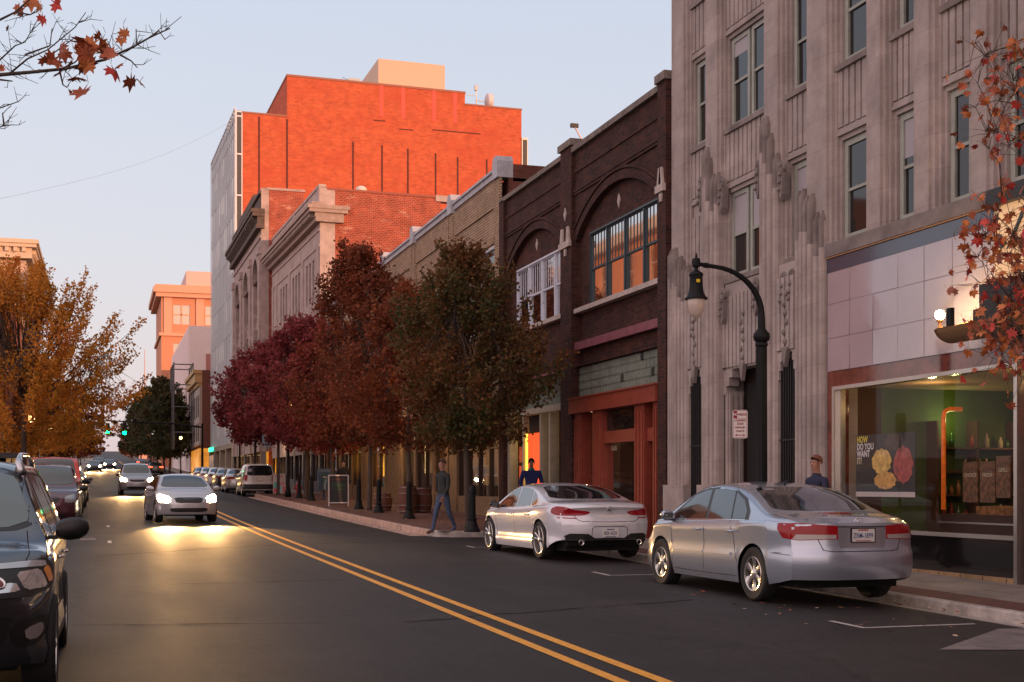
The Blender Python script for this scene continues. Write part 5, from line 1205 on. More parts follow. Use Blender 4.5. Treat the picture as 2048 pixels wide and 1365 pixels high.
# ---------------- white low four-door coupe
def coupe():
    root = empty('parked_coupe', (8.45, 24.25, zg(24.2)-.01), R(1.5), 'white low-roofed coupe with twin-spoke wheels parked ahead of the silver sedan', 'car')
    mat = paint('white_car_paint', (.62, .64, .70), .15, .22)
    sp = dict(rear=-2.62, front=2.40, w=.947, wb=2.97, r=.345, arch=.385, sill=.17, tumble=.50, crown=.07, shin=.05,
        top=[(-2.62, .95), (-2.45, 1.035), (-2.1, 1.06), (-1.85, 1.075), (-1.5, 1.15), (-1.1, 1.26), (-.7, 1.34), (-.3, 1.382), (.1, 1.392), (.4, 1.37), (.75, 1.27), (1.1, 1.10), (1.35, 1.0), (1.8, .92), (2.2, .80), (2.40, .68)],
        belt=[(-2.62, .90), (-2.3, .97), (-1.8, .985), (-1.0, .955), (0, .915), (1.0, .90), (1.6, .86), (2.1, .76), (2.4, .62)],
        wid=[(-2.62, .88), (-2.4, .935), (-2.0, .985), (-1.5, 1), (-.8, .975), (.3, .965), (1.2, .985), (1.8, .97), (2.2, .93), (2.4, .86)],
        side=[(1.0, .955), (.93, .985), (.8, .995), (.6, .985), (.35, .955), (.15, .985), (0, .96)],
        rprof=[(.2, .10), (.38, .03), (.55, 0), (.70, .0), (.74, .04), (.86, .06), (.98, .0), (1.04, .05)], fprof=[(.2, .06), (.35, 0), (.55, .0), (.65, .05), (.8, .2)],
        powr=3.0, bowr=.36, bowf=.5, rlow=[(-2.62, .375), (-2.42, .35), (-1.95, .22)])
    body, t = car_body(sp, root, mat); underbody(sp, root)
    for s in (1, -1):
        for y in (-1.485, 1.485): wheel(root, s*.83, y, .345, .258, 'twin', s, .225)
    patch('side_window', M_cglass, [(1.15, .915), (.62, 1.215), (.38, 1.275), (.22, 1.29), (.06, .93)], 'S', t, root, off=.004, both=True)
    patch('side_window', M_cglass, [(.0, .93), (.16, 1.292), (-.25, 1.29), (-.62, 1.25), (-.78, .965)], 'S', t, root, off=.004, both=True)
    patch('side_window', M_cglass, rnd_poly([(-.84, .968), (-.68, 1.235), (-1.0, 1.14), (-1.16, 1.03), (-1.1, .98)], 1, .12), 'S', t, root, off=.004, both=True)
    seams([[(1.15, .908), (0, .922), (-.8, .955), (-1.12, .972)]], 'S', t, root, w=.012, mat=M_chrome, off=.006, name='chrome_strip')
    patch('rear_window', M_cglass, rnd_poly([(-.74, 1.09), (-.56, 1.325), (.56, 1.325), (.74, 1.09)], 2, .12), 'R', t, root, off=.004)
    patch('windshield', M_cglass, rnd_poly([(-.74, 1.02), (-.55, 1.33), (.55, 1.33), (.74, 1.02)], 2, .12), 'F', t, root, off=.004)
    patch('tail_light', P('tail_lens_dark', (.20, .004, .012), .15, coat=.3, spec=.3, em=(.5, .01, .02), es=.08), rnd_poly([(13.5, .875), (18, .80), (40, .80), (47, .85), (46, .93), (40, .965), (33, .955), (26, .905)], 2, .2), 'C', t, root, off=.006, grid=.04, cy=-1.2, both=True)
    patch('tail_light_band', M_red, [(16, .875), (26, .885), (44, .925), (44, .90), (26, .865)], 'C', t, root, off=.0085, grid=.03, cy=-1.2, both=True)
    patch('reflector', P('tail_lens_dark', 0), [(24, .745), (24, .762), (39, .775), (40, .758)], 'C', t, root, off=.004, cy=-1.2, both=True)
    seams([[(.62, .80), (.58, .735), (.5, .70), (0, .69)]], 'R', t, root, w=.010)
    seams([[(.62, .985), (.3, 1.0), (0, 1.005)]], 'R', t, root, w=.006, mat=paint('white_car_shade', (.4, .4, .42)))
    seams([[(1.05, .90), (1.04, .6), (.98, .3)], [(.0, .915), (-.02, .6), (.0, .26)], [(-.80, .95), (-.96, .75), (-1.05, .55), (-1.1, .45)]], 'S', t, root)
    # diffuser, exhausts
    patch('diffuser', M_blk, [(-.82, .378), (-.78, .45), (-.70, .49), (-.40, .485), (-.28, .41), (.28, .41), (.40, .485), (.70, .49), (.78, .45), (.82, .378)], 'R', t, root, off=.003)
    seams([[(-.34, .40), (-.33, .58), (-.28, .61), (.28, .61), (.33, .58), (.34, .40)]], 'R', t, root, w=.012, both=False)
    mb = MB().use(M_chrome)
    for s in (1, -1): mb.lathe([(.045, -2.62), (.05, -2.64), (.042, -2.64), (.04, -2.56)], 14, Matrix.Translation((s*.55, 0, .335)) @ Matrix(((1, 0, 0, 0), (0, 0, 1, 0), (0, -1, 0, 0), (0, 0, 0, 1))))
    split(mb, 'exhaust_tip', root, smooth=True)
    plate(root, -2.6, .50, 'BEK-4250', t, frame=False, top=M_pblue)
    y = t.ray_cast(Vector((0, -6, .93)), Vector((0, 1, 0)))[0].y
    Mx = Matrix.Translation((0, y-.004, .925)) @ Matrix.Rotation(R(84), 4, 'X')
    mb = MB().use(M_blk).lathe([(.041, 0), (.041, .006), (0, .007)], 24, Mx)
    for k in range(4):
        mb.use(M_clear if k % 2 else M_pblue); a0 = k*math.pi/2
        mb.prism([(0, 0)]+[(.027*math.cos(a0+i*math.pi/12), .027*math.sin(a0+i*math.pi/12)) for i in range(7)], .0075, .009, 'z', Mx)
    mb.use(M_chrome); mb.lathe([(.044, 0), (.044, .006), (.040, .008), (.038, .006)], 24, Mx)
    e = mb.build('emblem', None, root)
    text('badge', '640i', .05, M_chrome, root, axes((.40, t.ray_cast(Vector((.4, -6, .85)), Vector((0, 1, 0)))[0].y-.004, .85), (1, 0, 0), (0, 0, 1)))
    handles(root, t, (.2, -.82), .80, mat, .9)
    mirror(root, 1.0, .96, .9, M_blk, 1, .8); mirror(root, 1.0, .96, .9, M_blk, -1, .8)
    patch('headlight', M_hl_off, [(30, .60), (30, .70), (52, .76), (58, .72), (50, .62)], 'D', t, root, off=.006, grid=.04, cy=1.2, both=True)
    
    return root
coupe()

# ---------------- general vehicle maker for the rest
SUV = dict(rear=-2.2, front=2.25, w=.90, wb=2.64, r=.36, arch=.41, sill=.24, tumble=.34, crown=.06, shin=.03,
    top=[(-2.2, 1.10), (-2.12, 1.3), (-2.02, 1.60), (-1.9, 1.69), (-1.0, 1.735), (0, 1.73), (.35, 1.68), (.65, 1.52), (1.05, 1.20), (1.2, 1.12), (1.6, 1.07), (2.05, .98), (2.25, .84)],
    belt=[(-2.2, 1.02), (-1.8, 1.07), (0, 1.03), (1.1, 1.0), (1.6, .97), (2.0, .90), (2.25, .78)],
    wid=[(-2.2, .93), (-1.9, .985), (-1.2, 1), (1.2, 1), (1.8, .97), (2.1, .93), (2.25, .88)],
    rprof=[(.25, .05), (.45, 0), (.65, .0), (.70, .05), (1.1, .06)], fprof=[(.3, .06), (.45, 0), (.6, 0), (.8, .06), (.95, .16)], powr=5, bowr=.14, bowf=.28)
SED = dict(rear=-2.35, front=2.25, w=.89, wb=2.68, r=.325, arch=.365, sill=.20, tumble=.47, crown=.07, shin=.03,
    top=[(-2.35, .97), (-2.15, 1.04), (-1.9, 1.07), (-1.6, 1.12), (-1.1, 1.30), (-.7, 1.40), (-.2, 1.45), (.2, 1.45), (.6, 1.37), (1.0, 1.20), (1.3, 1.03), (1.7, .95), (2.1, .82), (2.25, .70)],
    belt=[(-2.35, .90), (-2.0, .97), (-1.0, .97), (0, .945), (1.0, .93), (1.5, .89), (2.0, .78), (2.25, .64)],
    wid=[(-2.35, .90), (-2.1, .96), (-1.6, 1), (1.2, 1), (1.8, .975), (2.1, .93), (2.25, .87)],
    rprof=[(.2, .08), (.4, 0), (.6, .0), (.66, .03), (.95, .06)], fprof=[(.2, .06), (.4, 0), (.55, 0), (.7, .08), (.85, .25)], powr=3.4, bowr=.28, bowf=.4)
def vehicle(name, sp, loc, rz, mat, label, group=None, suv=False, lights=False, word=None, roof_rack=False, rim='five', bumper=None, cat='car'):
    root = empty(name, loc, rz, label, cat, group)
    body, t = car_body(sp, root, mat); underbody(sp, root); wb = sp['wb']/2; w = sp['w']
    for s in (1, -1):
        for y in (-wb, wb): wheel(root, s*(w-.115), y, sp['r'], sp['r']*.66, rim, s, .22)
    if suv:
        z1 = sp['top'][5][1]-.13; zb = interp(sp['belt'], 0)+.02
        patch('side_window', M_cglass, [(1.02, zb), (.60, z1-.13), (.42, z1-.02), (.2, z1), (.12, zb)], 'S', t, root, both=True)
        patch('side_window', M_cglass, [(.05, zb), (.13, z1), (-.75, z1), (-.85, zb+.02)], 'S', t, root, both=True)
        patch('side_window', M_cglass, [(-.93, zb+.02), (-.84, z1), (-1.55, z1-.02), (-1.82, z1-.10), (-1.88, zb+.06)], 'S', t, root, both=True)
        patch('rear_window', M_cglass, rnd_poly([(-.69, zb+.03), (-.60, z1+.02), (.60, z1+.02), (.69, zb+.03)], 2, .12), 'R', t, root)
        patch('windshield', M_cglass, rnd_poly([(-.72, zb+.13), (-.60, z1+.05), (.60, z1+.05), (.72, zb+.13)], 2, .1), 'F', t, root)
        tl = [(56, .78), (54, 1.10), (66, 1.14), (70, .80)]
        patch('tail_light', M_red, [(36, .80), (35, 1.10), (50, 1.12), (52, .82)], 'C', t, root, off=.008, cy=-1.2, both=True)
        seams([[(-.62, .62), (-.62, zb)], [(-.62, .62), (0, .62)]], 'R', t, root)
    else:
        patch('side_window', M_cglass, [(1.08, .955), (.58, 1.27), (.3, 1.345), (.16, 1.352), (.02, .96)], 'S', t, root, both=True)
        patch('side_window', M_cglass, [(-.06, .96), (.08, 1.355), (-.25, 1.36), (-.55, 1.325), (-.74, .98)], 'S', t, root, both=True)
        patch('side_window', M_cglass, [(-.80, .98), (-.62, 1.31), (-.9, 1.22), (-1.1, 1.08), (-1.12, .99)], 'S', t, root, both=True)
        patch('rear_window', M_cglass, rnd_poly([(-.69, 1.10), (-.52, 1.385), (.52, 1.385), (.69, 1.10)], 2, .1), 'R', t, root)
        patch('windshield', M_cglass, rnd_poly([(-.71, 1.05), (-.52, 1.39), (.52, 1.39), (.71, 1.05)], 2, .1), 'F', t, root)
        patch('tail_light', M_red, [(20, .80), (20, .92), (44, .95), (48, .85), (42, .78)], 'C', t, root, off=.006, cy=-1.2, both=True)
        seams([[(.5, 1.06), (.55, .8), (.5, .66), (0, .655)]], 'R', t, root)
    zt = interp(sp['belt'], 1.0)-.03
    seams([[(.98, zt), (.96, .6), (.92, .34)], [(.0, zt), (-.02, .6), (0, .32)], [(-.82, zt), (-.9, .7), (-1.0, .5)]], 'S', t, root)
    handles(root, t, (.14, -.76), zt-.10, mat, w)
    zh = interp(sp['belt'], sp['front']-.25)
    hl = patch('headlight', M_hl_on if lights else M_hl_off, rnd_poly([(24, zh-.20), (26, zh-.03), (50, zh+.06), (54, zh+.02), (46, zh-.16)], 1, .2), 'D', t, root, off=.008, grid=.04, cy=1.0, both=True)
    zg_ = zh-.16
    patch('grille', M_blk, rnd_poly([(-.36, zg_-.04), (-.42, zg_+.12), (.42, zg_+.12), (.36, zg_-.04)], 1, .15), 'F', t, root, off=.006)
    patch('lower_grille', M_blk, rnd_poly([(-.5, .32), (-.55, .44), (.55, .44), (.5, .32)], 1, .15), 'F', t, root, off=.005)
    if bumper: patch('bumper', bumper, [(-w+.04, sp['sill']+.12), (-w+.03, .62), (w-.03, .62), (w-.04, sp['sill']+.12)], 'R', t, root, off=.02)
    if sp['rear'] < 0: plate(root, -2.2, .80 if not suv else .88, word, t, top=M_pred)
    for s in (1, -1): mirror(root, .95, interp(sp['belt'], .95)+.07, w, M_blk if suv else mat, s, .9)
    if roof_rack:
        zr = sp['top'][4][1]
        for s in (1, -1):
            x = s*(w-.36); mb = MB().use(M_chrome if roof_rack == 2 else M_blk); zz = zr-.055
            mb.tube([(x, .35, zz-.06), (x, .28, zz+.02), (x, -.6, zz+.05), (x, -1.5, zz+.0), (x, -1.6, zz-.06)], .018, 6); mb.build('roof_rail', None, root, smooth=True)
    return root, t
GP = 'cars parked along the far kerb'
gx = 8.05
SUV2 = dict(SUV)
vehicle('parked_suv', SUV2, (gx-.05, 73.2, zg(73.2)), 0, paint('white_suv_paint', (.60, .57, .58), .1), 'white SUV with dark rear bumper and roof rails parked past the bump-out', 'cars parked along the far kerb', suv=True, roof_rack=1, bumper=M_blk)
root, t = vehicle('parked_car', SED, (gx-.2, 81.5, zg(81.5)), 0, paint('silver_far_paint', (.48, .47, .47), .5), 'silver sedan with red tail lights parked in front of the white SUV', GP)
vehicle('parked_car', SED, (gx-.2, 88.6, zg(88.6)), 0, paint('dark_far_paint', (.05, .055, .06), .4), 'dark sedan parked between the silver sedan and the white sedan', GP)
vehicle('parked_car', SED, (gx-.2, 95.5, zg(95.5)), 0, paint('white_far_paint', (.62, .62, .64), .1), 'white sedan third in line ahead of the SUV', GP)
vehicle('parked_car', SED, (gx-.2, 103, zg(103)), 0, paint('white_far_paint', 0), 'farther white sedan parked just before the line ends', GP)
vehicle('parked_car', SED, (gx-.2, 110, zg(110)), 0, paint('grey_far_paint', (.22, .22, .24), .5), 'grey car last in the line below the glass tower', GP)
# oncoming, headlights on
OG = 'oncoming cars with headlights lit'
def lamps(root, zh, yf, power, x=.62, spread=1.0):
    for s in (1, -1):
        li = bpy.data.lights.new('headlamp', 'SPOT'); li.energy = power; li.spot_size = R(42); li.spot_blend = .75; li.color = (1, .54, .19); li.shadow_soft_size = .09
        lo = bpy.data.objects.new('headlamp_beam', li); COL.objects.link(lo); lo.parent = root; lo.location = (s*x, yf, zh); lo.rotation_euler = (R(90-15), 0, 0)
r1, t1 = vehicle('moving_car', SED, (2.25, 41.6, zg(41.6)), R(184), paint('moving_silver_paint', (.50, .50, .53), .4), 'silver sedan driving toward the viewer beside the yellow lines', OG, lights=True)
lamps(r1, .70, 2.32, 2700)
r2, t2 = vehicle('moving_suv', SUV, (1.75, 76, zg(76)), R(181), paint('moving_grey_paint', (.35, .36, .40), .4), 'grey SUV following behind the silver sedan', OG, suv=True, lights=True)
lamps(r2, .85, 2.3, 2500)
r3, t3 = vehicle('moving_car', SED, (-1.0, 182, zg(182)), R(180), paint('dark_far_paint', 0), 'distant dark car with bright headlights past the signals', OG, lights=True)
r4, t4 = vehicle('moving_car', SED, (1.0, 205, zg(205)), R(180), paint('dark_far_paint', 0), 'farthest dark car with headlights lit on the rise', OG, lights=True)
lamps(r3, .70, 2.32, 6000); lamps(r4, .70, 2.32, 6000)
# left row, facing us
LG = 'cars parked on the left side'
JEEP = dict(SUV, top=[(-2.2, 1.2), (-2.14, 1.5), (-2.05, 1.80), (-1.9, 1.84), (-1.0, 1.86), (0, 1.86), (.5, 1.83), (.75, 1.7), (1.0, 1.25), (1.1, 1.18), (1.6, 1.14), (2.05, 1.10), (2.25, .98)], tumble=.16)
vehicle('parked_suv', SUV, (-1.45, 37.6, zg(37.6)), R(180), paint('maroon_paint', (.075, .018, .03), .4), 'maroon SUV parked behind the dark grey SUV', LG, suv=True, rim='seven')
vehicle('parked_suv', JEEP, (-1.50, 45.2, zg(45.2)+.1), R(180), paint('red_jeep_paint', (.50, .02, .015), .1), 'boxy bright red off-roader parked behind the maroon SUV', LG, suv=True)
vehicle('parked_car', SED, (-1.5, 55, zg(55)), R(180), paint('dark_far_paint', 0), 'black sedan parked in front of the red off-roader on the left', LG)
vehicle('parked_car', SED, (-1.5, 63, zg(63)), R(180), paint('dark_far_paint', 0), 'farther black sedan parked under the left trees', LG)

# ---------------- dark grey SUV close on the left
def near_suv():
    root = empty('parked_suv', (-1.22, 11.25, zg(11.2)), R(180), 'dark grey SUV with silver roof rails, close at the left edge', 'car')
    mat = paint('dark_grey_paint', (.070, .075, .085), .75, .22)
    sp = dict(rear=-2.25, front=2.27, w=.92, wb=2.69, r=.355, arch=.40, sill=.22, tumble=.40, crown=.06, shin=.035,
        top=[(-2.25, 1.10), (-2.1, 1.35), (-1.9, 1.58), (-1.6, 1.65), (-.8, 1.68), (0, 1.675), (.3, 1.62), (.7, 1.42), (1.15, 1.14), (1.35, 1.07), (1.7, 1.02), (2.05, .93), (2.27, .76)],
        belt=[(-2.25, 1.06), (-1.8, 1.10), (-.8, 1.07), (.2, 1.02), (1.1, .985), (1.6, .95), (2.0, .86), (2.27, .70)],
        wid=[(-2.25, .90), (-1.9, .98), (-1.3, 1), (-.5, .985), (.6, .975), (1.3, 1), (1.8, .985), (2.08, .93), (2.27, .84)],
        side=[(1.0, .955), (.94, .985), (.84, .985), (.6, .965), (.35, .96), (.18, .99), (0, .97)],
        rprof=[(.25, .05), (.45, 0), (.65, .0), (.70, .05), (1.1, .10)], fprof=[(.22, .10), (.35, .02), (.5, 0), (.62, 0), (.75, .04), (.9, .14)], powr=4, bowr=.22, bowf=.50, powf=2.6)
    body, t = car_body(sp, root, mat); underbody(sp, root)
    for s in (1, -1):
        for y in (-1.345, 1.345): wheel(root, s*.80, y, .355, .232, 'seven', s, .225)
    patch('window_surround', M_blk, [(1.18, 1.02), (.70, 1.36), (.4, 1.535), (.1, 1.575), (-1.2, 1.56), (-1.75, 1.47), (-1.85, 1.18), (-1.2, 1.085), (0, 1.045)], 'S', t, root, off=.002, both=True)
    patch('side_window', M_cglass, [(1.05, 1.035), (.66, 1.34), (.38, 1.505), (.14, 1.54), (.06, 1.06)], 'S', t, root, both=True)
    patch('side_window', M_cglass, [(-.02, 1.06), (.06, 1.545), (-.7, 1.54), (-.85, 1.10)], 'S', t, root, both=True)
    patch('side_window', M_cglass, [(-.92, 1.11), (-.78, 1.54), (-1.3, 1.52), (-1.6, 1.44), (-1.5, 1.17)], 'S', t, root, both=True)
    patch('windshield_border', M_blk, rnd_poly([(-.80, 1.13), (-.62, 1.60), (.62, 1.60), (.80, 1.13)], 2, .12), 'F', t, root, off=.002)
    patch('windshield', P('windshield_glass', (.03, .05, .05), .04, coat=.8, spec=.9), rnd_poly([(-.74, 1.15), (-.57, 1.575), (.57, 1.575), (.74, 1.15)], 2, .13), 'F', t, root, off=.0045)
    # headlight: chrome housing, lens and amber corner
    h = patch('headlight', M_blk, rnd_poly([(19, .72), (20, .80), (36, .915), (56, .965), (58, .90), (54, .77), (40, .72)], 1, .1), 'D', t, root, off=.006, grid=.03, cy=1.0, both=True)
    for hh, s in zip(h, (1, -1)):
        for (a, b, m, z0, z1) in ((21, 36, M_chrome, .745, .80), (38, 50, M_chrome, .76, .88), (51.5, 55, M_amber, .80, .90), (28, 54, P('headlamp_brow', (.45, .47, .5), .15, metal=.6, coat=1), .895, .935)):
            o = patch('reflector', m, rnd_poly([(a, z0), (a, z1-.01), (b, z1+.012), (b, z0+.01)], 1, .15), 'D', t, hh, off=.010, grid=.03, cy=1.0, side=s)
        dd_ = Vector((-math.sin(R(29))*s, -math.cos(R(29)), 0)); c = t.ray_cast(Vector((0, 1.0, .815))-dd_*4, dd_)
        if c[0] is not None:
            mb = MB().use(M_chrome); n = c[1] if c[1].y > 0 else -c[1]
            Mx = Matrix.Translation(c[0]+n*.008) @ n.to_track_quat('Z', 'Y').to_matrix().to_4x4(); mb.lathe([(.062, 0), (.065, .006), (.055, .012), (.048, .004)], 22, Mx)
            mb.use(P('projector_lens', (.25, .08, .07), .05, coat=1)).lathe([(.048, .004), (.035, .013), (.018, .018), (0, .019)], 22, Mx); mb.build('projector', None, hh, smooth=True)
    patch('grille', M_blk, rnd_poly([(-.42, .72), (-.5, .84), (.5, .84), (.42, .72)], 1, .15), 'F', t, root, off=.006)
    patch('chrome_bar', M_chrome, line_poly([(-.5, .79), (.5, .79)], .03), 'F', t, root, off=.014)
    patch('lower_grille', M_blk, rnd_poly([(-.58, .38), (-.66, .62), (.66, .62), (.58, .38)], 1, .1), 'F', t, root, off=.005)
    patch('fog_light_bezel', M_blk, rnd_poly([(32, .40), (30, .56), (50, .60), (52, .50), (44, .40)], 1, .2), 'D', t, root, off=.005, cy=1.0, both=True, grid=.04)
    patch('fog_light', M_clear, rnd_poly([(37, .44), (36, .52), (46, .545), (47.5, .49), (43, .44)], 1, .2), 'D', t, root, off=.010, cy=1.0, both=True, grid=.04)
    seams([[(1.02, .98), (1.0, .6), (.94, .32)], [(.0, 1.02), (-.02, .6), (0, .30)], [(-.9, 1.06), (-1.0, .8), (-1.05, .6)]], 'S', t, root)
    patch('cladding', M_blk, [(.95, .24), (.95, .33), (-.95, .33), (-.95, .24)], 'S', t, root, off=.008, both=True)
    handles(root, t, (.16, -.76), .90, M_chrome, .9)
    patch('door_moulding', M_chrome, line_poly([(.9, .44), (-.9, .47)], .02), 'S', t, root, off=.008, both=True)
    seams([[(.70, 1.10), (.74, 1.6), (.66, 2.0)]], 'T', t, root, w=.008)
    for s in (1, -1):
        m = mirror(root, .88, 1.13, .91, M_blk, s, 1.0)
        mb = MB().use(P('mirror_signal', (.30, .29, .28), .2, coat=1)).box(s*1.06, s*1.17, .955, .972, 1.055, 1.068); mb.build('turn_signal', None, m)
        x = s*.60; mb = MB().use(P('rail_silver', (.50, .52, .56), .25, metal=.8)); mb.tube([(x+s*.03, .42, 1.56), (x, .34, 1.64), (x, .1, 1.70), (x, -.8, 1.72), (x, -1.5, 1.68), (x, -1.6, 1.61)], [.035, .028, .022, .02, .022, .03], 8)
        mb.build('roof_rail', None, root, smooth=True)
        mb = MB().use(M_blk)
    mb = MB().use(M_blk).box(-.57, .57, -.2, -.14, 1.70, 1.725).box(-.57, .57, -1.1, -1.04, 1.70, 1.725); mb.build('cross_bars', None, root)
    return root
near_suv()
# ================================================================== trees
def leafmat(name, cols, rough=.6, nscale=.5):
    m = bpy.data.materials.new(name); m.use_nodes = True; n = m.node_tree.nodes; l = m.node_tree.links; b = n['Principled BSDF']; b.inputs['Roughness'].default_value = rough; b.inputs['Specular IOR Level'].default_value = .25
    g = n.new('ShaderNodeNewGeometry'); t = n.new('ShaderNodeTexCoord'); z = n.new('ShaderNodeTexNoise'); z.inputs['Scale'].default_value = nscale; z.inputs['Detail'].default_value = 3; l.new(t.outputs['Object'], z.inputs['Vector'])
    a = n.new('ShaderNodeMath'); a.operation = 'MULTIPLY_ADD'; a.inputs[1].default_value = .45; l.new(g.outputs['Random Per Island'], a.inputs[0])
    s = n.new('ShaderNodeMapRange'); s.inputs[1].default_value = .3; s.inputs[2].default_value = .7; s.inputs[3].default_value = 0; s.inputs[4].default_value = .6; l.new(z.outputs['Fac'], s.inputs[0]); l.new(s.outputs[0], a.inputs[2])
    r = n.new('ShaderNodeValToRGB'); cr = r.color_ramp
    while len(cr.elements) < len(cols): cr.elements.new(.5)
    for i, c in enumerate(cols): cr.elements[i].position = i/(len(cols)-1); cr.elements[i].color = (*c, 1)
    l.new(a.outputs[0], r.inputs[0]); l.new(r.outputs[0], b.inputs['Base Color'])
    tr = n.new('ShaderNodeBsdfTranslucent'); l.new(r.outputs[0], tr.inputs[0]); mx = n.new('ShaderNodeMixShader'); mx.inputs[0].default_value = .42
    o = n['Material Output']; l.new(b.outputs[0], mx.inputs[1]); l.new(tr.outputs[0], mx.inputs[2]); l.new(mx.outputs[0], o.inputs[0]); return m
M_bark = P('bark', (.075, .055, .045), .9, var=.4, scale=8, bump=.5, bscale=30, stretch=(1, 1, .3))
M_barkg = P('grey_bark', (.13, .115, .10), .9, var=.35, scale=8, bump=.4, bscale=30, stretch=(1, 1, .3))
def leaves_mesh(name, cen, rad, per, size, mat, parent, seed, droop=.3, streak=0., zb=2.):
    rg = np.random.default_rng(seed); C = np.repeat(np.array(cen), per, axis=0); Rr = np.repeat(np.array(rad), per); n = len(C)
    d = rg.normal(size=(n, 3)); d /= np.linalg.norm(d, axis=1)[:, None]; p = C+d*(Rr*rg.random(n)**.5)[:, None]*np.array([1, 1, .75])
    ax = C-np.array([0, 0, zb-.5]); ax /= np.linalg.norm(ax, axis=1)[:, None]; p = p+ax*((rg.random(n)*2-1.15)*streak)[:, None]+rg.normal(size=(n, 3))*.06
    u = rg.normal(size=(n, 3)); u[:, 2] -= droop; u /= np.linalg.norm(u, axis=1)[:, None]; w = np.cross(u, rg.normal(size=(n, 3))); w /= np.linalg.norm(w, axis=1)[:, None]
    nn = np.cross(u, w); s = (size*(.6+.8*rg.random(n)))[:, None]
    V = np.stack([p-u*s*.5, p-w*s*.42+u*s*.05+nn*s*.12, p+u*s*.6, p+w*s*.42+u*s*.05+nn*s*.12], axis=1).reshape(-1, 3)
    me = bpy.data.meshes.new(name); me.vertices.add(4*n); me.vertices.foreach_set('co', V.astype(np.float32).ravel()); me.loops.add(4*n); me.loops.foreach_set('vertex_index', np.arange(4*n, dtype=np.int32))
    me.polygons.add(n); me.polygons.foreach_set('loop_start', np.arange(0, 4*n, 4, dtype=np.int32)); me.polygons.foreach_set('loop_total', np.full(n, 4, dtype=np.int32)); me.update(calc_edges=True)
    me.materials.append(mat); o = bpy.data.objects.new(name, me); COL.objects.link(o); o.parent = parent; return o
def tree(label, x, y, r, zb, zt, mat, seed, group, nclu=150, per=110, ls=.10, clr=.42, trunk_r=.09, bark=None, name='street_tree', skew=(0, 0), shape=1.0, fill=.55, base=.15, fork=None, streak=.3):
    """zb, zt: underside and top of the crown above the pavement"""
    root = empty(name, (x, y, zg(y)+base), 0, label, 'tree', group); rr = random.Random(seed); bark = bark or M_bark
    H = zt-zb; cs = []; rs = []
    lob = [(rr.uniform(0, 6.28), rr.uniform(.75, 1.1)) for _ in range(6)]
    def env(f, a):      # radius of the crown at height fraction f and direction a
        b = math.sin(math.pi*min(1, max(0, (f*.93+.05)))**(.75*shape))**.62
        k = 1+.16*math.sin(3*a+seed)+.12*math.sin(5*a+seed*2+f*5)+.05*math.sin(7*f+a*2+seed); return r*b*k
    while len(cs) < nclu:
        f = rr.random(); a = rr.uniform(0, 6.283); q = rr.random()**fill; out = rr.random() < .08; q = 1.0+rr.random()*.14 if out else q; R_ = env(f, a)*q; f = f+(.05*rr.random() if out and f > .6 else 0)
        if q < .35 and rr.random() < .5: continue
        cs.append((R_*math.cos(a)+skew[0]*f, R_*math.sin(a)+skew[1]*f, zb+H*f)); rs.append(clr*(rr.uniform(.55, .8) if out else rr.uniform(.6, 1.25))*(1-.35*f))
    mb = MB().use(bark); fz = fork or zb*.92; tt = zb+H*.62
    lean = (rr.uniform(-.1, .1), rr.uniform(-.1, .1)); tp = [(0, 0, -.1), (0, 0, .15), (lean[0]*.5, lean[1]*.5, fz*.5), (lean[0], lean[1], fz), (lean[0]+skew[0]*.3, skew[1]*.3, fz+(tt-fz)*.5), (skew[0]*.6, skew[1]*.6, tt)]
    mb.tube(tp, [trunk_r*1.35, trunk_r, trunk_r*.85, trunk_r*.75, trunk_r*.45, trunk_r*.15], 9); 
    order = sorted(range(nclu), key=lambda i: -(cs[i][0]**2+cs[i][1]**2+(cs[i][2]-zb)**2)); prim = []
    for i in order[:max(14, nclu//6)]:
        c = Vector(cs[i]); t0 = min(.95, max(0.0, (c.z-zb)/H*.75)); s = Vector(tp[3]).lerp(Vector(tp[5]), t0*.8); mid = s.lerp(c, .5)+Vector((rr.uniform(-.2, .2), rr.uniform(-.2, .2), -abs(c-s)*.05 if False else -(c-s).length*.06))
        r0 = trunk_r*.38*(1-.4*t0); mb.tube([s, s.lerp(mid, .5)+Vector((0, 0, -.04)), mid, mid.lerp(c, .55), c], [r0, r0*.8, r0*.55, r0*.35, r0*.12], 5); prim.append((s, mid, c, r0))
    for i in order[max(14, nclu//6):]:
        c = Vector(cs[i]); s, m_, e_, r0 = min(prim, key=lambda q: (q[1].lerp(q[2], .3)-c).length); st = m_.lerp(e_, rr.uniform(0, .6)); mb.tube([st, st.lerp(c, .5)+Vector((rr.uniform(-.1, .1), rr.uniform(-.1, .1), .05)), c], [r0*.38, r0*.25, r0*.08], 4)
    mb.build('trunk', None, root, smooth=True); leaves_mesh('crown', cs, rs, per, ls, mat, root, seed, streak=streak, zb=zb); return root
LM_green = leafmat('dark_green_bronze_leaves', [(.03, .042, .016), (.07, .08, .027), (.14, .085, .03), (.19, .07, .028), (.24, .115, .035)])
LM_mix = leafmat('bronze_red_leaves', [(.04, .045, .018), (.13, .05, .022), (.22, .055, .03), (.28, .08, .03), (.32, .13, .035)])
LM_red = leafmat('crimson_leaves', [(.05, .045, .02), (.18, .04, .03), (.30, .055, .04), (.30, .10, .035)])
LM_pink = leafmat('magenta_red_leaves', [(.08, .045, .03), (.22, .045, .05), (.34, .07, .08), (.33, .10, .06)])
LM_org = leafmat('orange_leaves', [(.20, .13, .02), (.42, .21, .03), (.62, .27, .04), (.72, .30, .05), (.66, .20, .07)])
LM_dk = leafmat('far_dark_leaves', [(0.026, 0.038, 0.017), (0.058, 0.065, 0.026), (0.116, 0.065, 0.029)])
TG = 'street trees along the right sidewalk'
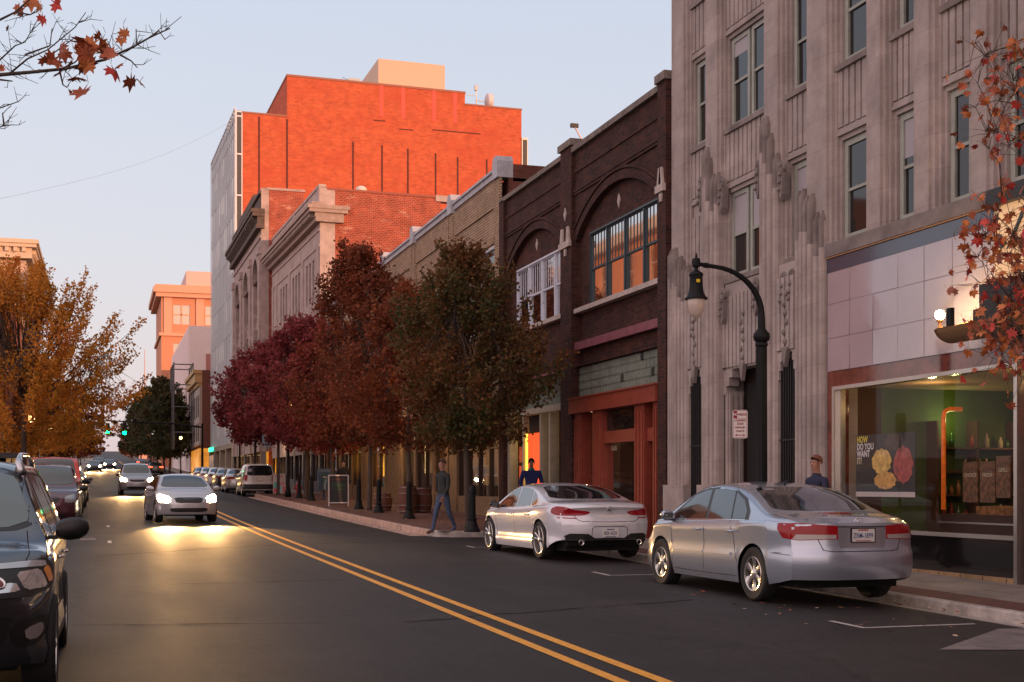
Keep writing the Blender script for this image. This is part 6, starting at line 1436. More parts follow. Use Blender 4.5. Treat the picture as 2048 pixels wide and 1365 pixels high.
tree('green and bronze tree nearest the white coupe, first of the row', 8.75, 31.9, 1.95, 2.1, 6.9, LM_green, 11, TG, 200, 160, .08, .38, base=.15)
tree('dark red-green tree second in the row behind the walking person', 9.0, 39.5, 2.0, 2.25, 7.0, LM_mix, 23, TG, 150, 140, .095, .45)
tree('tallest tree of the row with a red-tinged top against the brick wall', 9.0, 46.0, 2.25, 2.4, 9.1, LM_mix, 31, TG, 190, 140, .10, .48, skew=(-.35, 0))
tree('rusty red tree behind the chalkboard sign', 9.0, 53.5, 2.1, 2.35, 7.2, LM_red, 47, TG, 130, 100, .13, .5)
tree('crimson tree fourth back with the round crown by the blue box', 8.9, 60.5, 2.3, 2.5, 8.2, LM_pink, 53, TG, 150, 100, .14, .52)
tree('magenta-red tree near the end of the bump-out', 8.7, 69.0, 2.5, 2.9, 8.0, LM_pink, 61, TG, 150, 95, .15, .55)
tree('farthest magenta tree hanging over the white SUV', 8.4, 77.5, 2.3, 3.0, 8.0, LM_pink, 71, TG, 130, 90, .16, .55)
yl = leafmat('yellow_lit_leaves', [(.12, .05, .015), (.30, .15, .02), (.45, .24, .03)])
tree('small orange-yellow tree tucked under the crimson trees', 9.6, 64.5, 1.3, 2.6, 5.2, yl, 77, TG, 50, 80, .12, .4, trunk_r=.06)
LG2 = 'autumn trees on the left'
tree('big orange and gold autumn tree on the left with bare limbs showing', -3.1, 57, 4.2, 2.1, 9.3, LM_org, 83, LG2, 380, 115, .10, .30, trunk_r=.16, streak=.75, fill=.42, name='autumn_tree', base=.13, bark=M_bark, fork=1.9)
tree('smaller rusty tree beyond the big orange one on the left', -3.8, 84, 3.1, 2.6, 7.6, LM_org, 97, LG2, 150, 80, .17, .62, name='autumn_tree', trunk_r=.13)
tree('olive-orange tree farther back on the left near the signals', -4.2, 108, 3.6, 2.2, 8.0, leafmat('olive_leaves', [(.06, .045, .012), (.15, .075, .02), (.24, .10, .025)]), 101, LG2, 130, 80, .20, .7, name='autumn_tree', trunk_r=.13)
tree('rust-coloured tree past the signals on the left', -3.6, 158, 3.8, 2.2, 8.0, MATS.get('x') or LM_mix, 103, LG2, 90, 60, .26, .8, name='autumn_tree')
FT = 'dark trees past the intersection'
for i, (x, y, r, zb, zt, lab) in enumerate([(6.6+1.2, 166, 3.6, 2.2, 9.5, 'dark green tree nearest the brown brick building past the signals'), (7.6, 176, 4.3, 2.2, 12.0, 'broad dark tree past the signals in front of the steel lattice'), (7.4, 192, 4.4, 2.2, 12.2, 'dark tree third in the group past the signals'), (7.2, 214, 4.6, 2.2, 12.5, 'tall dark tree below the radio mast'), (6.6, 245, 4.6, 2.2, 12.0, 'smallest dark tree at the far left of the group past the signals')]):
    tree(lab, x, y, r, zb, zt, LM_dk, 110+i, FT, 120, 60, .30, .8, name='street_tree', trunk_r=.16)
for i, (x, y) in enumerate([(-4.5, 200), (-4.5, 260), (-4, 320), (7, 290), (7.5, 350)]):
    tree('dim tree on the horizon line, %s' % ['left beyond the olive tree', 'left of the far headlights', 'left of the road at the crest', 'right of the road beyond the dark group', 'right of the road at the crest'][i], x, y, 4, 1.5, 7.5, LM_mix, 130+i, 'horizon trees', 50, 40, .45, 1.0, name='distant_tree')
# near maple branches: real leaf outlines
ML = [(0, -.5), (.06, -.12), (.34, -.30), (.30, -.10), (.52, -.02), (.40, .10), (.48, .32), (.22, .22), (.14, .30), (0, .58), (-.14, .30), (-.22, .22), (-.48, .32), (-.40, .10), (-.52, -.02), (-.30, -.10), (-.34, -.30), (-.06, -.12)]
def maple(mb, p, s, rr, mat):
    M = Matrix.Translation(p) @ Matrix.Rotation(rr.uniform(0, 6.28), 4, 'Z') @ Matrix.Rotation(R(rr.gauss(90, 28)), 4, 'X') @ Matrix.Rotation(R(180+rr.gauss(0, 50)), 4, 'Z') @ Matrix.Diagonal((s*rr.uniform(.75, 1.0), s, s, 1))
    cv = rr.uniform(-.9, 1.1); mb.use(mat); mb.raw([M @ Vector((x, y, cv*(x*x+.4*y*y))) for x, y in ML]+[M @ Vector((0, .05, 0))], [(i, (i+1) % 18, 18) for i in range(18)])
    mb.use(M_bark); a = M @ Vector((0, -.48, cv*.1)); mb.tube([a, a+Vector((rr.uniform(-.02, .02), rr.uniform(-.02, .02), .3*s))], .0016, 3, cap=False)
BR= [[(-1.346,8.794,3.835),(-0.941,8.668,3.971),(-0.593,8.56,4.077),(-0.42,8.506,4.092),(-0.217,8.443,4.113),(0.014,8.372,4.168),(0.174,8.322,4.244),(0.275,8.291,4.304),(0.391,8.255,4.359)],[(-0.535,8.542,4.086),(-0.434,8.511,4.174),(-0.318,8.475,4.228),(-0.159,8.426,4.365),(-0.096,8.406,4.456)],[(-0.767,8.614,4.107),(-0.593,8.56,4.168),(-0.506,8.533,4.253),(-0.449,8.515,4.274),(-0.376,8.493,4.41)],[(-0.449,8.515,4.198),(-0.304,8.47,4.253),(-0.292,8.467,4.359)],[(-1.056,8.704,4.198),(-0.651,8.578,4.38),(-0.506,8.533,4.456),(-0.376,8.493,4.574)],[(0.165,8.325,4.241),(0.197,8.315,4.259),(0.194,8.316,4.356)],[(0.275,8.291,4.304),(0.327,8.275,4.344),(0.362,8.264,4.289)],[(-0.941,8.668,3.971),(-0.622,8.569,3.865),(-0.483,8.526,3.916)],[(-0.941,8.668,3.971),(-0.68,8.587,3.738),(-0.57,8.553,3.768),(-0.518,8.537,3.774)],[(-0.57,8.553,3.768),(-0.579,8.556,3.847)],[(-0.246,8.452,4.107),(-0.159,8.426,4.153),(-0.078,8.4,4.235)],[(0.101,8.345,4.198),(0.165,8.325,4.162),(0.203,8.313,4.119)],[(-0.246,8.452,4.092),(-0.229,8.447,4.016),(-0.203,8.439,3.998)],[(-0.593,8.56,4.047),(-0.521,8.538,4.038)],[(-0.506,8.533,4.456),(-0.42,8.506,4.441),(-0.368,8.49,4.465)],[(-0.318,8.475,4.192),(-0.304,8.47,4.192),(-0.159,8.426,4.304)],[(0.087,8.349,4.192),(0.049,8.361,4.235),(0.029,8.367,4.283)]]
LV= [(-0.244,8.369,4.217,0.103),(-0.128,8.291,4.234,0.127),(-0.058,8.361,4.254,0.097),(-0.006,8.27,4.245,0.091),(-0.1,8.271,4.171,0.115),(-0.28,8.432,4.158,0.115),(-0.191,8.567,4.184,0.115),(-0.123,8.509,4.166,0.109),(-0.073,8.482,4.209,0.103),(-0.143,8.333,4.027,0.109),(-0.116,8.424,3.977,0.127),(-0.25,8.383,4.065,0.079),(0.049,8.258,4.172,0.109),(0.066,8.232,4.061,0.109),(0.094,8.257,4.11,0.085),(0.168,8.458,4.077,0.103),(0.223,8.41,4.059,0.067),(0.129,8.432,4.366,0.079),(0.111,8.436,4.32,0.073),(-0.343,8.386,4.387,0.073),(-0.267,8.399,4.486,0.085),(-0.416,8.545,4.533,0.097),(-0.488,8.6,4.502,0.079),(-0.372,8.603,4.534,0.073),(-0.467,8.64,4.488,0.073),(-0.57,8.423,4.074,0.055),(-0.195,8.47,3.986,0.042),(-0.026,8.438,4.337,0.067),(-0.223,8.447,4.205,0.091),(-0.157,8.324,4.196,0.091),(-0.338,8.473,4.171,0.073),(-0.085,8.274,4.098,0.091),(-0.168,8.565,4.142,0.091),(-0.557,8.664,4.397,0.042),(-0.055,8.408,4.157,0.079),(0.0,8.313,4.194,0.079)]
CL= [(9.76,12.1,3.22,1.0),(9.27,11.61,3.36,1.0),(8.9,11.38,4.17,0.9),(9.22,11.12,5.13,1.6),(9.22,11.45,6.1,1.3),(9.2,11.54,4.44,0.8),(9.07,11.68,2.84,0.3),(9.23,11.44,5.56,1.3),(9.45,11.43,5.05,1.2),(9.36,11.16,4.29,1.7),(9.21,12.11,6.25,0.5),(8.85,11.63,4.15,0.5),(8.85,11.24,5.56,1.0),(10.12,12.09,4.0,1.9),(9.34,11.05,3.68,2.0),(10.03,11.87,5.44,1.9),(10.07,11.92,5.01,1.3),(8.96,11.75,5.31,0.4),(9.59,12.26,6.06,0.8),(8.54,11.34,5.04,0.0),(9.47,11.48,5.71,1.6),(9.32,12.37,5.5,0.2),(9.07,12.03,6.24,0.4),(8.83,11.86,5.83,0.1),(9.47,11.15,5.34,1.9),(9.53,11.53,4.47,1.4),(9.15,11.42,2.85,0.8),(10.01,11.95,5.6,1.7),(8.87,11.52,4.54,0.0),(8.85,11.5,5.41,0.4),(8.62,11.32,3.23,0.3),(9.86,12.21,3.17,1.0),(10.01,11.9,5.03,1.3),(8.94,11.28,3.66,1.0),(10.05,12.03,5.77,1.8),(9.36,11.92,3.13,0.6),(9.76,12.01,3.6,1.2),(9.67,11.86,4.55,1.2),(10.15,12.08,5.58,1.8),(10.21,12.07,6.29,2.1),(9.15,12.31,4.1,0.1),(9.94,11.75,5.98,1.9),(9.03,11.99,6.2,0.4),(9.94,12.1,4.47,1.5),(9.16,12.34,5.75,0.0),(9.34,11.19,6.14,1.8),(9.95,12.03,3.58,1.5),(9.43,11.27,4.34,1.7),(9.45,12.21,4.09,0.7),(9.32,11.75,3.64,0.9),(8.88,11.98,6.3,0.1),(9.39,11.2,4.54,1.2),(9.65,11.64,5.09,1.2),(9.94,11.97,6.46,1.7),(9.23,11.58,6.01,1.1),(8.93,11.47,3.54,0.6),(9.78,12.1,6.11,1.2),(9.66,12.1,4.66,0.7),(9.22,12.26,3.7,0.1),(9.34,12.16,5.8,0.6),(8.73,11.42,3.23,0.3),(9.11,11.11,3.11,1.3),(9.36,11.68,5.26,1.0),(8.91,11.27,3.75,1.0),(9.54,11.45,5.44,1.6),(9.92,11.7,3.69,1.9),(9.25,11.48,3.94,1.2),(9.69,12.16,3.21,0.8),(9.94,11.91,5.38,1.7),(8.9,11.36,4.12,1.0),(9.32,11.93,3.68,0.7),(8.6,11.45,5.75,0.2),(9.38,12.24,3.59,0.3),(9.36,11.5,5.0,0.9),(8.75,11.76,4.15,0.2),(9.22,11.95,3.09,0.3),(8.76,11.24,5.05,0.5),(10.06,11.93,6.43,2.0),(10.04,12.11,3.62,1.5),(9.38,11.69,5.8,1.2),(9.99,11.86,3.66,1.8),(9.16,11.97,3.09,0.2),(9.68,11.76,3.5,1.4),(9.52,12.23,3.33,0.6),(9.74,12.12,3.93,1.2),(8.93,11.47,3.39,0.6),(9.87,12.22,4.06,1.3),(9.18,11.62,3.15,0.7),(9.06,11.68,3.27,0.5),(9.05,11.85,4.39,0.4),(9.33,11.53,3.43,1.1),(9.18,11.29,3.05,1.1),(10.23,12.1,4.43,2.0),(9.29,11.47,3.11,1.1),(8.79,11.5,4.21,0.5),(9.97,11.89,3.17,1.6),(8.82,11.6,4.15,0.5),(9.32,12.11,3.14,0.3),(9.79,12.19,3.55,1.0),(9.02,11.34,3.96,1.1),(8.62,11.68,4.22,0.1),(9.19,12.43,4.36,0.1),(9.88,11.81,4.05,1.8),(9.89,12.15,3.47,1.2),(9.61,11.71,3.2,1.3),(9.6,11.7,3.46,1.4),(9.23,12.21,3.78,0.3),(8.57,11.49,3.67,0.1),(9.04,11.65,3.18,0.5),(9.53,11.42,3.43,1.6),(8.81,11.23,3.77,0.9),(9.29,12.35,3.27,0.0),(9.19,12.23,4.28,0.3),(9.13,11.85,3.28,0.4),(9.24,11.31,3.68,1.5)]
rr = random.Random(12); lm = [P('maple_rust', (.36, .085, .03), .6, var=.3, scale=20), P('maple_orange', (.50, .15, .035), .6, var=.3, scale=20), P('maple_red', (.50, .045, .03), .6, var=.2, scale=20), P('maple_brown', (.25, .075, .04), .6, var=.3, scale=20)]
root = empty('maple_tree', (-3.3, 7.2, zg(7)+.13), 0, 'nearly bare maple whose upper branches with rust-red leaves reach in at top left', 'tree')
off = Vector(root.location); mb = MB().use(M_bark)
mb.tube([(0, 0, -.1), (.05, 0, 1.5), (.1, .1, 3.0), (.3, .3, 4.4), (.2, .6, 6.4)], [.14, .11, .09, .06, .02], 9)
for k, b in enumerate(BR):
    b = [Vector(q)-off for q in b]; r0 = .016 if k == 0 else .012 if k == 4 else .0062; n = len(b)
    if k in (0, 4): b = [Vector((.1, .1, 2.9 if k == 0 else 3.6))]+b; n += 1
    mb.tube(b, [max(.0022, r0*(2.2 if (k in (0, 4) and i == 0) else 1)*(1-i/n*.85)) for i in range(n)], 6)
    for i in range(1, n):      # fine twigs
        for j in range(3 if k in (0, 1, 2, 7, 8) else 1):
            a = b[i-1].lerp(b[i], rr.random()) if not (k in (0, 4) and i == 1) else b[i]; d = Vector((rr.uniform(-.6, 1), rr.uniform(-.3, .3), rr.uniform(-.3, 1))).normalized()*rr.uniform(.05, .16); q = a+d*.5+Vector((0, 0, rr.uniform(-.02, .02)))
            mb.tube([a, q, a+d], [.0028, .0022, .0014], 4); mb.tube([q, q+Vector((d.z, 0, d.x))*.4], [.002, .0012], 4)
mb.build('trunk', None, root, smooth=True)
mb = MB()
for i, (x, y, z, s) in enumerate(LV): maple(mb, Vector((x, y, z))-off, s*1.28, rr, lm[2 if i in (13, 19, 20) else rr.choice([0, 0, 1, 1, 3])])
mb.build('leaves', None, root)
root = empty('maple_tree', (10.75, 11.6, zg(11.6)+.1), 0, 'red-leaved maple at the right edge hiding part of the lit sign', 'tree')
off = Vector(root.location); mb = MB().use(M_bark); mb.tube([(0, 0, -.1), (0, 0, 1.4), (.05, 0, 2.6), (0, .1, 4.2), (-.1, .1, 6.6)], [.11, .09, .075, .05, .015], 9)
lf = MB()
nodes = [Vector((0, .03*k, 1.7+.35*k)) for k in range(12)]; nr = [.030]*12
for (x, y, z, e) in sorted(CL, key=lambda q: (Vector(q[:3])-off-Vector((0, .1, 3.5))).length):
    c = Vector((x, y, z))-off; bi = min(range(len(nodes)), key=lambda i: (nodes[i]-c).length+(.9 if nodes[i].z > c.z-.05 else 0)); s = nodes[bi]; r0 = nr[bi]*.72
    m_ = s.lerp(c, .55)+Vector((rr.uniform(-.06, .06), rr.uniform(-.06, .06), .07)); mb.use(M_bark); mb.tube([s, m_, c], [max(.004, r0), max(.0035, r0*.75), max(.003, r0*.6)], 5); nodes.append(c); nr.append(max(.0045, r0*.8))
    for j in range(rr.randint(3, 5) if e < .3 else rr.randint(5, 8)):
        w = .10 if e < .3 else .22; q = c+Vector((rr.gauss(0, w), rr.gauss(0, w), rr.gauss(0, w))); mb.tube([c.lerp(m_, .25*rr.random()), c.lerp(q, .5)+Vector((0, 0, .04)), q+Vector((0, 0, .05))], [.004, .003, .0018], 4); maple(lf, q, rr.uniform(.095, .15), rr, lm[rr.choice([0, 0, 1, 1, 2, 3])])
mb.build('trunk', None, root, smooth=True); lf.build('leaves', None, root)
# ================================================================== street furniture
M_iron = P('black_cast_iron', (.007, .008, .010), .55, coat=.0, spec=.2, var=.2, scale=8)
def bollard(x, y, label):
    root = empty('bollard', (x, y, zg(y)+.15), 0, label, 'bollard', 'black cast-iron bollards along the kerb')
    mb = MB().use(M_iron); mb.lathe([(0, 0), (.20, 0), (.20, .03), (.17, .06), (.15, .10), (.115, .22), (.10, .27), (.115, .29), (.115, .31), (.082, .34)], 18); mb.build('base', None, root, smooth=True, angle=40)
    mb = MB().use(M_iron); mb.lathe([(.082, .34), (.075, .9), (.088, .91), (.088, .94), (.078, .95), (.08, .98), (.07, 1.05), (.045, 1.10), (0, 1.13)], 18)
    for k in range(8):
        a = k*math.pi/4; mb.tube([(.08*math.cos(a), .08*math.sin(a), .36), (.074*math.cos(a), .074*math.sin(a), .88)], .009, 4)
    mb.build('post', None, root, smooth=True, angle=40); return root
BO = [(8.41, 30.3, 'bollard nearest the viewer beside the white coupe nose'), (8.75, 38.6, 'bollard behind the walking person beside the tree trunk'), (8.85, 43.6, 'bollard just right of the second one past the chalkboard'), (8.85, 47.2, 'bollard next to the chalkboard on its right'), (8.75, 57.8, 'bollard beside the blue newspaper box'), (8.8, 62.0, 'bollard between the blue box and the red hydrant'), (8.85, 66.5, 'bollard just right of the colourful poster board'), (8.6, 71.2, 'last bollard in front of the white SUV'), (8.95, 53.0, 'bollard beside the standing dark figure')]
for b in BO: bollard(*b)
# street lamp with curved arm
lp = empty('street_lamp', (9.93, 18.72, zg(18.7)+.06), 0, 'black street lamp with curved arm and bell-shaped glass lantern', 'lamp')
mb = MB().use(M_iron); mb.lathe([(0, 0), (.22, 0), (.22, .06), (.17, .12), (.14, .5), (.11, .62), (.10, .7), (.088, .75), (.078, 3.52)], 18)
for k in range(10): a = k*math.pi/5; mb.tube([(.086*math.cos(a), .086*math.sin(a), .8), (.078*math.cos(a), .078*math.sin(a), 3.5)], .008, 4)
mb.build('pole', None, lp, smooth=True, angle=40)
mb = MB().use(M_iron); mb.lathe([(.078, 3.5), (.10, 3.53), (.10, 3.56), (.085, 3.58), (.125, 3.62), (.135, 3.67), (.125, 3.72), (.085, 3.76), (.07, 3.79)], 18)
c0 = Vector((-.0, 0, 3.78)); pts = [(0, 0, 3.75), (-.005, 0, 4.0)]
for i in range(0, 11): a = i/10*R(86); pts.append((-.86+.855*math.cos(a), 0, 4.02+.715*math.sin(a)))
pts += [(-.98, 0, 4.75), (-1.11, 0, 4.765)]
mb.tube(pts, [.062, .058]+[.055-.0022*i for i in range(11)]+[.032, .03], 12); mb.tube([(-.93, 0, 4.745), (-1.0, 0, 4.75)], .042, 10)
mb.build('arm', None, lp, smooth=True, angle=50)
mb = MB().use(M_iron); lx = -1.13
mb.lathe([(0, 5.12), (.012, 5.10), (.02, 5.06), (.015, 5.04), (.06, 5.02), (.07, 4.96), (.06, 4.90), (.03, 4.88), (.035, 4.84), (.10, 4.80), (.115, 4.77), (.10, 4.74), (.105, 4.60), (.12, 4.50), (.145, 4.44), (.18, 4.41), (.18, 4.39), (.13, 4.385)], 20, c=(lx, 0))
cap = mb.build('lantern_hood', None, lp, smooth=True, angle=40, loc=(0, 0, -.18))
mb = MB().use(P('frosted_globe', (.40, .34, .31), .25, coat=.6, em=(1, .6, .4), es=.06)); mb.lathe([(.135, 4.39), (.138, 4.33), (.128, 4.25), (.10, 4.17), (.06, 4.115), (0, 4.09)], 20, c=(lx, 0)); mb.build('lamp_globe', None, lp, smooth=True, loc=(0, 0, -.18))
mb = MB().use(P('yellow_tag', (.7, .5, .02), .5)).box(lx-.05, lx+.01, -.118, -.112, 4.46, 4.51); mb.build('tag', None, lp)
# no parking sign
sg = empty('parking_sign', (10.12, 19.83, zg(19.8)+.07), R(-14), 'white and red no parking loading zone sign on a thin post', 'sign')
mb = MB().use(P('galvanised_post', (.18, .17, .17), .5, metal=.5)); mb.tube([(0, .02, 0), (0, .02, 2.55)], .022, 6); mb.build('post', None, sg)
M_sw = P('sign_white', (.72, .68, .70), .5); M_sr = P('sign_red', (.26, .015, .035), .5)
def rrect(w, h, r, n=4): return [(sx*(w-r)+r*math.cos(R(a0+90*i/n)), sz*(h-r)+r*math.sin(R(a0+90*i/n))) for sx, sz, a0 in ((1, 1, 0), (-1, 1, 90), (-1, -1, 180), (1, -1, 270)) for i in range(n+1)]
zc = 2.32; mb = MB().use(M_sw).prism([(x, z+zc) for x, z in rrect(.125, .235, .03)], -.008, 0, 'y')
mb.use(M_sr)
for (a, b, c, d) in ((-.113, .113, .221, .226), (-.113, .113, -.226, -.221), (-.113, -.108, -.22, .22), (.108, .113, -.22, .22), (-.108, .108, .095, .100), (-.108, -.05, .101, .219), (-.06, .06, -.187, -.177)): mb.box(a, b, -.0105, -.008, zc+c, zc+d)
for s in (1, -1): mb.prism([(s*.055, zc-.205), (s*.085, zc-.182), (s*.055, zc-.16)], -.0105, -.008, 'y')
pn = mb.build('sign_panel', None, sg)
for body, x, z, sz, m, sx in (('NO', -.079, .16, .062, M_sw, .7), ('PARKING', .03, .16, .058, M_sr, .62), ('LOADING', 0, .062, .052, M_sr, .8), ('ZONE', 0, .005, .052, M_sr, .8), ('30 MINUTE LIMIT', 0, -.055, .040, M_sr, .55), ('7:30-6:00 P.M.', 0, -.115, .042, M_sr, .6)): text('lettering', body, sz, m, pn, axes((x, -.0115, zc+z), (1, 0, 0), (0, 0, 1)), ext=.0005, bold=.0012, sx=sx)
# chalkboard
cb = empty('chalkboard_sign', (8.62, 50.2, zg(50.2)+.15), R(-8), 'black A-frame chalkboard with white wooden frame on the sidewalk', 'sign')
def aframe(root, w, h, fm, pm, lean=.16, leg=.12, th=.045):
    for s, nm in ((1, 'front_panel'), (-1, 'rear_panel')):
        M = Matrix.Translation((0, -s*.28, 0)) @ Matrix.Rotation(-s*lean, 4, 'X'); mb = MB().use(fm)
        mb.box(-w/2, -w/2+th, -.02, .02, 0, h, M).box(w/2-th, w/2, -.02, .02, 0, h, M).box(-w/2+th, w/2-th, -.018, .018, h-th, h-.001, M).box(-w/2+th, w/2-th, -.018, .018, leg, leg+th, M)
        mb.use(pm).box(-w/2+th, w/2-th, -.008, .008, leg+th, h-th, M); o = mb.build(nm, None, root)
        if s == 1: res = (o, M)
    return res
o, M = aframe(cb, .78, 1.22, P('white_wood', (.50, .44, .42), .6), P('chalkboard', (.012, .012, .012), .6))
text('chalk_lettering', 'Jerusalem', .13, P('chalk_pink', (.16, .04, .04), .8), o, M @ axes((0, -.010, 1.06), (1, 0, 0), (0, 0, 1)), ext=.0005); text('chalk_lettering', 'Open', .22, P('chalk_green', (.02, .12, .04), .8), o, M @ axes((0, -.010, .83), (1, 0, 0), (0, 0, 1)), ext=.0005)
text('chalk_lettering', 'GYRO KEBAB', .08, P('chalk_green', 0), o, M @ axes((0, -.010, .66), (1, 0, 0), (0, 0, 1)), ext=.0005)
pb = empty('poster_board', (9.0, 70.9, zg(70.9)+.15), R(-6), 'white A-frame poster board with teal and pink blocks near the SUV', 'sign')
o, M = aframe(pb, .66, 1.1, P('board_frame', (.5, .4, .4), .5), P('poster_white', (.52, .50, .50), .5), leg=.02, th=.03)
mb = MB()
for c, (a, b, d, e) in (((.10, .42, .45), (-.28, 0, .28, .62)), ((.55, .25, .30), (0, .28, .45, .66)), ((.60, .05, .10), (-.3, -.02, .06, .32)), ((.30, .55, .58), (0, .16, .06, .45)), ((.62, .12, .16), (.16, .3, .06, .40))): mb.use(P('poster_%d' % int(c[0]*100), c, .5)).box(a, b, -.0125, -.009, d, e, M)
mb.build('poster_blocks', None, o); text('lettering', 'DAMES', .17, P('poster_red_ink', (.5, .08, .08), .5), o, M @ axes((0, -.010, .93), (1, 0, 0), (0, 0, 1)), ext=.0005, bold=.004, sx=.75); text('lettering', 'CHICKEN', .07, P('poster_red_ink', 0), o, M @ axes((.1, -.010, .76), (1, 0, 0), (0, 0, 1)), ext=.0005)
# blue newspaper box
nbx = empty('newspaper_box', (9.55, 59.5, zg(59.5)+.15), 0, 'dark blue metal newspaper box between tree trunks', 'box')
mb = MB().use(P('blue_box_paint', (.03, .06, .11), .4)); mb.box(-.27, .27, -.24, .24, .45, 1.25); mb.prism([(-.24, 1.25), (.24, 1.25), (.15, 1.40), (-.15, 1.40)], -.27, .27, 'x'); mb.box(-.24, .24, -.2, .2, .0, .05); mb.box(-.05, .05, -.05, .05, .05, .45); mb.build('body', None, nbx)
mb = MB().use(P('box_window', (.05, .09, .12), .1, coat=1)).box(-.2, .2, -.26, -.241, .75, 1.18); mb.build('window', None, nbx); MB().use(M_alum).box(-.1, .1, -.29, -.26, 1.0, 1.03).build('handle', None, nbx)
# hydrant
hy = empty('fire_hydrant', (9.2, 65.2, zg(65.2)+.15), 0, 'red fire hydrant beside the curb row of bollards', 'hydrant')
mr_ = P('hydrant_red', (.38, .02, .03), .4, coat=.5); mb = MB().use(mr_); mb.lathe([(0, 0), (.16, 0), (.16, .04), (.11, .05), (.105, .5), (.14, .52), (.14, .56), (.12, .60), (.07, .70), (.03, .73), (.03, .78), (0, .78)], 14); mb.build('body', None, hy, smooth=True, angle=40)
for sx_, sy_ in ((1, 0), (-1, 0), (0, -1)):
    mb = MB().use(mr_); mb.tube([(sx_*.09, sy_*.09, .42), (sx_*.17, sy_*.17, .42)], [.06, .06], 8); mb.tube([(sx_*.17, sy_*.17, .42), (sx_*.20, sy_*.20, .42)], [.07, .05], 8); mb.build('outlet_cap', None, hy)
# barrels
def barrel(x, y, h, label):
    root = empty('barrel', (x, y, zg(y)+.15), random.uniform(0, 3), label, 'barrel', 'wooden barrels by the shop wall'); mb = MB().use(P('barrel_wood', (.13, .045, .03), .7, var=.35, scale=6, stretch=(6, 6, .6)))
    r = .34; mb.lathe([(0, .01), (r*.82, .01), (r*.9, h*.2), (r, h*.5), (r*.9, h*.8), (r*.82, h), (r*.76, h), (r*.76, h-.03), (0, h-.03)], 20); mb.build('staves', None, root, smooth=True, angle=45)
    for f, k in ((.06, .845), (.28, .945), (.72, .945), (.94, .845)):
        q = MB().use(P('barrel_hoop', (.22, .17, .16), .4, metal=.6)); q.lathe([(r*k+.003, h*f-.022), (r*k+.008, h*f-.022), (r*k+.008, h*f+.022), (r*k+.003, h*f+.022)], 20); q.build('hoop', None, root, smooth=True)
barrel(9.75, 43.2, .9, 'tallest of the wooden barrels with pale hoops'); barrel(9.35, 45.4, .62, 'low half barrel left of the tall one'); barrel(10.35, 43.6, .85, 'barrel standing right of the tallest barrel')
# route sign on a pole
rs = empty('bus_stop_sign', (8.9, 75.5, zg(75.5)+.15), 0, 'pale blue square stop sign on a pole above the white SUV', 'sign')
MB().use(M_iron).tube([(0, 0, 0), (0, 0, 3.2)], .03, 6).build('post', None, rs); MB().use(P('route_sign_blue', (.22, .34, .42), .4)).box(-.28, .28, -.05, -.03, 2.55, 3.25).build('sign_panel', None, rs)
# small lit street lamps half hidden in foliage
def small_lamp(x, y, h, label):
    root = empty('street_lamp', (x, y, zg(y)+.14), 0, label, 'lamp', 'lit street lamps among the trees'); MB().use(M_iron).lathe([(0, 0), (.16, 0), (.12, .3), (.07, .6), (.05, h), (.12, h+.02), (.12, h+.06), (0, h+.06)], 10).build('pole', None, root, smooth=True)
    MB().use(glow('amber_globe', (1, .62, .22), 9)).lathe([(.08, h+.06), (.16, h+.16), (.17, h+.28), (.1, h+.42), (0, h+.46)], 12).build('lamp_globe', None, root, smooth=True); MB().use(M_iron).lathe([(.14, h+.40), (.05, h+.52), (0, h+.6)], 10).build('cap', None, root)
small_lamp(-3.3, 68, 3.5, 'lit amber lamp inside the big orange tree on the left'); small_lamp(8.6, 64.3, 4.2, 'lit lamp glimpsed in the crimson tree crowns'); small_lamp(8.6, 88, 3.8, 'lit lamp post in front of the glass tower'); small_lamp(-3.2, 92, 3.6, 'lit lamp post between the farther left trees')
small_lamp(8.8, 160, 4.0, 'lit lamp by the brown brick building'); small_lamp(8.2, 230, 4, 'tiny lit lamp on the right beyond the dark trees'); small_lamp(-3.6, 240, 4, 'tiny lit lamp on the left near the horizon')
# traffic signals
ts = empty('traffic_signal', (9.9, 140.5, zg(140)+.15), 0, 'traffic signal mast with two green lights hanging over the intersection', 'traffic light')
MB().use(M_iron).tube([(0, 0, 0), (0, 0, 5.6)], [.14, .10], 8).build('pole', None, ts); mb = MB().use(M_iron); mb.tube([(0, 0, 5.2), (-3, 0, 5.55), (-10.3, 0, 5.75)], [.10, .08, .05], 6); mb.build('mast_arm', None, ts)
def head(parent, x, z, lit, s=1):
    mb = MB().use(M_blk); mb.box(x-.2, x+.2, -.14, .10, z-.25, z+.95)
    for k in range(3): mb.lathe([(.15, 0), (.16, .22)], 12, Matrix.Translation((x, -.14*s, z+k*.38-.03)) @ Matrix.Rotation(R(90)*s, 4, 'X'))
    h = mb.build('signal_head', None, parent)
    if lit: MB().use(glow('green_signal', (.0, 1.0, .22), 16)).lathe([(.19, 0), (.16, .06), (0, .10)], 14, Matrix.Translation((x, -.15, z-.03)) @ Matrix.Rotation(R(90), 4, 'X')).build('green_lens', None, h)
    return h
head(ts, -9.4, 4.55, True); head(ts, -7.75, 4.55, True)
t2 = empty('traffic_signal', (-4.0, 139.5, zg(140)+.15), 0, 'dark traffic signal head facing away left of the green lights', 'traffic light')
MB().use(M_iron).tube([(0, 0, 0), (0, 0, 6.2)], [.14, .10], 8).build('pole', None, t2); MB().use(M_iron).tube([(0, 0, 6.0), (4.2, 0, 6.2)], [.09, .05], 6).build('mast_arm', None, t2); head(t2, 3.75, 5.1, False, -1)
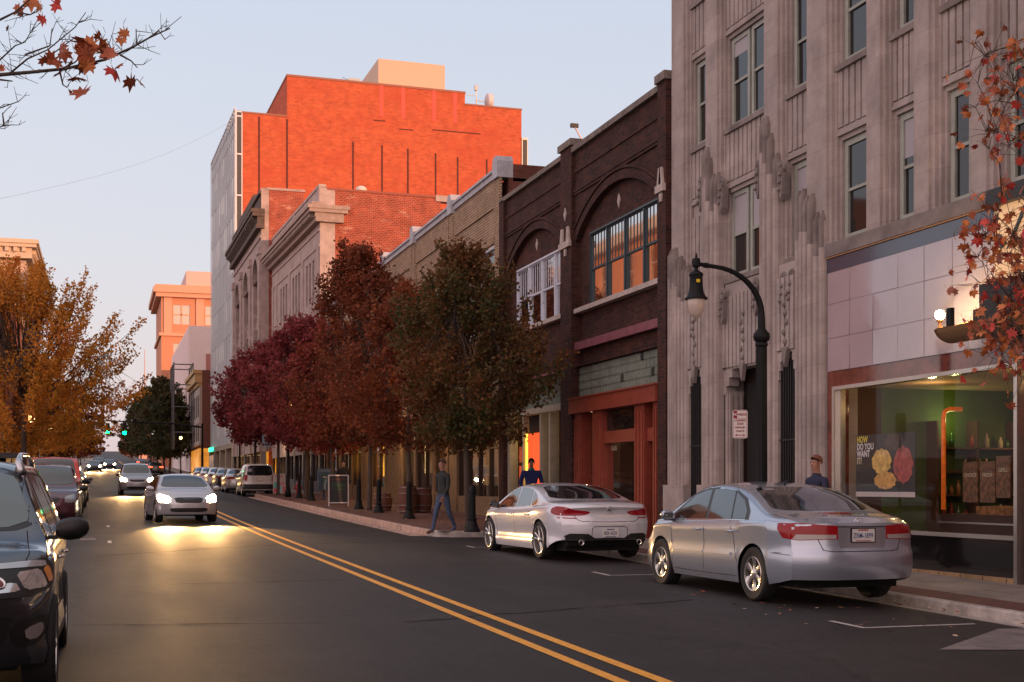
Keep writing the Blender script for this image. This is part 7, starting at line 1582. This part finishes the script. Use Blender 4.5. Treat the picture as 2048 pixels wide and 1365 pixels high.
# far cars going away with tail lights
M_tl = glow('tail_lit', (1, .06, .02), 7)
for i, (x, y, lab) in enumerate([(6.0, 163, 'car stopped past the signals with red tail lights'), (6.2, 186, 'second car driving away past the signals'), (6.1, 222, 'third car driving away beyond the signals'), (-.6, 240, 'parked car far up the left side near the horizon')]):
    root, t = vehicle('distant_car', SED, (x, y, zg(y)), 0 if x > 0 else R(180), paint('dark_far_paint', 0), lab, 'cars far up the street')
    for s in (1, -1): patch('lit_tail_light', M_tl, [(20, .80), (20, .92), (44, .95), (48, .85), (42, .78)], 'C', t, root, off=.02, cy=-1.2, side=s)
# wall mounted things at the shop
wl = empty('wall_lamp', (11.25, 15.95, 4.0), 0, 'bare bright globe lamp on the pink panelled wall', 'lamp')
MB().use(M_gold).lathe([(.0, -.30), (.05, -.30), (.05, -.2), (.02, -.12), (.05, -.09), (.05, -.07)], 12).build('bracket', None, wl); mb = MB().use(glow('bright_globe', (1, .70, .34), 60)); mb.lathe([(0, -.07), (.05, -.055), (.068, -.02), (.07, .01), (.05, .05), (0, .07)], 16); mb.build('lamp_globe', None, wl, smooth=True)
MB().use(M_gold).tube([(0, 0, -.28), (.34, -.1, -.28)], .02, 6).build('arm', None, wl)
tr = empty('sign_light_trough', (11.15, 0, -.16), 0, 'tan curved light trough below the lit sign on the pink wall', 'light')
mb = MB().use(P('trough_tan', (.32, .19, .09), .35, metal=.3)); n = 14; prof = [(.30*math.cos(R(200+a*170/n*1.0)), .27*math.sin(R(200+a*170/n))) for a in range(n+1)]
V = [(x, y, 3.98+z) for y in (10.5, 15.55) for x, z in prof]; mb.raw(V, [(i, i+1, n+2+i, n+1+i) for i in range(n)]); V2 = [(x*.94, y, 3.99+z*.94) for y in (10.5, 15.54) for x, z in prof]; mb.raw(V2, [(n+1+i, n+2+i, i+1, i) for i in range(n)])
mb.prism([(x, 3.98+z) for x, z in prof], 15.50, 15.555, 'y'); mb.use(M_iron).box(-.26, -.2, 15.2, 15.3, 3.9, 4.15); mb.build('housing', None, tr)
for yy in (15.36, 14.6):
    point(tr, (.10, yy, 4.05), 42, (1, .60, .22), r=.04, nm='floodlight_glow')
mb = MB().use(glow('flood_lens', (1, .7, .3), 25)).box(-.02, .12, 15.1, 15.35, 3.86, 3.9); mb.build('floodlight', None, tr)
bs = empty('shop_sign', (11.35, 0, 0), 0, 'backlit cream sign in black frame with dark stroke and red disc, behind the maple', 'sign')
mb = MB().use(P('sign_cream_face', (.50, .36, .22), .5, em=(1, .55, .25), es=.55)).box(0, .24, 12.0, 14.9, 3.9, 5.3); mb.build('sign_face', None, bs)
mb = MB().use(M_blk); mb.box(-.10, .24, 12.0, 14.95, 5.3, 5.52); mb.box(-.16, .24, 12.0, 15.0, 3.95, 4.28); mb.box(-.22, .24, 12.0, 15.05, 3.72, 3.949); mb.build('sign_frame', None, bs)
mb = MB().use(P('sign_ink', (.05, .06, .06), .5)); mb.prism([(14.55, 4.75), (14.63, 4.70), (14.30, 5.2), (14.22, 5.2)], -.02, -.002, 'x'); mb.prism([(14.9-.15*k, 4.9+.02*(k % 2)) for k in range(2)]+[(14.62, 4.78), (14.75, 4.72)], -.02, -.002, 'x'); mb.use(P('sign_red_disc', (.45, .02, .03), .4, em=(.6, .02, .03), es=.3)); mb.prism([(14.05+.30*math.cos(a*math.pi/16), 4.72+.28*math.sin(a*math.pi/16)) for a in range(32)], -.03, -.001, 'x'); mb.build('sign_device', None, bs)
# things in the shop window
po = empty('window_poster', (11.80, 0, 0), 0, 'large food poster reading HOW DO YOU WANT IT behind the shop glass', 'poster')
mb = MB().use(P('poster_black', (.02, .018, .016), .5)).box(0, .02, 17.35, 19.0, 1.42, 2.42); mb.use(P('poster_strip', (.45, .40, .38), .5)).box(-.002, 0, 17.35, 19.0, 1.42, 1.50); mb.build('panel', None, po)
r5 = random.Random(8)
def blob(cy, cz, ry, rz_, c, nm):
    mb = MB().use(P(nm, c, .6, var=.55, scale=9)); mb.prism([(cy+ry*math.cos(a*math.pi/12)*(1+.1*math.sin(a*2.3)), cz+rz_*math.sin(a*math.pi/12)*(1+.08*math.cos(a*3.1))) for a in range(24)], -.004-.001*r5.random(), -.001, 'x'); mb.build('food_picture', None, po)
blob(17.95, 2.28, .22, .13, (.06, .04, .03), 'food_brown'); blob(18.25, 1.98, .27, .20, (.55, .36, .10), 'food_gold'); blob(17.66, 1.92, .26, .28, (.30, .07, .06), 'food_red'); blob(18.15, 1.68, .30, .14, (.50, .28, .08), 'food_bread')
for i, (w, c) in enumerate((('HOW', (.6, .5, .05)), ('DO YOU', (.6, .6, .6)), ('WANT', (.6, .6, .6)), ('IT?', (.5, .45, .3)))): text('lettering', w, .145, P('ink_%d' % int(c[2]*100), c, .5), po, axes((-.003, 18.97, 2.34-.115*i), (0, -1, 0), (0, 0, 1)), ext=.0005, bold=.004, sx=.85, align='LEFT')
for i, (y, z, w) in enumerate(((16.7, 1.65, .34), (16.3, 1.65, .34), (15.95, 1.72, .3))):
    p = empty('window_poster', (12.3, y, z), 0, '%s dark small poster hanging inside the shop window' % ['left', 'middle', 'right'][i], 'poster', 'small dark posters'); MB().use(P('poster_dark', (.03, .014, .01), .5, var=.9, scale=14, col2=(.22, .10, .04))).box(0, .02, -w/2, w/2, -.3, .3).build('panel', None, p); text('lettering', ['CHOICE', 'FRESH', 'GRILL'][i], .08, P('ink_30', (.5, .45, .3), .5), p, axes((-.002, 0, .1), (0, -1, 0), (0, 0, 1)), ext=.0005)
cs_ = empty('display_case', (12.9, 0, 0), 0, 'low dark display case with bright metal edges in the shop window', 'counter')
mb = MB().use(P('case_wood', (.05, .02, .012), .5)).box(0, .8, 15.3, 18.3, .25, 1.15); mb.build('base', None, cs_); MB().use(M_alum).box(-.03, 0, 15.3, 18.3, 1.0, 1.03).build('edge', None, cs_)
mb = MB().use(P('case_goods', (.30, .14, .05), .6, var=.7, scale=12)); mb.box(.1, .6, 15.4, 16.1, 1.15, 1.32).box(.1, .6, 16.6, 17.5, 1.15, 1.28); mb.build('goods', None, cs_)
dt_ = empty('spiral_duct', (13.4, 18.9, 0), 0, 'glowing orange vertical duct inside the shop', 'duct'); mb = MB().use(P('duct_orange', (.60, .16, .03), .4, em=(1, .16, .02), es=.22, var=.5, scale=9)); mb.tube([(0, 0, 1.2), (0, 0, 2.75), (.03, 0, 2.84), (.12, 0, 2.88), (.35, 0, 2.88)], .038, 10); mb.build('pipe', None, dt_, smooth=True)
for i, (y, z) in enumerate(((17.9, 2.85), (17.5, 2.7))):
    s_ = empty('track_spotlight', (14.2, y, z), 0, '%s of the two small track spotlights inside the shop' % ['higher', 'lower'][i], 'lamp', 'track spotlights'); MB().use(M_alum).lathe([(.03, .12), (.05, .1), (.07, 0)], 10).build('can', None, s_); MB().use(glow('spot_bulb', (1, .85, .6), 12)).lathe([(.055, .01), (0, .0)], 10).build('bulb', None, s_)
rk = empty('wire_rack', (12.3, 15.2, .95), 0, 'wire rack of boxes and papers at the right end of the shop window', 'rack')
mb = MB().use(M_iron)
for yy in (-.22, .22):
    for xx in (0, .35): mb.tube([(xx, yy, 0), (xx, yy, 1.1)], .012, 5)
for z in (.1, .45, .8): mb.box(0, .35, -.22, .22, z, z+.012)
mb.build('frame', None, rk); mb = MB().use(P('rack_box_cream', (.45, .30, .16), .6)).box(.02, .3, -.18, .02, .81, 1.15).box(.02, .3, .03, .2, .46, .7); mb.use(P('rack_box_white', (.5, .45, .4), .6)).box(.0, .02, -.12, .12, 1.0, 1.3).box(.02, .3, -.2, .18, .112, .3); mb.build('boxes', None, rk)
# litter wire across the sky
cw_ = MB().use(P('wire_grey', (.2, .19, .2), .6)); P0, P1 = Vector((-4.9, 60, 13.6)), Vector((10.9, 116.9, 33.5)); cw_.tube([P0.lerp(P1, i/16)+Vector((0, 0, -.8*math.sin(math.pi*i/16))) for i in range(17)], .006, 4); tag(cw_.build('overhead_wire'), 'thin dark wire strung across the sky at upper left', 'wire')
# roof bits on the yellow building and floodlight
rd = empty('satellite_dish', (12.3, 40.2, 11.42), R(20), 'small grey satellite dish on the yellow building roof', 'dish'); MB().use(P('grey_dish', (.22, .24, .30), .4)).lathe([(0, -.03), (.2, 0), (.33, .08), (.33, .09), (.2, .02), (0, -.02)], 18, Matrix.Translation((0, 0, .35)) @ Matrix.Rotation(R(-70), 4, 'Y')).build('reflector', None, rd, smooth=True); MB().use(M_iron).tube([(0, 0, 0), (0, 0, .35)], .02, 5).build('mast', None, rd)
cm = empty('camera_pole', (14.5, 38.8, 11.4), 0, 'white angled pole standing on the roof corner against the sky', 'pole'); MB().use(M_sw).tube([(0, 0, 0), (0, 0, .75), (-.45, 0, 1.5)], .03, 6).build('pole', None, cm); MB().use(M_blk).box(-.55, -.3, -.05, .05, 1.4, 1.52).build('camera_head', None, cm)
vt = empty('roof_vent', (14.2, 75, 18.25), 0, 'small white round vent on the brick flank roof', 'vent'); MB().use(P('white_vent', (.62, .60, .55), .4)).lathe([(.09, 0), (.09, .2), (.28, .24), (.33, .38), (.28, .52), (.12, .6), (0, .6)], 12).build('cap', None, vt, smooth=True)
rl_ = MB().use(M_iron)

# ================================================================== people
def person(loc, rz, label, joints, zones, hair=None, group=None, sc=1.0, hairlen=.0):
    """joints: dict name -> (pos, radius); edges listed below; one skinned surface, coloured by zones"""
    J = joints; E = [('pelvis', 'waist'), ('waist', 'chest'), ('chest', 'neck0'), ('neck0', 'neck'), ('neck', 'jaw'), ('jaw', 'face'), ('face', 'crown'), ('face', 'nose')]
    for s in 'LR':
        E += [('chest', 'sh'+s), ('sh'+s, 'el'+s), ('el'+s, 'wr'+s), ('wr'+s, 'pa'+s), ('pelvis', 'hip'+s), ('hip'+s, 'kn'+s), ('kn'+s, 'an'+s), ('an'+s, 'ball'+s), ('ball'+s, 'toe'+s)]
        w = Vector(J['wr'+s][0]); p = Vector(J['pa'+s][0]); d = (p-w).normalized(); q = d.cross(Vector((1, 0, 0))).normalized(); side = Vector((1 if s == 'R' else -1, 0, 0))
        for k, (o, l) in enumerate(((-.032, .062), (-.011, .075), (.011, .071), (.032, .055))):
            a = p+q*o+d*.02; b = a+d*l*.55; c = b+d*l*.5-side*.018
            for nm, v in ((0, a), (1, b), (2, c)): J['f%s%d%d' % (s, k, nm)] = (v, .0095-.001*nm)
            E += [('pa'+s, 'f%s%d0' % (s, k)), ('f%s%d0' % (s, k), 'f%s%d1' % (s, k)), ('f%s%d1' % (s, k), 'f%s%d2' % (s, k))]
        a = w+d*.035-q*.035; b = a+d*.04-q*.02; J['t%s0' % s] = (a, .012); J['t%s1' % s] = (b, .010); E += [('pa'+s, 't%s0' % s), ('t%s0' % s, 't%s1' % s)]
    names = list(J); me = bpy.data.meshes.new('p'); me.from_pydata([tuple(Vector(J[n][0])) for n in names], [(names.index(a), names.index(b)) for a, b in E], [])
    o = bpy.data.objects.new('tmp', me); COL.objects.link(o); md = o.modifiers.new('s', 'SKIN'); md.use_smooth_shade = True; sv = me.skin_vertices[0].data
    for i, n in enumerate(names): r = J[n][1]; sv[i].radius = (r, r) if not hasattr(r, '__len__') else r; sv[i].use_root = (n == 'pelvis')
    sb = o.modifiers.new('b', 'SUBSURF'); sb.levels = 2; sb.render_levels = 2
    m2 = bpy.data.meshes.new_from_object(o.evaluated_get(bpy.context.evaluated_depsgraph_get())); bpy.data.objects.remove(o); m2.name = 'person'
    mats = []; 
    for p in m2.polygons:
        m = zones(p.center)
        if m not in mats: mats.append(m)
        p.material_index = mats.index(m); p.use_smooth = True
    for m in mats: m2.materials.append(m)
    b = bpy.data.objects.new('person', m2); COL.objects.link(b); b.location = loc; b.rotation_euler = (0, 0, rz); b.scale = (sc,)*3; tag(b, label, 'person', group)
    f = Vector(J['face'][0]); c = Vector(J['crown'][0])
    if hair:
        mb = MB().use(hair); n = 14
        V = []; F = []
        for i in range(7):
            t = i/6*R(105)
            for j in range(n):
                a = 2*math.pi*j/n; sa = math.sin(a); tt = t*(.80-.27*sa+hairlen*max(0, -sa))
                V.append(f+Vector((.088*math.sin(tt)*math.cos(a), .105*math.sin(tt)*math.sin(a)-.008, .045+.105*math.cos(tt))))
        for i in range(6):
            for j in range(n): F.append((i*n+j, i*n+(j+1) % n, (i+1)*n+(j+1) % n, (i+1)*n+j))
        mb.raw(V, F); mb.build('hair', None, b, smooth=True)
    for s in (1, -1):
        mb = MB().use(P('eye_dark', (.02, .015, .01), .2)); mb.lathe([(0, 0), (.010, .003), (.012, .008), (0, .012)], 8, Matrix.Translation(f+Vector((s*.032, .073, .028))) @ Matrix.Rotation(R(-90), 4, 'X')); mb.build('eye', None, b)
        mb = MB().use(M_skin); mb.tube([f+Vector((s*.078, -.005, -.015)), f+Vector((s*.086, -.012, .01)), f+Vector((s*.080, -.015, .035))], [.010, .014, .010], 6); mb.build('ear', None, b)
    return b
M_skin = P('skin', (.32, .16, .11), .55)
def pose(stride=0., arm=0., lean=0., wide=1.0, bend=.0, armfwd=(0, 0)):
    J = {'pelvis': ((0, 0, .95), (.135, .11)), 'waist': ((0, lean*.1, 1.10), (.13*wide, .10*wide)), 'chest': ((0, lean*.3, 1.32), (.155*wide, .115*wide)), 'neck0': ((0, lean*.4, 1.44), (.085, .07)), 'neck': ((0, lean*.45, 1.51), .055), 'jaw': ((0, lean*.5+.02, 1.575), (.056, .07)), 'face': ((0, lean*.5+.01, 1.64), (.072, .088)), 'crown': ((0, lean*.5-.005, 1.72), (.058, .07)), 'nose': ((0, lean*.5+.108, 1.635), .012)}
    for s, x in (('L', -1), ('R', 1)):
        st = stride*x; ar = -arm*x+armfwd[0 if s == 'L' else 1]
        J['hip'+s] = ((x*.09, 0, .90), (.095, .10)); J['kn'+s] = ((x*.10, st*.5+.03, .50), .062); J['an'+s] = ((x*.10, st+(-.06 if st < 0 else 0), .10 + (.06 if st < 0 else 0)), .042)
        J['ball'+s] = ((x*.11, st+.10, .045), (.045, .035)); J['toe'+s] = ((x*.115, st+.18, .035), (.035, .025))
        J['sh'+s] = ((x*.185*wide, lean*.32, 1.40), .065*wide); J['el'+s] = ((x*.24*wide, lean*.2+ar*.4-.02, 1.12), .048*wide); J['wr'+s] = ((x*.24, lean*.2+ar+.03+bend, .87+bend*.9+abs(ar)*.15), .032); J['pa'+s] = ((x*.235, lean*.2+ar*1.12+.05+bend*1.2, .80+bend*1.0+abs(ar)*.2), (.036, .024))
    return J
def dress(top, leg, shoe, z0=.93, sleeve=.88, coat=None):
    def z(c):
        if c.z > 1.50: return M_skin
        if abs(c.x) > .19 and c.z < sleeve: return M_skin
        if c.z < .085: return shoe
        return top if c.z > z0 else leg
    return z
C = lambda n, c: P(n, c, .85, var=.25, scale=12)
shoe_b = C('dark_shoe', (.03, .02, .02)); hairb = C('dark_hair', (.015, .010, .008)); hairg = C('brown_hair', (.08, .045, .03))
person((7.95, 31.3, zg(31.3)+.06), R(118), 'person walking by the kerb corner in dark jacket and blue jeans', pose(.24, .16, .05), dress(C('dark_green_jacket', (.018, .024, .024)), C('blue_jeans', (.045, .07, .13)), C('brown_shoe', (.14, .05, .03))), hairg, sc=1.03)
b_ = person((10.9, 33.4, zg(33.4)+.16), R(165), 'person in royal blue jacket with teal scarf before the orange doorway', pose(.05, .05, 0, 1.18), dress(C('blue_jacket', (.012, .022, .12)), C('dark_trousers', (.02, .02, .025)), shoe_b), hairb)
MB().use(C('teal_scarf', (.03, .16, .17))).lathe([(.065, 1.44), (.09, 1.46), (.085, 1.50), (.06, 1.52)], 14).build('scarf', None, b_, smooth=True)
person((10.5, 18.0, zg(18)+.08), R(100), 'person in navy jacket behind the silver sedan roof by the entrance', pose(.22, .15, .03, 1.05), dress(C('navy_jacket', (.015, .02, .05)), C('dark_trousers', 0) if False else MATS['dark_trousers'], shoe_b), C('red_hair', (.16, .06, .04)), sc=1.0)
p3 = person((9.15, 52.2, zg(52.2)+.15), R(190), 'person in black coat with a backpack standing by a bollard behind the chalkboard', pose(.04, .06, .05, 1.12, .12), dress(C('black_coat', (.010, .009, .010)), MATS['dark_trousers'], shoe_b, z0=.60), hairb, hairlen=.3)
mb = MB().use(C('backpack_dark', (.012, .012, .02))); mb.lathe([(0, 0), (.15, .02), (.18, .2), (.16, .38), (.08, .46), (0, .47)], 14, Matrix.Translation((0, -.22, .98)) @ Matrix.Diagonal((1, .6, 1, 1))); bp_ = mb.build('backpack', None, None, smooth=True); bp_.location = p3.location; bp_.rotation_euler = p3.rotation_euler; tag(bp_, 'dark backpack on the back of the black-coated person', 'bag')
